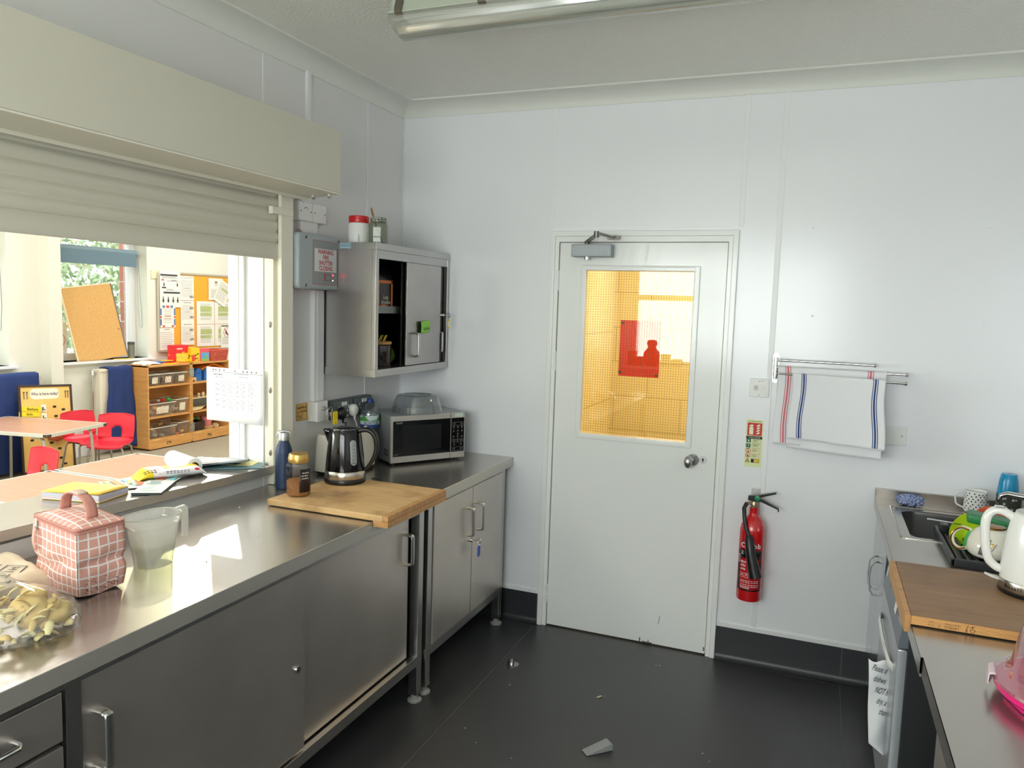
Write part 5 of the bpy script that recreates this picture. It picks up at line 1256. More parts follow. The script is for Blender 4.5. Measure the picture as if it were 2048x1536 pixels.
# ------------------------------------------------------------------ floor bits
T = thing('door_stop', 'small chrome half-dome door stop screwed to the black floor', 'door stop', (.925, -.50, 0))
b = B(TR(.925, -.50, .0005) @ RZ(20)); b.lathe([(.028, 0), (.028, .003)], n=30); b.done('base_disc', M['satin'], T)
b = B(TR(.922, -.50, .003) @ RZ(20))
b.grid(lambda u, v: (-.004 - .022 * math.sin(PI * v / 1) * abs(math.cos((u - .5) * PI)) , .024 * math.sin((u - .5) * PI) * (1 - .0 * v), .024 * v ** .7 * math.cos((u - .5) * PI) ** .6), 14, 8); 
b.done('dome_old', M['satin'], T) if False else None
b = B(TR(.925, -.50, .003) @ RZ(20))
vs = []; 
b.grid(lambda u, v: (-(.026 * math.cos(v * PI / 2) * math.sin(u * PI)) - .001, .026 * math.cos(v * PI / 2) * math.cos(u * PI), .026 * math.sin(v * PI / 2)), 18, 9); b.done('half_dome', M['satin'], T, solid=.001)
b = B(TR(.925, -.50, .003) @ RZ(20)); b.prism([(.022 * math.cos(t * PI / 14), .022 * math.sin(t * PI / 14)) for t in range(15)], .0, .006, 'x'); b.done('rubber_buffer', M['black'], T)
T = thing('door_wedge', 'grey rubber door wedge lying on the floor', 'door wedge', (1.48, -1.03, 0))
Mx = TR(1.482, -1.02, .001) @ RZ(44)
b = B(Mx); b.add([(-.055, -.021, 0), (.058, -.021, 0), (.058, .021, 0), (-.055, .021, 0), (-.055, -.021, .004), (.05, -.021, .030), (.058, -.021, .024), (.058, .021, .024), (.05, .021, .030), (-.055, .021, .004)],
      [(0, 3, 2, 1), (0, 1, 6, 5, 4), (3, 9, 8, 7, 2), (1, 2, 7, 6), (4, 5, 8, 9), (5, 6, 7, 8), (0, 4, 9, 3)])
o = b.done('wedge_body', mat('grey_rubber', (156, 158, 158), .6), T); bv = o.modifiers.new('b', 'BEVEL'); bv.width = .004; bv.segments = 3
tag(B(TR(1.38, -.62, .001) @ RZ(60)).box(-.013, .013, -.004, .004, 0, .003, .001).done('chip', mat('chip_cream', (214, 206, 176), .7)), 'small cream chip of food lying on the black floor by the door', 'crumb')
b = B(); rr = random.Random(9)
for k in range(22):
    x, y = rr.uniform(.8, 2.3), rr.uniform(-1.5, -.1); s_ = rr.uniform(.0015, .004); b.box(x, x + s_ * 1.6, y, y + s_, .0003, .0016)
tag(b.done('floor_crumbs', mat('floor_crumb', (170, 168, 160), .8)), 'tiny pale crumbs scattered over the black vinyl floor', 'crumbs', kind='stuff')
# ------------------------------------------------------------------ sink run on the far side
XR = 2.445; HT = .89
T = thing('sink_unit_top', 'steel sink top with bowl and upstand along the back wall', 'sink', (2.77, -.88, .85))
bx0, bx1, by0, by1 = 2.53, 3.0, -.635, -.20
b = B()
for x0, x1, y0, y1 in ((XR, 3.1, by1, -.004), (XR, 3.1, -1.755, by0), (XR, bx0, by0, by1), (bx1, 3.1, by0, by1)): b.box(x0, x1, y0, y1, .886, HT)
b.box(XR, XR + .004, -1.755, -.004, .842, .8885); b.box(XR, 3.1, -1.755, -1.751, .85, .8885)
b.done('top_plate', M['top'], T)
B().box(XR, 3.1, -.022, -.0, HT - .002, .932, .002).box(3.078, 3.1, -1.755, -.0225, HT - .002, .9315, .002).done('upstand', M['top'], T)
oc = rrect(bx0 - .03, bx1 + .03, by0 - .0, by1 + .04, .012)
b = B()
for k, (q, z0, z1) in enumerate(((.03, HT - .0005, HT + .0025),)):
    n_ = 24
lo = rrect(bx0, bx1, by0, by1, .06, 8); hi = rrect(bx0 - .001, bx1 + .001, by0 - .001, by1 + .001, .005, 8); bt = rrect(bx0 + .03, bx1 - .03, by0 + .03, by1 - .03, .06, 8)
m = len(lo); rings = [[(x, y, HT) for x, y in hi], [(x, y, HT - .003) for x, y in lo], [(x, y, HT - .02) for x, y in lo], [(x * .98 + .02 * y2[0], y * .98 + .02 * y2[1], HT - .12) for (x, y), y2 in zip(lo, bt)], [(x * .5 + .5 * y2[0], y * .5 + .5 * y2[1], HT - .168) for (x, y), y2 in zip(lo, bt)], [(x, y, HT - .178) for x, y in bt]]
b.add([p for r in rings for p in r], [(j * m + i, j * m + (i + 1) % m, (j + 1) * m + (i + 1) % m, (j + 1) * m + i) for j in range(len(rings) - 1) for i in range(m)] + [tuple((len(rings) - 1) * m + i for i in range(m))])
b.done('bowl', steel('bowl_steel', (140, 140, 140), .36, (60, 60, 60)), T, smooth=50)
b = B(); b.tube([(x, y, HT + .001) for x, y in rrect(bx0 - .034, bx1 + .03, by0 - .03, by1 + .045, .02)], .0035, 6, closed=True, flat=(.7, 1.2)); b.done('drip_ridge', M['top'], T)
B().lathe([(.035, 0), (.035, .002), (.02, .003), (0, .002)], (2.77, -.42, HT - .177), 24, False).done('waste', M['chrome'], T)
for x0 in (2.45, 2.45):
    pass
T = thing('sink_cupboard', 'polished steel cupboard under the sink with two bow handles', 'cabinet', (2.78, -.31, 0))
pf = steel('polished_front', (196, 200, 206), .16, (120, 120, 6), .05)
b = B(); b.box(2.475, 3.09, -.618, -.606, .10, .842); b.box(2.475, 3.09, -.016, -.008, .10, .842); b.box(2.475, 3.09, -.61, -.01, .10, .115); b.box(2.50, 3.09, -.61, -.01, .0, .10); b.done('carcass', M['frame'], T)
for y0, y1, yh in ((-.308, -.012, -.268), (-.606, -.312, -.352)):
    d = B().box(2.457, 2.475, y0, y1, .115, .836, .002).done('door', pf, T)
    b = B(); b.tube([(2.457, yh, .555), (2.440, yh, .556), (2.427, yh, .575), (2.424, yh, .625), (2.427, yh, .675), (2.440, yh, .694), (2.457, yh, .695)], .007, 10, flat=(.55, 1.9)); b.done('handle', M['chrome'], d)
T = thing('dishwasher', 'white dishwasher with a grey control strip under the worktop', 'dishwasher', (2.78, -.93, 0))
B().box(2.48, 3.06, -1.228, -.632, .02, .835, .003).done('casing', mat('dishwasher_side', (70, 72, 74), .4, .6), T)
dd = B().box(2.452, 2.482, -1.226, -.634, .10, .690, .008).done('door', mat('dishwasher_front', (186, 190, 196), .28, .35), T)
B().box(2.47, 2.482, -1.226, -.634, .02, .10).done('kick_plate', M['white'], T)
cp = B().prism([(2.452, .695), (2.482, .695), (2.482, .832), (2.472, .832)], -1.226, -.634, 'y').done('control_strip', mat('control_grey', (126, 132, 142), .35, .3), T)
sl = Matrix(((0, .144, -.99, 2.4515), (-1, 0, 0, 0), (0, .99, .144, .695), (0, 0, 0, 1)))
b = B(sl)
for y in (.73, .755, .78, .86, .885, .91, .935): b.quad(y, .055, y + .009, .068, .0006)
b.quad(.66, .05, .70, .085, .0006); [b.quad(1.13 + k * .018, .056, 1.143 + k * .018, .078, .0006) for k in range(4)]; b.done('control_print', mat('panel_print', (206, 208, 196), .5), cp)
B(sl).quad(1.0, .04, 1.055, .09, .0006).done('white_label', M['paper'], cp)
b = B(); b.tube([(2.452, -.70, .60), (2.442, -.72, .605), (2.436, -.80, .61), (2.434, -.93, .612), (2.436, -1.06, .61), (2.442, -1.14, .605), (2.452, -1.16, .60)], .008, 12, flat=(1.5, .6)); b.done('handle', M['whiteg'], dd)
# handwritten note curling off the dishwasher door
T = thing('handwritten_note', 'curled white handwritten note about the dishwasher hanging from its door', 'note', (2.42, -1.1, .22))
NP = Matrix(((.86, .10, .50, 2.382), (-.50, 0, .86, -1.085), (-.0, 1, 0, .592), (0, 0, 0, 1)))
def npf(u, v):
    x = .080 * u; y = -.33 * v; lx = .022 * v
    if v > .86: lx += .055 * (v - .86) / .14 * (1 - u) 
    return (x * (1 - .25 * v) + lx, y - (.006 * math.sin(u * 9) if v < .02 else 0), .012 * math.sin(u * PI) + .004 * math.sin(v * 9 + u * 4) - .020 * u * v)
NP = Matrix(((.90, 0, -.43, 2.385), (.43, 0, .90, -1.11), (0, 1, 0, .592), (0, 0, 0, 1)))
NP = Matrix(((.97, 0, .24, 2.386), (.24, 0, -.97, -1.10), (0, 1, 0, .592), (0, 0, 0, 1)))
B(NP).grid(npf, 16, 30).done('sheet', M['paper'], T, solid=.0004, smooth=180)
b = B(NP)
def on_note(s_, u, v, size):
    p = Vector(npf(u, v)); b.text(s_, size, TR(p.x, p.y, p.z - .003) @ RY(0) @ Matrix.Diagonal((1, 1, 1, 1)) @ RZ(-6), 'LEFT', sx=.62)
hand = lambda l: l
words = [('Please d', .12, .075), ('dishwa', .18, .185), ('NOT h', .24, .30), ('dry, a', .32, .41), ('than', .44, .52)]
for s_, u, v in words:
    k = b.M
    p = Vector(npf(u, v)); q = Vector(npf(u, v)); b.M = NP @ TR(p.x - .003, p.y + .004, .016) @ RZ(-13)
    # letters face the room: mirror-free because local z points into the sheet
    b.text(s_, .029, Matrix.Diagonal((1, 1, 1, 1)), 'LEFT', sx=.48, shear=.25)
    b.M = k
b.done('handwriting', M['ink'], T, fix=False)
T = thing('under_counter_oven', 'dark under-counter appliance with a steel bar handle', 'oven', (2.78, -2.16, 0))
B().box(2.50, 3.07, -2.50, -1.83, .02, .835, .003).done('casing', M['frame'], T)
d = B().box(2.478, 2.5, -2.49, -1.84, .10, .66, .003).done('door', M['blackg'], T)
B().box(2.478, 2.5, -2.49, -1.84, .67, .83, .003).done('fascia', M['front'], T)
b = B(); b.tube([(2.478, -1.88, .60), (2.45, -1.88, .60), (2.45, -2.44, .60), (2.478, -2.44, .60)], .009, 10); b.done('handle', M['chrome'], d)
T = thing('steel_side_worktop', 'steel worktop carrying the pink cake carrier', 'worktop', (2.77, -2.7, .85))
b = B(); b.box(2.449, 3.1, -3.9, -1.758, .886, .893, .001); b.box(2.449, 2.453, -3.9, -1.758, .845, .892); b.box(2.449, 3.1, -1.762, -1.758, .85, .892); b.done('top_plate', M['top'], T)
for x, y in ((2.52, -1.79), (2.52, -3.8), (3.05, -3.8), (3.05, -2.2)): l = B().box(x - .02, x + .02, y - .02, y + .02, .03, .886).done('leg', M['frame'], T); b = B(); b.lathe([(.03, 0), (.03, .008), (.016, .016), (.016, .034)], (x, y, 0), 16); b.done('foot', fm, l)
# board with the white kettle
RB = HT + .003
T = thing('chopping_board', 'worn brown chopping board under the white kettle', 'chopping board', (2.69, -1.312, RB))
B().box(2.4425, 2.965, -1.5505, -1.072, RB, RB + .025, .001).done('slab', M['board2'], T)
B().box(2.427, 2.442, -1.556, -1.072, RB - .022, RB + .0248, .002).done('end_strip', M['boardedge'], T)
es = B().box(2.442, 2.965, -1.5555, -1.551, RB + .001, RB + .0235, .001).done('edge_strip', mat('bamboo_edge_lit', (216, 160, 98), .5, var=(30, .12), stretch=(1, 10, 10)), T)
b = B(WY(2.53, -1.5560, RB + .012) @ RZ(180)); b.text('LÄMPLIG', .0085, TR(-.005, .004, 0)).text('Made in China', .006, TR(-.008, -.004, 0)).text('21', .007, TR(.022, .004, 0)).text('2217', .006, TR(.042, -.004, 0)).text('No 301', .005, TR(.042, .004, 0))
b.pen([[(-.042, -.009), (-.039, .0), (-.037, .008), (-.041, .008), (-.039, .0)], [(-.05, .009), (-.047, .003), (-.052, -.002), (-.058, .002), (-.055, .009), (-.05, .009)], [(-.052, -.002), (-.052, -.009)], [(-.047, -.004), (-.056, -.009)]], .0012)
b.done('burnt_lettering', mat('burnt_brown', (92, 52, 26), .8), es)
WK = (2.785, -1.215, RB + .0255)
T = thing('white_kettle', 'white electric kettle on the worn chopping board', 'kettle', WK)
B().lathe([(.086, 0), (.088, .003), (.088, .010), (.085, .012)], WK, 40).done('base_foot', M['black'], T)
sb = B().lathe([(.0865, .012), (.0875, .014), (.0865, .040), (.0855, .042)], WK, 44).done('steel_band', mat('kettle_band', (200, 196, 188), .2, 1.), T)
B().lathe([(.0855, .042), (.0865, .06), (.084, .11), (.078, .17), (.071, .215), (.066, .235), (.060, .242)], WK, 48).done('kettle_body', M['whiteg'], T)
B().lathe([(.0605, .241), (.058, .247), (.03, .251), (0, .252)], WK, 40, False).done('lid', mat('lid_grey', (206, 206, 200), .3), T)
wa2 = math.atan2(.12, -.99)
def wr(r, z): return (WK[0] + r * math.cos(wa2), WK[1] + r * math.sin(wa2), WK[2] + z)
b = B(); b.tube(cr([wr(.060, .222), wr(.085, .238), wr(.108, .240), wr(.124, .226), wr(.1305, .200), wr(.129, .16), wr(.123, .115), wr(.114, .084), wr(.096, .066), wr(.080, .060)]), .0125, 16, flat=(1.0, 1.15)); b.done('handle', M['whiteg'], T)
b = B(); b.box(*[v for v in (WK[0] - .112, WK[0] - .088, WK[1] + .0, WK[1] + .018, WK[2] + .2515, WK[2] + .2555)], .001); b.done('lid_button', M['chrome'], T)
b = B(); b.tube([wr(.083, .03), wr(.105, .034), wr(.122, .040)], [.009, .008, .005], 10, flat=(.5, 1.4)); b.done('switch_lever', M['white'], T)
b = B()
for k, ch in enumerate('Russell Hobbs'):
    a = 3.62 + k * .088 ; nn = Vector((math.cos(a), math.sin(a), 0)); tx = Vector((-nn.y, nn.x, 0)); p = Vector(WK) + nn * .0876 + Vector((0, 0, .025))
    b.text(ch, .014, Matrix(((tx.x, 0, nn.x, p.x), (tx.y, 0, nn.y, p.y), (0, 1, 0, p.z), (0, 0, 0, 1))), bold=.0003)
b.done('lettering', M['ink'], sb)
bpy.data.objects['white_kettle'].scale = (1, 1, .945)
# cake carrier
CC = (2.748, -1.895, .8935)
T = thing('cake_carrier', 'pink based cake carrier with a clear domed lid', 'cake carrier', CC)
pk = mat('hot_pink', (244, 40, 130), .25)
B().lathe([(.12, .006), (.13, .008), (.170, .014), (.179, .022), (.1805, .033), (.177, .035), (.172, .028), (.12, .012), (0, .012)], CC, 56, False).done('base', pk, T)
b = B()
for a in (195, 285, 15, 105): 
    c, s_ = math.cos(rad(a)), math.sin(rad(a)); b.M = TR(*CC) @ RZ(a); b.box(.105, .158, -.040, .040, 0, .0135, .004)
b.M = I4; b.done('foot', pk, T)
B().lathe([(.1815, .034), (.1835, .037), (.182, .042), (.165, .046), (.158, .050), (.150, .070), (.142, .12), (.135, .150), (.122, .168), (.112, .172), (.06, .174), (0, .174)], CC, 60, False).done('clear_lid', glass('cake_lid_clear', (252, 240, 244), .5, .06, ((236, 214, 222), .26)), T, smooth=50)
B().lathe([(.118, .012), (.118, .075), (.112, .08), (0, .08)], (CC[0], CC[1], CC[2] + .001), 40, False).done('inner_tray', mat('pink_insert', (222, 120, 150), .4), T)
b = B(TR(*CC) @ RZ(172)); b.prism([(.178, .050), (.19, .046), (.192, .020), (.186, .018), (.185, .040), (.174, .044)], -.03, .03, 'y'); o = b.done('clip', mat('clip_clear', (238, 214, 222), .3, alpha=.75), T); bv = o.modifiers.new('b', 'BEVEL'); bv.width = .004; bv.segments = 3
# round the sink
T = tag(B().ball((2.575, -.115, HT + .025), .048, 48, 32, (1.1, .8, .5), .34, 3.2, 5).done('dishcloth', spot_mat('checked_cloth', (66, 92, 158), (214, 220, 232), 230, .42, .9), smooth=180), 'crumpled blue and white dishcloth behind the sink', 'cloth')
def mug(name, label, c, r, h, m, ha, hs=.026, inner=None, cat='mug'):
    T = thing(name, label, cat, c)
    B().lathe([(r * .9, 0), (r * .97, .003), (r, .012), (r, h - .002), (r - .002, h), (r - .004, h - .002), (r - .005, .012), (r * .8, .006), (0, .006)], c, 36, True if False else False).done('mug_body', m, T)
    if ha is not None:
        P = [(r * .95, h * .84), (r + hs * .55, h * .88), (r + hs, h * .72), (r + hs * 1.02, h * .5), (r + hs * .8, h * .28), (r * .96, h * .16)]
        b = B(); b.tube(cr([(c[0] + q * math.cos(ha), c[1] + q * math.sin(ha), c[2] + z) for q, z in P]), .0048, 10, flat=(.8, 1.3)); b.done('handle', inner or m, T)
    return T
DM = mug('dotted_mug', 'white mug with black dots standing behind the sink', (2.818, -.10, HT + .0015), .0415, .090, M['whiteg'], 3.05, .03)
b = B(); rr = random.Random(31)
for j in range(8):
    for k in range(15):
        a = (k + .5 * (j % 2) + rr.uniform(-.16, .16)) * 2 * PI / 15; z = .008 + j * .0105 + rr.uniform(-.002, .002); nn = Vector((math.cos(a), math.sin(a), 0)); tx = Vector((-nn.y, nn.x, 0)); p = Vector((2.818, -.10, HT + .0015 + z)) + nn * (.0413 if z > .014 else .0404)
        b.M = Matrix(((tx.x, 0, nn.x, p.x), (tx.y, 0, nn.y, p.y), (0, 1, 0, p.z), (0, 0, 0, 1))); b.lathe([(.0031, 0), (.0029, .0004), (0, .0005)], n=10, cap=False)
b.M = I4; b.done('dot_print', M['ink'], DM)
mug('floral_mug', 'dark mug with pale flowers holding up the blue tumbler', (2.942, -.075, HT + .0015), .046, .088, spot_mat('floral_glaze', (62, 66, 56), (196, 198, 192), 48, .26, .3), 1.4, .028)
B().lathe([(.034, .0), (.0335, .002), (.030, .03), (.025, .072), (.0225, .078), (0, .079)], (2.942, -.075, 0), 32, False)
tag(B().lathe([(.0355, 0), (.038, .002), (.0378, .03), (.034, .066), (.0295, .092), (.027, .096), (0, .0965)], (2.935, -.080, HT + .0765), 36, False).done('blue_tumbler', mat('turquoise_plastic', (10, 142, 190), .25)), 'blue plastic tumbler upside down in the floral mug', 'tumbler')
T = thing('tap', 'chrome mixer tap reaching over the sink', 'tap', (3.05, -.30, HT))
b = B(); b.lathe([(.026, 0), (.026, .01), (.018, .014), (.017, .09), (.014, .095)], (3.045, -.30, HT + .001), 22); b.done('tap_body', M['chrome'], T)
b = B(); b.tube([(3.045, -.30, .975), (3.02, -.285, .995), (2.96, -.26, 1.006), (2.905, -.237, 1.008), (2.885, -.229, .998), (2.884, -.2285, .985)], [.014, .0135, .0125, .012, .012, .011], 16); b.done('spout', M['chrome'], T)
b = B(); b.tube([(3.045, -.30, .985), (3.045, -.30, 1.02), (3.05, -.33, 1.03)], .007, 10); b.done('lever', M['chrome'], T)
# drainer and washing up
T = thing('dish_drainer', 'black ribbed plastic dish drainer tray beside the sink', 'dish drainer', (2.85, -.74, HT))
dm = mat('drainer_black', (46, 47, 50), .4)
b = B(); b.box(2.615, 3.03, -.955, -.535, HT + .001, HT + .006, .002); b.box(2.615, 2.628, -.955, -.535, HT + .001, HT + .030, .004); b.box(3.018, 3.03, -.955, -.535, HT + .001, HT + .030, .004); b.box(2.615, 3.03, -.955, -.943, HT + .001, HT + .028, .004); b.box(2.615, 3.03, -.547, -.535, HT + .001, HT + .030, .004); b.done('tray', dm, T)
for k in range(14):
    x = 2.645 + k * .028
    b = B(); b.tube([(x, -.94, HT + .012), (x, -.55, HT + .012)], .007, 8); b.done('rib', dm, T)
b = B(); b.box(2.628, 2.655, -.60, -.56, HT + .006, HT + .05, .003); b.done('cutlery_block', M['black'], T)
T = thing('lime_bowl', 'lime green plastic bowl leaning in the dish drainer', 'bowl', (2.72, -.63, .92))
b = B(TR(2.708, -.655, .942) @ RZ(20) @ RY(-58) @ RX(8) @ Matrix.Diagonal((.86, .86, .86, 1))); b.lathe([(.03, -.036), (.05, -.03), (.066, -.008), (.073, .022), (.071, .022), (.062, -.006), (.045, -.026), (0, -.030)], n=36, cap=False); b.done('bowl_body', mat('lime_plastic', (176, 204, 30), .3), T)
tag(B(TR(2.70, -.745, .930) @ RY(-74)).lathe([(.034, 0), (.036, .003), (.033, .012), (0, .012)], n=30).done('green_saucer', mat('bright_green', (60, 196, 90), .35)), 'bright green saucer seen through the creamer handle', 'saucer')  # small round green lid standing on edge
tag(B(TR(2.79, -.562, .948) @ RZ(6) @ RX(82) @ Matrix.Diagonal((.85, .85, 1, 1))).lathe([(.0, 0), (.05, .0), (.085, .012), (.085, .015), (.05, .004), (0, .004)], n=40, cap=False).done('orange_plate', mat('orange_plastic', (244, 112, 76), .35)), 'orange plate standing upright at the back of the drainer', 'plate')
tag(B(TR(2.91, -.60, .955) @ RZ(8) @ RX(76)).lathe([(.0, 0), (.05, .0), (.085, .012), (.085, .015), (.05, .004), (0, .004)], n=40, cap=False).done('blue_plate', mat('royal_blue', (36, 70, 170), .35)), 'blue plate standing upright behind the green container', 'plate')
T = thing('green_container', 'dark green plastic lid resting over the creamer in the drainer', 'container', (2.80, -.72, .99))
B(TR(2.79, -.715, .998) @ RZ(-8) @ RY(6)).box(-.10, .12, -.045, .045, -.016, .016, .008).done('lid', M['green'], T)
B(TR(2.88, -.70, .942) @ RZ(-8)).box(-.06, .07, -.045, .045, -.045, .035, .012).done('container_body', mat('deep_green', (10, 84, 74), .4), T)
CR = (2.745, -.845, HT + .020)
T = thing('white_creamer', 'white gold-rimmed pot upside down in the dish drainer', 'creamer', CR)
cw = mat('porcelain', (232, 228, 214), .12, coat=.5); gd = mat('gold_trim', (150, 104, 50), .25, 1.)
B().lathe([(.050, .0), (.060, .004), (.070, .014), (.073, .03), (.070, .05), (.060, .075), (.046, .092), (.036, .098)], CR, 40).done('pot_body', cw, T)
B().lathe([(.034, .098), (.037, .099), (.037, .104), (.034, .105)], CR, 36).done('gold_rim', gd, T)
a = math.atan2(.28, -.96)
hp = [(.060, .078), (.085, .082), (.105, .068), (.114, .046), (.108, .022), (.090, .010), (.068, .016)]
b = B(); b.tube(cr([(CR[0] + q * math.cos(a), CR[1] + q * math.sin(a), CR[2] + z) for q, z in hp]), .0055, 10); b.done('handle', cw, T)
b = B(); b.tube(cr([(CR[0] + (q + .004) * math.cos(a) - .002, CR[1] + (q + .004) * math.sin(a) - .004, CR[2] + z) for q, z in hp]), .0032, 8); b.done('handle_gilding', gd, T)
def potpatch(u, v, a0, a1, z0, z1):
    a = a0 + (a1 - a0) * u + .28 * v * 0; z = z0 + (z1 - z0) * v; r = .0735 - max(0, z - .03) * .22 - max(0, .03 - z) * .10
    r = .0738 if z < .036 else .0738 - (z - .036) * .30
    return (CR[0] + r * math.cos(a + v * .12), CR[1] + r * math.sin(a + v * .12), CR[2] + z)
B().grid(lambda u, v: potpatch(u, v, 4.02, 4.38, .018, .072), 8, 6).done('grey_motif', mat('motif_grey', (110, 108, 106), .4), T, solid=.0006)
B().grid(lambda u, v: potpatch(u, v, 4.30, 4.52, .042, .060), 8, 6).done('gold_motif', mat('motif_gold', (226, 186, 110), .3, .4), T, solid=.0014)
b = B(); b.tube([potpatch(0, k / 6, 4.38 + .04 * k, 0, .018, .060) for k in range(7)], .0008, 5); b.done('motif_line', M['ink'], T)
b = B(TR(2.63, -.615, .957) @ RZ(4) @ RY(4)); b.box(-.05, .06, -.008, .008, -.0015, .0015, .0012); b.tube([(-.05, 0, 0), (-.02, 0, 0), (.06, 0, 0)], [.0045, .0055, .004], 8, flat=(.5, 1.6))
tag(b.done('knife', M['chrome']), 'steel knife handle sticking out of the drainer towards the sink', 'knife')
# ------------------------------------------------------------------ rear window sill, seen mirrored in the door glass
T = thing('carafe', 'round bottle standing on the rear window sill', 'bottle', (.42, -4.80, 1.06))
B().lathe([(.05, 0), (.085, .04), (.095, .10), (.085, .16), (.05, .20), (.045, .22), (.06, .25), (.05, .29), (.0, .30)], (.42, -4.80, 1.0605), 28, True).done('bottle_body', M['dark'], T)
for k, (x, w_, h, c) in enumerate(((.195, .08, .16, (70, 60, 52)), (.285, .06, .10, (88, 80, 70)), (.575, .09, .14, (64, 66, 70)), (.70, .10, .09, (80, 72, 60)), (1.05, .12, .22, (70, 70, 66)), (1.30, .16, .15, (90, 80, 66)))):
    T = thing('storage_box', ('small dark box', 'low brown tin', 'upright grey carton', 'flat brown packet', 'tall grey carton', 'wide brown box')[k] + ' on the rear window sill', 'box', (x, -4.82, 1.06))
    B().box(x - w_ / 2, x + w_ / 2, -4.90, -4.76, 1.0605, 1.06 + h, .004).done('carton', mat('sill_box_%d' % k, c, .7), T)
    B().box(x - w_ / 2 - .002, x + w_ / 2 + .002, -4.902, -4.758, 1.06 + h * .8, 1.061 + h, .003).done('lid', mat('sill_lid_%d' % k, tuple(v * .8 for v in c), .7), T)
# ------------------------------------------------------------------ classroom beyond the hatch
tm = wood('table_laminate', (206, 160, 134), (192, 144, 118), 2.2, (1.2, 16, 1), .35, 1.0); alu = mat('table_edge_white', (222, 224, 214), .35, .3)
def table(w, d, label, loc, rz, first=None):
    T = thing('classroom_table', label, 'table', (0, 0, 0), 0, 'wood-topped classroom tables')
    B().box(-w / 2, w / 2, -d / 2, d / 2, .578, .6).done('table_top', tm, T)
    b = B(); e = .012
    for q in ((-w / 2 - e, w / 2 + e, -d / 2 - e, -d / 2), (-w / 2 - e, w / 2 + e, d / 2, d / 2 + e), (-w / 2 - e, -w / 2, -d / 2, d / 2), (w / 2, w / 2 + e, -d / 2, d / 2)): b.box(*q, .570, .602, .003)
    b.done('edging', alu, T)
    for x in (-1, 1):
        for y in (-1, 1):
            b = B(); cx, cy = x * (w / 2 - .008), y * (d / 2 - .008); b.box(cx - .022, cx + .022, cy - .022, cy + .022, .5695, .6005, .006); b.done('corner_cap', mat('cap_brown', (84, 66, 58), .5), T)
            b = B(); cx, cy = x * (w / 2 - .09), y * (d / 2 - .06)
            b.tube([(cx - x * .10, cy, .555), (cx - x * .03, cy, .552), (cx, cy, .53), (cx + x * .01, cy, .48), (cx + x * .03, cy + y * .01, .0)], .0125, 10); b.done('leg', mat('leg_grey', (190, 188, 176), .35, .7), T)
    T.location = loc; T.rotation_euler = (0, 0, rad(rz)); T.scale = (1.037, 1.037, .934); return T
t1 = table(.95, .62, 'classroom table with red chairs tucked round its far corner', (-4.01, .688, 0), 11)
t2 = table(1.12, .60, 'classroom table end-on nearer the shelf unit, touching its twin', (-1.71, -.04, 0), 0)
t3 = table(1.12, .60, 'classroom table just behind the yellow folder on the ledge', (-1.715, -.711, 0), 0)
crm = mat('chair_red', (222, 44, 64), .35, sub=.05); cl_ = mat('chair_leg_grey', (170, 164, 152), .35, .6)
def chair(label, loc, rz):
    T = thing('classroom_chair', label, 'chair', (0, 0, 0), 0, 'red classroom chairs')
    P = [(-.185, .328), (-.18, .345), (-.14, .353), (-.04, .346), (.06, .343), (.12, .352), (.155, .385), (.172, .44), (.184, .51), (.196, .58), (.204, .63), (.206, .645)]
    NU, NV = 29, 45; vs = []
    for j in range(NV):
        t = j / (NV - 1) * (len(P) - 1); i = min(int(t), len(P) - 2); f = t - i; y = P[i][0] * (1 - f) + P[i + 1][0] * f; z = P[i][1] * (1 - f) + P[i + 1][1] * f
        v = j / (NV - 1)
        hw = .175 if v < .5 else .175 + .012 * math.sin((v - .5) * 2 * PI)
        if v > .86: hw *= 1 - .30 * ((v - .86) / .14) ** 3
        if v < .06: hw *= 1 - .10 * ((.06 - v) / .06) ** 2
        for k in range(NU):
            u = k / (NU - 1) * 2 - 1
            vs.append((hw * u, y - (.022 * u * u if v > .55 else 0) , z + (.012 * abs(u) ** 3 if v < .5 else -.012 * abs(u) ** 4 * max(0, v - .85) / .15)))
    fs = []
    for j in range(NV - 1):
        for k in range(NU - 1):
            c = [(k / (NU - 1) * 2 - 1) * .18, vs[j * NU + k][2]]
            if j > NV * .55 and ((vs[j * NU + k][0] + .006) / .056) ** 3 ** 1 < 9 and (abs(vs[j * NU + k][0] + .006) / .055) ** 3 + (abs(c[1] - .445 + .004) / .056) ** 3 < 1: continue
            fs.append((j * NU + k, j * NU + k + 1, (j + 1) * NU + k + 1, (j + 1) * NU + k))
    B().add(vs, fs).done('seat_shell', crm, T, solid=.007, smooth=70)
    for x in (-1, 1):
        b = B(); b.tube([(x * .11, -.13, .335), (x * .15, -.145, .332), (x * .165, -.15, .31), (x * .185, -.19, .0)], .0105, 8); b.done('leg', cl_, T)
        b = B(); b.tube([(x * .11, .09, .332), (x * .15, .10, .33), (x * .165, .11, .31), (x * .19, .185, .0)], .0105, 8); b.done('leg', cl_, T)
        b = B(); b.box(x * .12 - .015, x * .12 + .015, -.13, .09, .334, .344, .002); b.done('seat_bracket', M['black'], T)
    T.location = loc; T.rotation_euler = (0, 0, rad(rz)); T.scale = (.86, .86, .9); return T
c1 = chair('red chair facing out beside the wooden shelf unit', (-3.79, 1.33, 0), 30)
def again(src, label, loc, rz): return dup(src, loc, rz, label)
again(c1, 'red chair in front of the Who is here today board', (-4.13, 1.36, 0), 80)
again(c1, 'red chair with its back to the serving hatch between two tables', (-2.93, -.12, 0), -4)
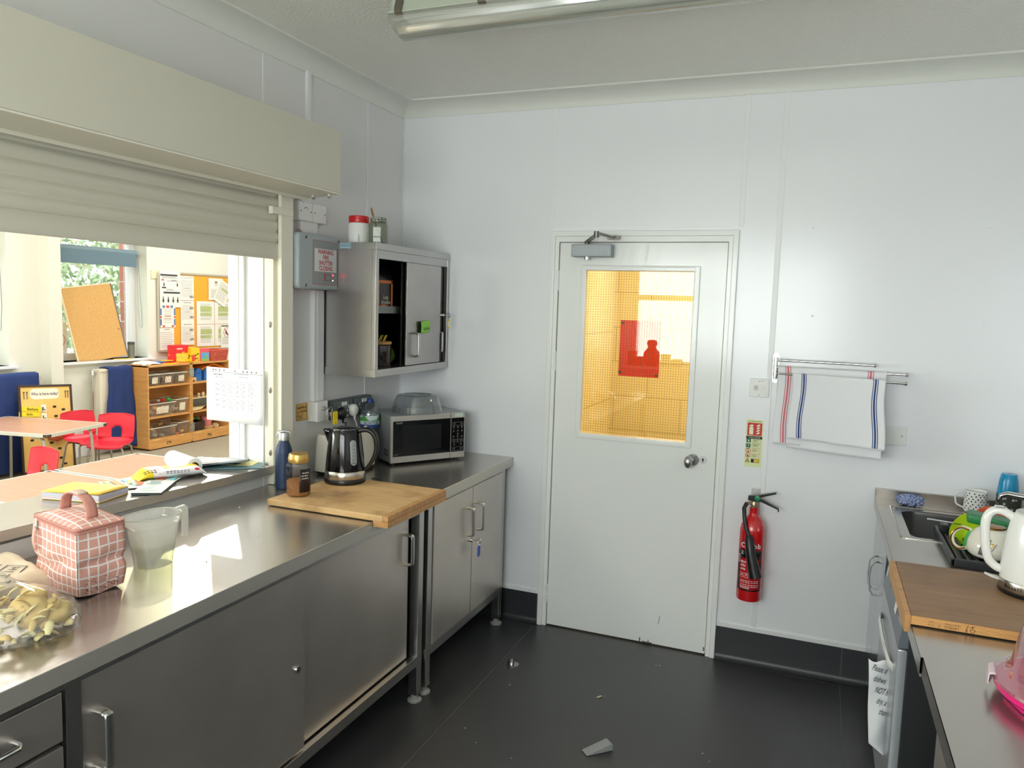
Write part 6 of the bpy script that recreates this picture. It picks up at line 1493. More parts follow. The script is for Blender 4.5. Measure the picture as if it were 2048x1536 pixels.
# shelf units
ow = wood('oak_laminate', (226, 170, 100), (208, 150, 84), 2.0, (2, 2, 14), .45, .8); ow2 = wood('oak_inside', (196, 140, 82), (176, 120, 66), 2.0, (2, 2, 14), .5, .8)
SX0, SX1 = -4.80, -4.49
def shelf(y0, y1, label, code):
    T = thing('shelf_unit', label, 'shelf unit', ((SX0 + SX1) / 2, (y0 + y1) / 2, 0), group='oak shelf units by the far wall')
    for a, c in ((y0, y0 + .018), (y1 - .018, y1)): B().box(SX0, SX1, a, c, .02, .925, .001).done('side_panel', ow, T)
    B().box(SX0, SX1, y0, y1, .907, .926, .002).done('top_panel', ow, T)
    B().box(SX0, SX0 + .006, y0, y1, .03, .92).done('back_panel', ow2, T)
    for z in (.085, .362, .70): B().box(SX0, SX1 - .004, y0 + .016, y1 - .016, z - .018, z, .001).done('shelf_board', ow, T)
    p = B().box(SX1 - .014, SX1, y0 + .018, y1 - .018, .012, .125, .001).done('plinth', ow, T)
    B(WX(SX1 + .0006, (y0 + y1) / 2 - .03, .055)).text(code, .045, I4, bold=.001).done('marker_lettering', M['ink'], p)
    b = B(WX(SX1 + .0006, 0, 0)); b.quad(y0 + .06, .104, y0 + .15, .112); b.quad(y1 - .17, .112, y1 - .12, .122); b.done('tape_scraps', mat('masking_tape_%s' % code, (238, 204, 140), .7), p)
    return T
shelf(2.40, 3.018, 'oak shelf unit with clear toy trays beside the blue blanket', '374')
shelf(3.022, 3.63, 'oak shelf unit with blue toys partly hidden by the timetable', 'P36')
for z in (.82, .185):
    T = thing('joining_bracket', ('upper' if z > .5 else 'lower') + ' steel bracket joining the two oak shelf units', 'bracket', (SX1, 3.02, z))
    B().box(SX1, SX1 + .006, 2.985, 3.055, z - .05, z + .05, .001).done('plate', M['satin'], T)
    b = B(WX(SX1 + .006, 3.02, z)); [b.lathe([(.006, 0), (.004, .002)], (dx, dz, 0), 8) for dx in (-.022, .022) for dz in (-.03, .03)]; b.done('screw', M['ink'], T)
trc = glass('tray_plastic', (252, 252, 248), .2, .05, ((240, 240, 230), .16))
def tray(label, y0, y1, z, h, content, lc=None):
    T = thing('toy_tray', label, 'tray', (-4.64, (y0 + y1) / 2, z), group='clear trays in the oak shelf units')
    x0, x1 = -4.78, SX1 - .012; yc = (y0 + y1) / 2; hw = (y1 - y0) / 2
    b = B(); k = .84
    lo = [(x0 + .02, yc - hw * k, z + .001), (x1 - .02, yc - hw * k, z + .001), (x1 - .02, yc + hw * k, z + .001), (x0 + .02, yc + hw * k, z + .001)]
    hi = [(x0, yc - hw, z + h), (x1, yc - hw, z + h), (x1, yc + hw, z + h), (x0, yc + hw, z + h)]
    b.add(lo + hi, [(0, 3, 2, 1), (0, 1, 5, 4), (1, 2, 6, 5), (2, 3, 7, 6), (3, 0, 4, 7)]); b.done('tray_body', trc, T, smooth=0)
    b = B(); b.tube([(x, y, zz) for x, y, zz in hi], .005, 6, closed=True); b.done('rim', mat('tray_rim', (214, 214, 200), .4), T)
    if lc:
        s_ = (x1 - .0185 + .02 * .5, yc)
        B(WX(x1 - .004, yc, z + h * .48) @ RX(7)).box(-hw * .45, hw * .45, -h * .28, h * .28, 0, .001).done('picture_label', spot_mat('tray_label_%d' % len(bpy.data.materials), (236, 228, 206), lc, 60, .35, .7), T)
    rr = random.Random(int(y0 * 100) + int(z * 10))
    tops = []
    for c, n_, zl, kind in content:
        for q in range(n_):
            x, y = rr.uniform(x0 + .05, x1 - .04), yc + rr.uniform(-.72, .72) * hw; zz = z + .02 + rr.random() * zl
            b = B(TR(x, y, zz) @ Euler((rr.uniform(-.6, .6), rr.uniform(-.6, .6), rr.uniform(0, 6))).to_matrix().to_4x4())
            s_ = rr.uniform(.8, 1.15)
            if kind[0] == 'block': b.box(-.022 * s_, .022 * s_, -.018, .018, -.014, .014, .002)
            elif kind[0] == 'ball': b.ball((0, 0, 0), .026 * s_, 12, 8, (1.2, .9, .7), .25, 3, q)
            else: b.tube([(-.05 * s_, 0, 0), (0, .004, .006), (.05 * s_, 0, 0)], [.006, .009, .006], 8)
            tag(b.done(kind[1], mat(kind[1] + '_paint', c, .5) if (kind[1] + '_paint') not in bpy.data.materials else bpy.data.materials[kind[1] + '_paint']), kind[2], kind[3], kind[2] + 's')
    return T
cw_ = (206, 176, 132)
tray('small clear tray next to the end panel on the top shelf', 2.425, 2.60, .701, .125, [((150, 132, 108), 9, .10, ('stick', 'wooden_animal', 'wooden animal figure in the top shelf tray by the end panel', 'toy'))], (90, 66, 50))
tray('small clear tray with a pink picture, middle of the top shelf', 2.605, 2.79, .701, .125, [((146, 120, 96), 8, .09, ('block', 'small_brown_block', 'small brown block in the middle tray of the top shelf', 'block'))], (214, 60, 90))
tray('small clear tray with a red picture label beside the bracket', 2.795, 2.975, .701, .125, [((160, 140, 110), 6, .07, ('stick', 'wooden_peg', 'wooden peg in the tray beside the bracket', 'peg'))], (150, 40, 30))
tray('wide clear tray heaped with play food on the middle shelf', 2.425, 2.80, .363, .14, [((220, 36, 44), 5, .14, ('ball', 'red_play_food', 'red play food in the middle shelf tray', 'toy food')), ((56, 168, 60), 4, .15, ('ball', 'green_play_food', 'green play food heaped in the middle shelf tray', 'toy food')), ((240, 190, 60), 5, .06, ('ball', 'yellow_play_food', 'yellow play food at the bottom of the middle shelf tray', 'toy food')), ((238, 232, 220), 3, .13, ('ball', 'white_play_food', 'white play food in the middle shelf tray', 'toy food'))], (196, 110, 60))
tray('narrow clear tray with a cream label on the middle shelf', 2.805, 2.985, .363, .16, [((214, 196, 168), 5, .05, ('block', 'cream_block', 'cream block in the narrow middle shelf tray', 'block'))], (236, 226, 200))
tray('wide clear tray of wooden blocks on the bottom shelf', 2.43, 2.81, .086, .15, [((170, 150, 122), 14, .08, ('block', 'grey_wood_block', 'weathered wooden block in the bottom shelf tray', 'block')), ((206, 166, 112), 5, .16, ('block', 'pale_wood_block', 'pale wooden block on top in the bottom shelf tray', 'block'))])
tray('narrow clear tray of orange cups on the bottom shelf', 2.82, 2.99, .086, .17, [((244, 128, 76), 5, .06, ('block', 'orange_cup', 'orange toy cup in the narrow bottom tray', 'toy')), ((246, 200, 80), 3, .08, ('ball', 'yellow_cup', 'yellow toy cup in the narrow bottom tray', 'toy'))])
# second unit
for k, (y, w_, h) in enumerate(((3.075, .075, .10), (3.20, .10, .145), (3.34, .10, .16))):
    T = thing('toy_house', ('low sloping blue toy house at the bracket end of the top shelf', 'square shouldered blue toy house in the middle of the top shelf', 'tall round topped blue toy house next to the timetable')[k], 'toy house', (-4.58, y, .70), group='blue wooden toy houses')
    B().prism([(y - w_ / 2, .701), (y + w_ / 2, .701), (y + w_ / 2, .701 + h * .75), (y + w_ * .25, .701 + h), (y - w_ * .2, .701 + h), (y - w_ / 2, .701 + h * .7)], -4.66, -4.56, 'x').done('house_body', mat('toy_blue', (44, 118, 206), .5), T)
    B().prism([(y - w_ / 2, .701), (y + w_ / 2, .701), (y + w_ / 2, .701 + h * .75), (y + w_ * .25, .701 + h), (y - w_ * .2, .701 + h), (y - w_ / 2, .701 + h * .7)], -4.56, -4.552, 'x').done('wooden_edge', mat('toy_wood', (222, 190, 140), .6), T) if k == 9 else None
    b = B(WX(-4.5595, y, .701 + h * .62)); [b.lathe([(.007, 0), (.007, .001)], (dx, 0, 0), 12) for dx in (-.018, .018)]; b.done('window_hole', M['dark'], T)
T = thing('toy_arch', 'small wooden arch block in front of the blue toy house', 'toy', (-4.53, 3.08, .70))
b = B(); b.prism([(3.04, .701), (3.055, .701)] + [(3.078 + .022 * math.cos(rad(180 - t * 18)), .701 + .026 * math.sin(rad(t * 18))) for t in range(11)] + [(3.10, .701), (3.115, .701), (3.115, .752), (3.04, .752)], -4.55, -4.51, 'x'); b.done('arch_body', mat('arch_wood', (226, 188, 130), .6), T)
tag(B().grid(lambda u, v: (-4.76 + .22 * u, 3.24 + .36 * v, .80 + .085 * math.sin(PI * (v * .8 + .1)) + .012 * noise.noise(Vector((u * 4, v * 5, 2)))), 12, 20).done('orange_cloth', mat('orange_cloth', (246, 146, 40), .8), solid=.01, smooth=180), 'bundled orange cloth at the back of the second unit top shelf', 'cloth')
T = thing('peg_board', 'clear box with a lid of wooden pegs on the second unit middle shelf', 'box', (-4.62, 3.25, .363))
B().box(-4.75, -4.53, 3.06, 3.45, .41, .50, .004).done('box_body', glass('dark_box_plastic', (120, 112, 96), .3, .1, ((96, 90, 74), .55)), T)
B().box(-4.75, -4.52, 3.055, 3.46, .50, .512, .002).done('lid', mat('peg_board_wood', (222, 196, 150), .6), T)
for y, x in ((3.08, -4.55), (3.20, -4.56), (3.24, -4.53), (3.31, -4.6)): B().lathe([(.012, 0), (.010, .02), (.018, .032), (.016, .046), (0, .05)], (x, y, .512), 14).done('peg', mat('peg_wood', (226, 204, 164), .6), T)
for k in range(5):
    b = B(); b.tube([(-4.5 - .012 * k, 3.05, .372 + .008 * k), (-4.52 - .012 * k, 3.20 + .03 * k, .376 + .007 * k)], .006, 8); tag(b.done('drum_stick', mat('stick_wood', (230, 206, 160), .6)) , 'pale wooden stick lying under the clear peg box', 'stick', 'pale sticks on the second unit')
T = thing('wicker_basket', 'dark brown wicker basket on the second unit bottom shelf', 'basket', (-4.62, 3.14, .085))
b = B()
for k in range(9):
    z = .095 + k * .0155; q = 1 + .015 * k
    b.tube([(-4.62 + (x) * q, 3.14 + y * q, z) for x, y in rrect(-.10, .10, -.095, .095, .02)], .0085, 6, closed=True)
b.done('woven_sides', spot_mat('wicker', (84, 62, 48), (52, 38, 30), 60, .5, .8), T); B().box(-4.71, -4.53, 3.05, 3.23, .087, .10).done('basket_base', mat('wicker_base', (70, 52, 40), .9), T)
tag(B().ball((-4.62, 3.10, .262), .055, 16, 10, (1, 1.3, .5), .2).done('sandwich_toy', mat('tan_felt', (196, 170, 120), .9)), 'tan felt toy on top of the wicker basket', 'toy')
tag(B().ball((-4.62, 3.21, .252), .05, 16, 10, (1, 1.0, .35), .3, 3, 2).done('lettuce_toy', mat('leaf_felt', (70, 130, 70), .9)), 'green felt leaf toy on top of the wicker basket', 'toy')
T = thing('pink_tub', 'pink toy tub beside the wicker basket', 'tub', (-4.6, 3.38, .085))
B().lathe([(.05, .0), (.055, .005), (.07, .11), (.073, .112)], (-4.6, 3.36, .15), 24).done('tub_body', mat('salmon_plastic', (226, 130, 130), .4), T); B().lathe([(.06, 0), (.075, .02), (.078, .06), (.06, .062)], (-4.6, 3.36, .0865), 24).done('bread_ring', mat('bread_tan', (214, 176, 124), .8), T)
tag(B().ball((-4.6, 3.50, .125), .05, 16, 10, (1, .9, .75), .2).done('bread_toy', mat('bread_toy_tan', (220, 190, 140), .8)), 'tan toy loaf at the timetable end of the bottom shelf', 'toy')
# on top of the units
def game_box(name, label, y0, y1, x0, x1, h, c, spots, rz=0):
    T = thing(name, label, 'game box', ((x0 + x1) / 2, (y0 + y1) / 2, .926))
    b = B().box(x0, x1, y0, y1, .9262, .926 + h, .001); b.done('carton', spot_mat(name + '_print', c, spots, 26, .3, .4), T)
    B().box(x0 - .001, x1 + .001, y0 - .001, y1 + .001, .926 + h * .62, .9265 + h, .001).done('box_lid', mat(name + '_lid', c, .4), T)
    return T
g = game_box('red_game_box', 'red and yellow game box standing behind the yellow one', 2.88, 3.07, -4.70, -4.58, .20, (232, 44, 52), (246, 214, 60)); 
b = B(WX(-4.5785, 2.93, 1.085)); [b.quad(-.03 + k * .014, -.008, -.021 + k * .014, .010) for k in range(6)]; b.done('print', M['white'], g)
B(WX(-4.5785, 2.975, .985)).box(-.085, .085, -.05, .05, 0, .001).done('yellow_panel', spot_mat('yellow_panel_print', (246, 214, 70), (120, 180, 90), 40, .3, .4), g)
g = game_box('yellow_game_box', 'small yellow spotted game box between two larger boxes', 3.06, 3.19, -4.63, -4.53, .165, (246, 208, 40), (60, 50, 30))
B(WX(-4.5285, 3.10, .97)).box(-.03, .02, -.03, .04, 0, .001).done('red_panel', mat('panel_red', (226, 70, 60), .5), g)
g = game_box('pink_game_box', 'pink game box with a blue and green farm picture', 3.20, 3.355, -4.64, -4.54, .15, (238, 92, 110), (240, 150, 160))
B(WX(-4.5385, 3.285, .985)).box(-.06, .06, -.055, .045, 0, .001).done('sky_panel', mat('panel_sky', (96, 176, 222), .5), g)
B(WX(-4.5375, 3.285, .945)).box(-.06, .06, -.015, .015, 0, .001).ball((.01, .04, .002), .018, 12, 8, (1, 1.1, .1)).done('farm_panel', mat('panel_grass', (140, 190, 90), .5), g)
T = thing('red_basket', 'red woven basket at the far end of the shelf top', 'basket', (-4.62, 3.5, .926))
b = B()
for k in range(8): b.tube([(-4.62 + x * (1 + .02 * k), 3.505 + y * (1 + .02 * k), .935 + k * .0165) for x, y in rrect(-.10, .10, -.125, .125, .03)], .009, 6, closed=True)
b.done('woven_sides', spot_mat('red_wicker', (218, 106, 84), (176, 74, 58), 70, .45, .7), T); B().box(-4.70, -4.54, 3.4, 3.61, .9265, .94).done('basket_base', mat('red_wicker_base', (180, 80, 60), .8), T)
for k, (c, y, x, a, l) in enumerate((((246, 214, 30), 2.78, -4.56, 4, 'yellow'), ((226, 60, 66), 2.80, -4.60, -8, 'red'), ((40, 110, 214), 2.72, -4.63, 6, 'blue'), ((246, 190, 40), 2.84, -4.64, 2, 'amber'))):
    b = B(TR(x, y, .9265 + .0085 * k) @ RZ(90 + a)); b.prism(rrect(-.10, .04, -.05, .05, .03), 0, .008); b.box(.04, .13, -.012, .012, 0, .008, .002)
    tag(b.done('toy_paddle', mat('paddle_' + l, c, .4)), l + ' flat toy paddle lying on the shelf top beside the boxes', 'toy paddle', None)
tag(B().grid(lambda u, v: (-4.78 + .22 * u, 2.44 + .24 * v, .93 + .035 * math.sin(PI * v) ** .7 * math.sin(PI * (u * .8 + .15)) + .01 * noise.noise(Vector((u * 5, v * 6, 0)))), 14, 14).done('white_netting', mat('netting', (238, 236, 230), .9), solid=.004, smooth=180), 'crumpled white netting on the shelf end nearest the window', 'cloth')
# pinboard
PX = XF + .03
T = thing('pinboard', 'orange felt pinboard with a pale frame on the far wall', 'pinboard', (PX - .02, 3.65, 1.04))
B().box(XF + .002, PX - .008, 2.89, 4.42, 1.05, 1.93).done('felt', mat('orange_felt', (246, 176, 60), .95, bump=(400, .3)), T)
fr_ = [(y, z) for y, z in rrect(2.885, 4.425, 1.045, 1.945, .03)]
B().tube([(PX - .012, y, z) for y, z in fr_], .016, 8, closed=True).done('frame', mat('pinboard_frame', (196, 190, 172), .4, .2), T)
pc = mat('notice_paper', (244, 242, 234), .8); gi = mat('notice_grey_ink', (150, 148, 150), .8); gn = mat('highlighter_green', (206, 222, 150), .8); ri = mat('notice_red_ink', (206, 90, 90), .8); bi = mat('notice_blue_ink', (110, 130, 180), .8); dk = mat('notice_dark_ink', (70, 70, 78), .8)
def notice(label, y0, y1, z0, z1, marks, rz=0, dx=0., name='notice'):
    w_, h = y1 - y0, z1 - z0; T = thing(name, label, 'notice', (PX, (y0 + y1) / 2, z0), group='papers on the pinboard')
    Mx = WX(PX + dx, (y0 + y1) / 2, (z0 + z1) / 2) @ RZ(rz)
    B(Mx).box(-w_ / 2, w_ / 2, -h / 2, h / 2, -.0008, 0).done('sheet', pc, T)
    for m_, nm, rects in marks:
        b = B(Mx @ TR(0, 0, .0006))
        for a in rects:
            if len(a) == 4: b.quad((a[0] - .5) * w_, (a[1] - .5) * h, (a[2] - .5) * w_, (a[3] - .5) * h)
            else: b.text(a[2], a[3], TR((a[0] - .5) * w_, (a[1] - .5) * h, .0004), bold=.0008)
        b.done(nm, m_, T)
    return T
def lines(x0, x1, y0, y1, n, t=.012, s_=1):
    r = random.Random(s_ * 13 + n); return [(x0, y1 - (y1 - y0) * k / n - t, x1 - r.uniform(0, .18) * (x1 - x0), y1 - (y1 - y0) * k / n) for k in range(n)]
def figs(xs, y, h, w_): return [(x - w_ / 2, y, x + w_ / 2, y + h) for x in xs] + [(x - w_ * .8, y + h * .35, x + w_ * .8, y + h * .55) for x in xs] + [(x - w_ * .35, y + h * 1.05, x + w_ * .35, y + h * 1.35) for x in xs]
notice('tall poster with dark header bars and little figures, top corner of the pinboard', 2.895, 3.196, 1.55, 1.965, [(dk, 'header_bars', [(.03, .86, .86, .91), (.17, .38, .98, .43)] + figs((.16, .4), .13, .12, .06) + figs((.64, .86), .13, .12, .06) + figs((.2, .85), .58, .08, .05) + [(.1, .52, .3, .56), (.55, .74, .82, .755), (.35, .72, .9, .73)]), (ri, 'red_print', [(.08, .73, .2, .77)]), (gi, 'grey_print', lines(.1, .9, .79, .84, 2) + lines(.3, .7, .46, .5, 2))], dx=.004, name='poster')
uj = notice('notice bordered with red, white and blue flags', 2.893, 3.113, 1.318, 1.574, [(bi, 'blue_corners', [(0, .55, .1, .85), (.9, .55, 1, .85), (0, .1, .1, .38), (.9, .1, 1, .38), (.15, .88, .32, .99), (.68, .88, .85, .99)]), (ri, 'red_bands', [(0, .42, .1, .51), (.9, .42, 1, .51), (.4, .88, .6, .99), (.3, .5, .7, .53), (.15, .02, .3, .1), (.75, .02, .9, .1), (.25, .38, .75, .4)]), (gi, 'grey_print', lines(.22, .82, .16, .82, 8, .012))], dx=.006)
notice('typed list titled at the top in the pinboard bottom corner', 2.883, 3.095, 1.06, 1.312, [(gi, 'grey_print', [(.32, .92, .7, .95)] + lines(.05, .98, .06, .8, 9, .016))], dx=.003)
for k, (z0, z1) in enumerate(((1.633, 1.922), (1.373, 1.628), (1.106, 1.373))):
    notice(('first typed notice of the centre column, with a wavy border', 'second typed notice of the centre column, with two figures groups', 'third typed notice of the centre column, below the other two')[k], 3.2, 3.407, z0, z1, [(gi, 'grey_print', lines(.06, .96, .12, .80, 11, .012, k + 2) + ([(.05, .9, .95, .915), (.08, .95, .9, .96)] if k == 0 else [(.2, .9, .8, .93)])), (ri, 'red_print', lines(.3, .7, .46, .5, 1, .014)), (dk, 'figures', figs((.72, .82, .92), .1 if k == 0 else .2, .08, .05) + (figs((.7, .8, .9), .62, .08, .05) if k else []))], dx=.002)
for i, (ya, yb_) in enumerate(((3.45, 3.742), (3.748, 4.04))):
    for j, (z0, z1) in enumerate(((1.08, 1.348), (1.352, 1.628))):
        notice(('lower' if j == 0 else 'upper') + (' highlighted page of the middle pair on the pinboard' if i == 0 else ' highlighted page of the pair nearest the hatch jamb'), ya, yb_, z0, z1, [(gn, 'green_highlight', [(.2, .55, .85, .78), (.2, .36, .85, .5)]), (gi, 'grey_print', lines(.2, .86, .14, .88, 12, .014, i * 2 + j))])
notice('page with a round crest pinned near the pinboard top', 3.648, 3.885, 1.645, 1.912, [(gi, 'grey_print', lines(.15, .8, .08, .5, 8, .014)), (dk, 'crest', [(.44, .78, .62, .83), (.42, .85, .64, .87), (.4, .7, .66, .715)])], dx=.001)
notice('page pinned at a steep slant over the crest page', 3.765, 3.985, 1.59, 1.88, [(gi, 'grey_print', lines(.1, .9, .1, .9, 14, .012, 5)), (gn, 'green_highlight', [(.3, .6, .9, .7)])], rz=-27, dx=.009)
ph_ = notice('pale notice with a red no-phones circle', 3.845, 4.05, 1.05, 1.348, [(dk, 'heading', [(.05, .90, .95, .945), (.38, .58, .5, .74), (.5, .52, .58, .64)]), (gi, 'grey_print', lines(.1, .9, .12, .42, 5, .016))], dx=.006)
b = B(WX(PX + .0075, 3.945, 1.245)); b.tube([(.052 * math.cos(t * PI / 14), .062 * math.sin(t * PI / 14), 0) for t in range(28)], .005, 6, closed=True, flat=(1, .2)); b.tube([(-.035, .045, 0), (.035, -.045, 0)], .004, 6); b.done('red_circle', ri, ph_)
# cork board, flask and blind at the window
T = thing('cork_board', 'bare cork board leaning against the classroom window', 'cork board', (-4.93, 2.15, ZS))
lean = Matrix.Translation((-4.885, 2.19, ZS + .002)) @ RX(-0) @ RY(-9) @ Matrix(((0, 0, 1, 0), (1, 0, 0, 0), (0, 1, 0, 0), (0, 0, 0, 1))) @ RZ(7.2)
cm_ = mat('cork', (218, 172, 106), .9, var=(90, .12), bump=(200, .4))
B(lean).box(-.30, .30, .0, .785, .004, .014).done('cork', cm_, T)
b = B(lean); b.box(-.308, .308, .783, .795, 0, .018); b.box(-.312, -.30, .0, .79, 0, .018); b.done('pale_edge', mat('cork_frame_pale', (240, 226, 190), .5), T)
b = B(lean); b.box(.30, .314, 0, .79, 0, .018); b.done('grey_edge', mat('cork_frame_grey', (120, 116, 120), .5), T)
B(lean).lathe([(.006, .014), (.005, .018), (0, .018)], (.27, .29, 0), 10, False).done('drawing_pin', M['black'], T)
tag(B(TR(-4.82, 2.39, ZS + .001) @ RZ(80)).box(-.11, .11, -.012, .012, 0, .006, .002).done('yellow_ruler', mat('ruler_yellow', (250, 206, 60), .5)), 'yellow ruler lying on the sill at the foot of the cork board', 'ruler')
T = thing('grey_flask', 'olive grey drink tumbler on the window sill', 'tumbler', (-4.88, 2.56, ZS))
B().lathe([(.032, 0), (.036, .004), (.037, .15), (.034, .152)], (-4.88, 2.545, ZS), 24).done('tumbler_body', mat('olive_metal', (122, 126, 112), .45, .3), T); B().lathe([(.038, .15), (.038, .158), (.037, .175), (.034, .18)], (-4.88, 2.545, ZS), 24).done('lid', mat('dark_lid', (72, 72, 74), .4), T)
T = thing('roller_blind', 'blue grey roller blind rolled up at the classroom window', 'blind', (-4.95, 2.17, 2.0))
bm_ = mat('blind_fabric', (106, 132, 146), .8)
b = B(); b.tube([(-4.96, 1.62, 2.135), (-4.96, 2.70, 2.135)], .036, 20); b.done('roller', mat('blind_roll', (124, 146, 158), .7), T)
B().box(-4.925, -4.922, 1.63, 2.67, 2.0, 2.13).done('fabric', bm_, T); B().box(-4.93, -4.917, 1.63, 2.67, 1.985, 2.005, .003).done('hem_bar', bm_, T)
b = B(); b.tube([(-4.945, 2.70, 2.13), (-4.94, 2.705, 1.6), (-4.935, 2.715, 1.33), (-4.93, 2.735, 1.315), (-4.93, 2.748, 1.335), (-4.94, 2.74, 1.6), (-4.95, 2.72, 2.13)], .0022, 6); b.done('pull_cord', mat('cord_grey', (150, 160, 166), .6), T)
b = B(); b.tube([(-4.93, 1.135, 2.2), (-4.90, 1.13, 1.55), (-4.88, 1.10, 1.32), (-4.88, 1.06, 1.30), (-4.9, 1.03, 1.4), (-4.93, 1.05, 2.2)], .0025, 6)
tag(b.done('blind_cord', mat('cord_dark', (110, 116, 120), .6)), 'thin blind cord looping down beside the other window', 'cord')
b = B(); Mx = WX(-5.058, 1.80, 1.22); b.M = Mx; b.box(-.09, .11, -.20, .16, -.001, 0)
T = thing('window_sign', 'white sign with a red ring stuck on the window beside the cork board', 'sign', (-5.06, 1.8, 1.02)); b.done('sheet', M['paper'], T)
b = B(WX(-5.056, 1.815, 1.20)); b.tube([(.07 * math.cos(t * PI / 14), .07 * math.sin(t * PI / 14), 0) for t in range(28)], .005, 6, closed=True, flat=(1, .2)); b.tube([(-.045, .05, 0), (.045, -.05, 0)], .004, 6); b.done('red_ring', ri, T)
# radiators and blankets
rw = mat('radiator_cream', (238, 232, 212), .4)
def radiator(y0, y1, label, vy):
    T = thing('radiator', label, 'radiator', (-4.76, (y0 + y1) / 2, .12), group=None)
    b = B(); x0, x1 = -4.80, -4.70
    pr_ = []; n_ = int((y1 - y0) / .05)
    for k in range(n_ + 1):
        y = y0 + (y1 - y0) * k / n_; pr_ += [(x1 - .012 if k % 2 else x1, y)]
    b.prism([(x0, y0)] + pr_ + [(x0, y1)], .14, .885); b.done('panel', rw, T)
    B().box(x0 - .0, x1 + .004, y0 - .003, y1 + .003, .875, .905, .006).done('top_grille', rw, T)
    b = B(); b.cyl((-4.75, min(vy, y0 if vy < y0 else y1), .86), (-4.75, max(vy, y0 if vy < y0 else y1), .86), .010, None, 12); b.lathe([(.02, 0), (.02, .04), (.016, .046)], (-4.75, vy, .845), 14); b.cyl((-4.75, vy, .0), (-4.75, vy, .845), .009, None, 10); b.done('valve', M['chrome'], T)
    for y in (y0 + .1, y1 - .1): B().box(XF + .002, x0, y - .015, y + .015, .2, .8).done('wall_bracket', rw, T)
radiator(.2, 1.33, 'cream radiator under the other window, mostly hidden by its blanket', 1.36)
radiator(1.985, 2.392, 'cream radiator beside the shelf unit with a blue blanket over it', 1.945)
bl = mat('navy_blanket', (36, 58, 116), .85, bump=(20, .4)); 
def quilt(label, y0, y1, zb, extra=0.):
    T = thing('blanket', label, 'blanket', (-4.68, (y0 + y1) / 2, zb), group=None)
    def q(u, v):
        y = y0 + (y1 - y0) * u + .02 * math.sin(v * 6 + u * 3)
        w_ = .010 * math.sin(u * 15) * v + .006 * abs(math.sin((u * (y1 - y0) + v * .9) * 14)) * .6 + .006 * abs(math.sin((u * (y1 - y0) - v * .9) * 14)) * .6
        if v < .12: t = v / .12; return (-4.79 + .10 * t, y, .912 + .008 * math.sin(PI * t) + .004 * math.sin(u * 9))
        t = (v - .12) / .88; return (-4.684 + w_ + extra * t * (.3 + .7 * math.sin(u * 2 + .3)), y + .03 * t * (u - .5), .914 - (.914 - zb) * t + .02 * math.sin(u * 4) * (t > .98))
    B().grid(q, 50, 50).done('quilted_cloth', bl, T, solid=.012, smooth=180); return T
quilt('large navy quilted blanket over the other radiator reaching the floor', .15, 1.315, .02, .10)
quilt('narrow navy blanket hanging on the radiator beside the shelf unit', 2.06, 2.385, .06, .01)
# who is here board
T = thing('welcome_board', 'yellow Who is here today board leaning in a dark frame', 'display board', (-4.5, 1.22, .0))
WB = Matrix.Translation((-4.475, 1.235, .012)) @ RY(-7) @ Matrix(((0, 0, 1, 0), (1, 0, 0, 0), (0, 1, 0, 0), (0, 0, 0, 1))) @ RZ(-3.5)
ym = mat('board_yellow', (244, 204, 118), .8, var=(3, .08))
B(WB).box(-.25, .25, .0, .80, 0, .008).done('panel', ym, T)
b = B(WB); b.box(-.262, .262, .79, .81, -.004, .016, .002); b.box(-.262, .262, -.008, .012, -.004, .016, .002); b.box(-.268, -.248, -.005, .81, -.004, .016, .002); b.box(.248, .268, -.005, .81, -.004, .016, .002); b.done('frame', mat('frame_brown', (66, 54, 50), .5), T)
B(WB).prism(rrect(-.155, .135, .675, .775, .04), .008, .0095).done('title_bubble', mat('bubble_cream', (252, 242, 222), .8), T)
B(WB @ TR(-.01, .725, .0108)).text('Who is here today?', .040, I4, sx=.86, bold=.0004).done('lettering', mat('slate_ink', (74, 84, 110), .7), T)
b = B(WB @ TR(0, 0, .0105)); rr = random.Random(12)
for x, y in ((.08, .60), (.17, .57), (.09, .51), (.10, .43), (-.17, .46), (-.16, .30), (-.14, .22), (-.18, .36), (.02, .14), (.11, .20), (.03, .26), (.12, .11), (.05, .06), (-.10, .12), (-.15, .06), (.17, .30), (.16, .05)): b.box(x - .016, x + .016, y - .009, y + .009, -.002, .001)
b.done('velcro_tabs', M['ink'], T)
b = B(WB @ TR(0, 0, .0105))
for x in (-.215, -.185, .20, .225): b.box(x - .004, x + .004, .68, .735, 0, .001); b.box(x - .008, x + .008, .735, .75, 0, .001)
b.done('printed_figures', mat('figure_grey', (110, 104, 96), .8), T)
def card(name, label, x, y, w_, h, m_, txt=None, dz=.011, rz=0, cat='name strip'):
    K_ = thing(name, label, cat, WB @ Vector((x, y, .01)))
    p = B(WB @ TR(x, y, dz) @ RZ(rz)).box(-w_ / 2, w_ / 2, -h / 2, h / 2, 0, .0015).done('card', m_, K_)
    if txt: B(WB @ TR(x, y, dz + .0022) @ RZ(rz)).text(*txt, I4, bold=.0005).done('lettering', M['ink'], K_)
    return K_
yl = mat('strip_yellow', (252, 226, 40), .6)
card('name_strip', 'yellow strip reading Bethany on the welcome board', -.14, .585, .21, .042, yl, ('Bethany', .034), rz=-4)
card('name_strip', 'yellow strip reading Arlo below the Bethany strip', -.175, .540, .20, .042, yl, ('Arlo', .034), .014, rz=-4)
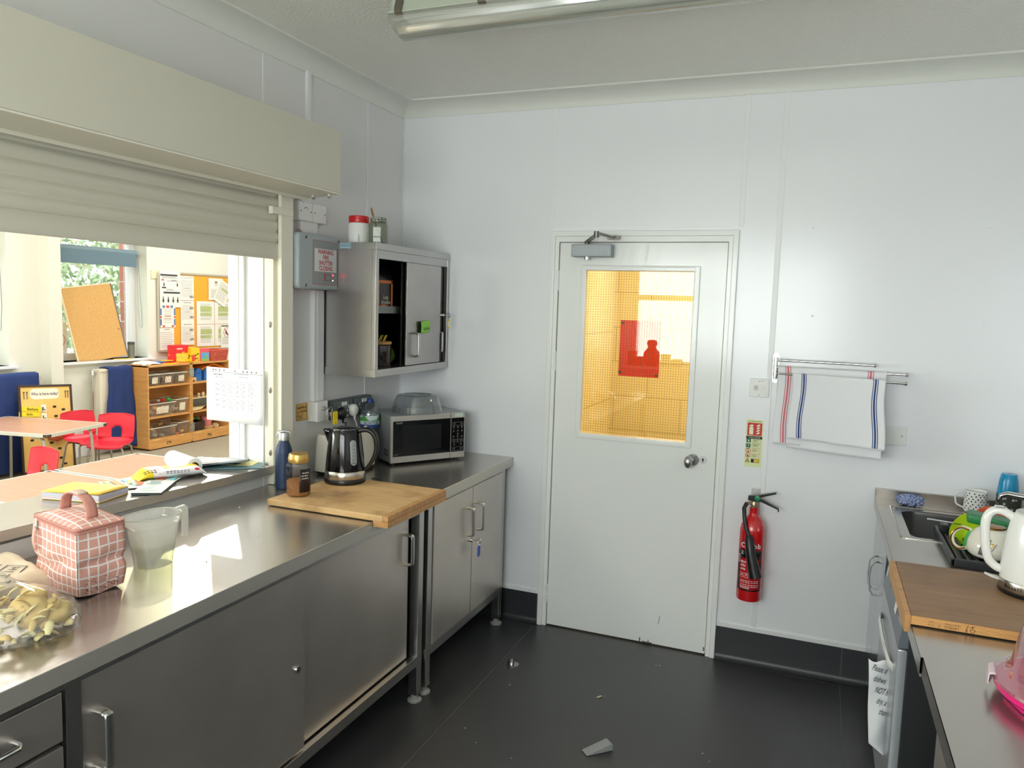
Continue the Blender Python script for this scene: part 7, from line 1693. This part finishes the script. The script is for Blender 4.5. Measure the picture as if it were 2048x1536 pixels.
for k, (y, c, l) in enumerate(((.59, (250, 246, 236), 'top white picture card on the welcome board'), (.51, (246, 246, 224), 'second picture card, with a green shape, on the welcome board'), (.435, (236, 90, 96), 'red picture card on the welcome board'))):
    K_ = card('picture_card', l, -.03, y, .05, .066, mat('picture_card_%d' % k, c, .6), cat='card')
    b = B(WB @ TR(-.03, y, .0128)); b.box(-.015, -.003, -.02, .012, 0, .0004); b.box(0, .014, -.02, -.008, 0, .0004); b.done('printed_picture', mat('picture_ink_%d' % k, ((70, 66, 60), (60, 120, 70), (250, 230, 226))[k], .7), K_)
tag(B(WB @ TR(.10, .40, .03)).grid(lambda u, v: ((u - .5) * .24, (v - .6) * .22 * (1 - .55 * abs(u - .4)), .022 * noise.noise(Vector((u * 4, v * 4, 3))) + .025 * math.sin(PI * u) * math.sin(PI * v)), 18, 16).done('rust_scarf', mat('rust_felt', (206, 104, 62), .9), solid=.005, smooth=180), 'rust coloured crumpled cloth pinned on the welcome board', 'cloth')
# hedge outside: far too many leaves to count
b = B(); rr = random.Random(21)
for k in range(26000):
    y = rr.uniform(-4.5, 7.5); z = rr.uniform(-.25, 2.55 + .3 * math.sin(y * 1.7)); x = -7.3 + rr.gauss(0, .28) + .25 * math.sin(y * 2.3 + z * 2)
    s_ = rr.uniform(.04, .085)
    b.M = TR(x, y, z) @ Euler((rr.uniform(0, 6.3), rr.uniform(0, 6.3), rr.uniform(0, 6.3))).to_matrix().to_4x4()
    b.add([(-s_, 0, 0), (0, -s_ * .45, s_ * .1), (s_, 0, 0), (0, s_ * .45, s_ * .1)], [(0, 1, 2, 3)])
b.M = I4
hm = [mat('hedge_leaf_%d' % k, c, .5) for k, c in enumerate(((168, 190, 150), (206, 218, 190), (134, 160, 126), (214, 210, 186)))]  # overexposure painted in: leaf colours lighter than real foliage
o = b.done('hedge', hm, smooth=0, fix=False)
for i, p in enumerate(o.data.polygons): p.material_index = (i * 7 + i // 5) % 4
HEDGE = tag(o, 'pale overgrown hedge outside the classroom window', 'hedge', kind='stuff')
b = B(); rr = random.Random(22)
for k in range(420):
    y = rr.uniform(-4, 7); z = rr.uniform(.0, 2.2); x = -7.15 + rr.uniform(-.3, .3); d = Vector((rr.uniform(-.2, .2), rr.uniform(-.4, .4), rr.uniform(-.3, .5)))
    b.tube([(x, y, z), (x + d.x * .5, y + d.y * .5, z + d.z * .6), (x + d.x, y + d.y, z + d.z)], [.008, .006, .003], 5)
b.done('twigs', mat('pale_twig', (222, 214, 200), .8), o, smooth=60)['kind'] = 'stuff'
# ------------------------------------------------------------------ light
SUN_DIR = Vector((.69, -.722, -.233)).normalized()
def lamp(name, kind, loc, energy, color=(1, 1, 1), size=None, sizey=None, d=None):
    l = bpy.data.lights.new(name, kind); l.energy = energy; l.color = color
    if kind == 'AREA':
        l.shape = 'RECTANGLE'; l.size = size; l.size_y = sizey
    o = bpy.data.objects.new(name, l); C.objects.link(o); o.location = loc
    if d is not None: o.rotation_euler = Vector(d).to_track_quat('-Z', 'Y').to_euler()
    return o
s = lamp('sun', 'SUN', (-8, 8, 4), SUN, (1.0, .90, .56), d=SUN_DIR); s.data.angle = rad(.6)
for k, (x, y) in enumerate(((-1.55, -2.6), (-1.55, .2), (-3.6, -2.6), (-3.6, .2), (-3.6, 3.2), (-1.55, 3.2))):  # unseen ceiling lights added to brighten the classroom
    T = thing('ceiling_panel', 'flat bright light panel in the classroom ceiling', 'ceiling light', (x, y, HC - .03), group='classroom ceiling light panels')
    B().box(x - .32, x + .32, y - .62, y + .62, HC - .025, HC - .001, .004).done('frame', M['white'], T)
    lamp('ceiling_panel_lamp', 'AREA', (x, y, HC - .032), PANEL, (1, .98, .93), 1.2, .6, (0, 0, -1)).rotation_euler = (0, 0, rad(90))
lamp('corridor_lamp', 'AREA', (2.0, .65, 2.43), CORR, (1, .95, .84), .9, .5, (0, 0, -1))  # unseen lamp added to brighten the corridor
lamp('rear_window_daylight', 'AREA', (1.25, -5.03, 1.73), REAR, (1.0, .975, .955), 2.1, 1.25, (0, 1, -.06))
lamp('window_daylight', 'AREA', (-5.135, (W3[0] + W3[1]) / 2, 1.65), WIN, (1.0, .98, .95), W3[1] - W3[0], 1.3, (1, 0, .05)).rotation_euler = Euler((rad(90), 0, rad(-90)))  # light added out of view to brighten the back wall through the hatch
w = bpy.data.worlds.new('World'); bpy.context.scene.world = w; w.use_nodes = True
bg = w.node_tree.nodes['Background']; bg.inputs[0].default_value = (.94, .97, 1.0, 1); bg.inputs[1].default_value = SKY
# ------------------------------------------------------------------ camera
cam = bpy.data.cameras.new('Camera'); co = bpy.data.objects.new('Camera', cam); C.objects.link(co)
R_ = Vector((.9271304206, .3734609832, .0309204972)); U_ = Vector((-.0664542136, .0826474427, .9943607181)); F_ = Vector((-.3687994314, .9239568682, -.1014430143))
co.matrix_world = Matrix(((R_.x, U_.x, -F_.x, 2.173685), (R_.y, U_.y, -F_.y, -3.752209), (R_.z, U_.z, -F_.z, 1.691162), (0, 0, 0, 1)))
cam.sensor_fit = 'HORIZONTAL'; cam.sensor_width = 36; cam.lens = 1535.785 / 2048 * 36; cam.clip_start = .02
sc = bpy.context.scene; sc.camera = co
sc.view_settings.view_transform = 'Standard'; sc.view_settings.look = 'None'; sc.view_settings.exposure = EXPO; sc.view_settings.gamma = 1
sc.cycles.use_denoising = True; sc.cycles.max_bounces = 10; sc.cycles.diffuse_bounces = 5; sc.cycles.glossy_bounces = 5; sc.cycles.transparent_max_bounces = 24; sc.cycles.transmission_bounces = 6
sc.cycles.sample_clamp_indirect = 8; sc.cycles.caustics_reflective = False; sc.cycles.caustics_refractive = False
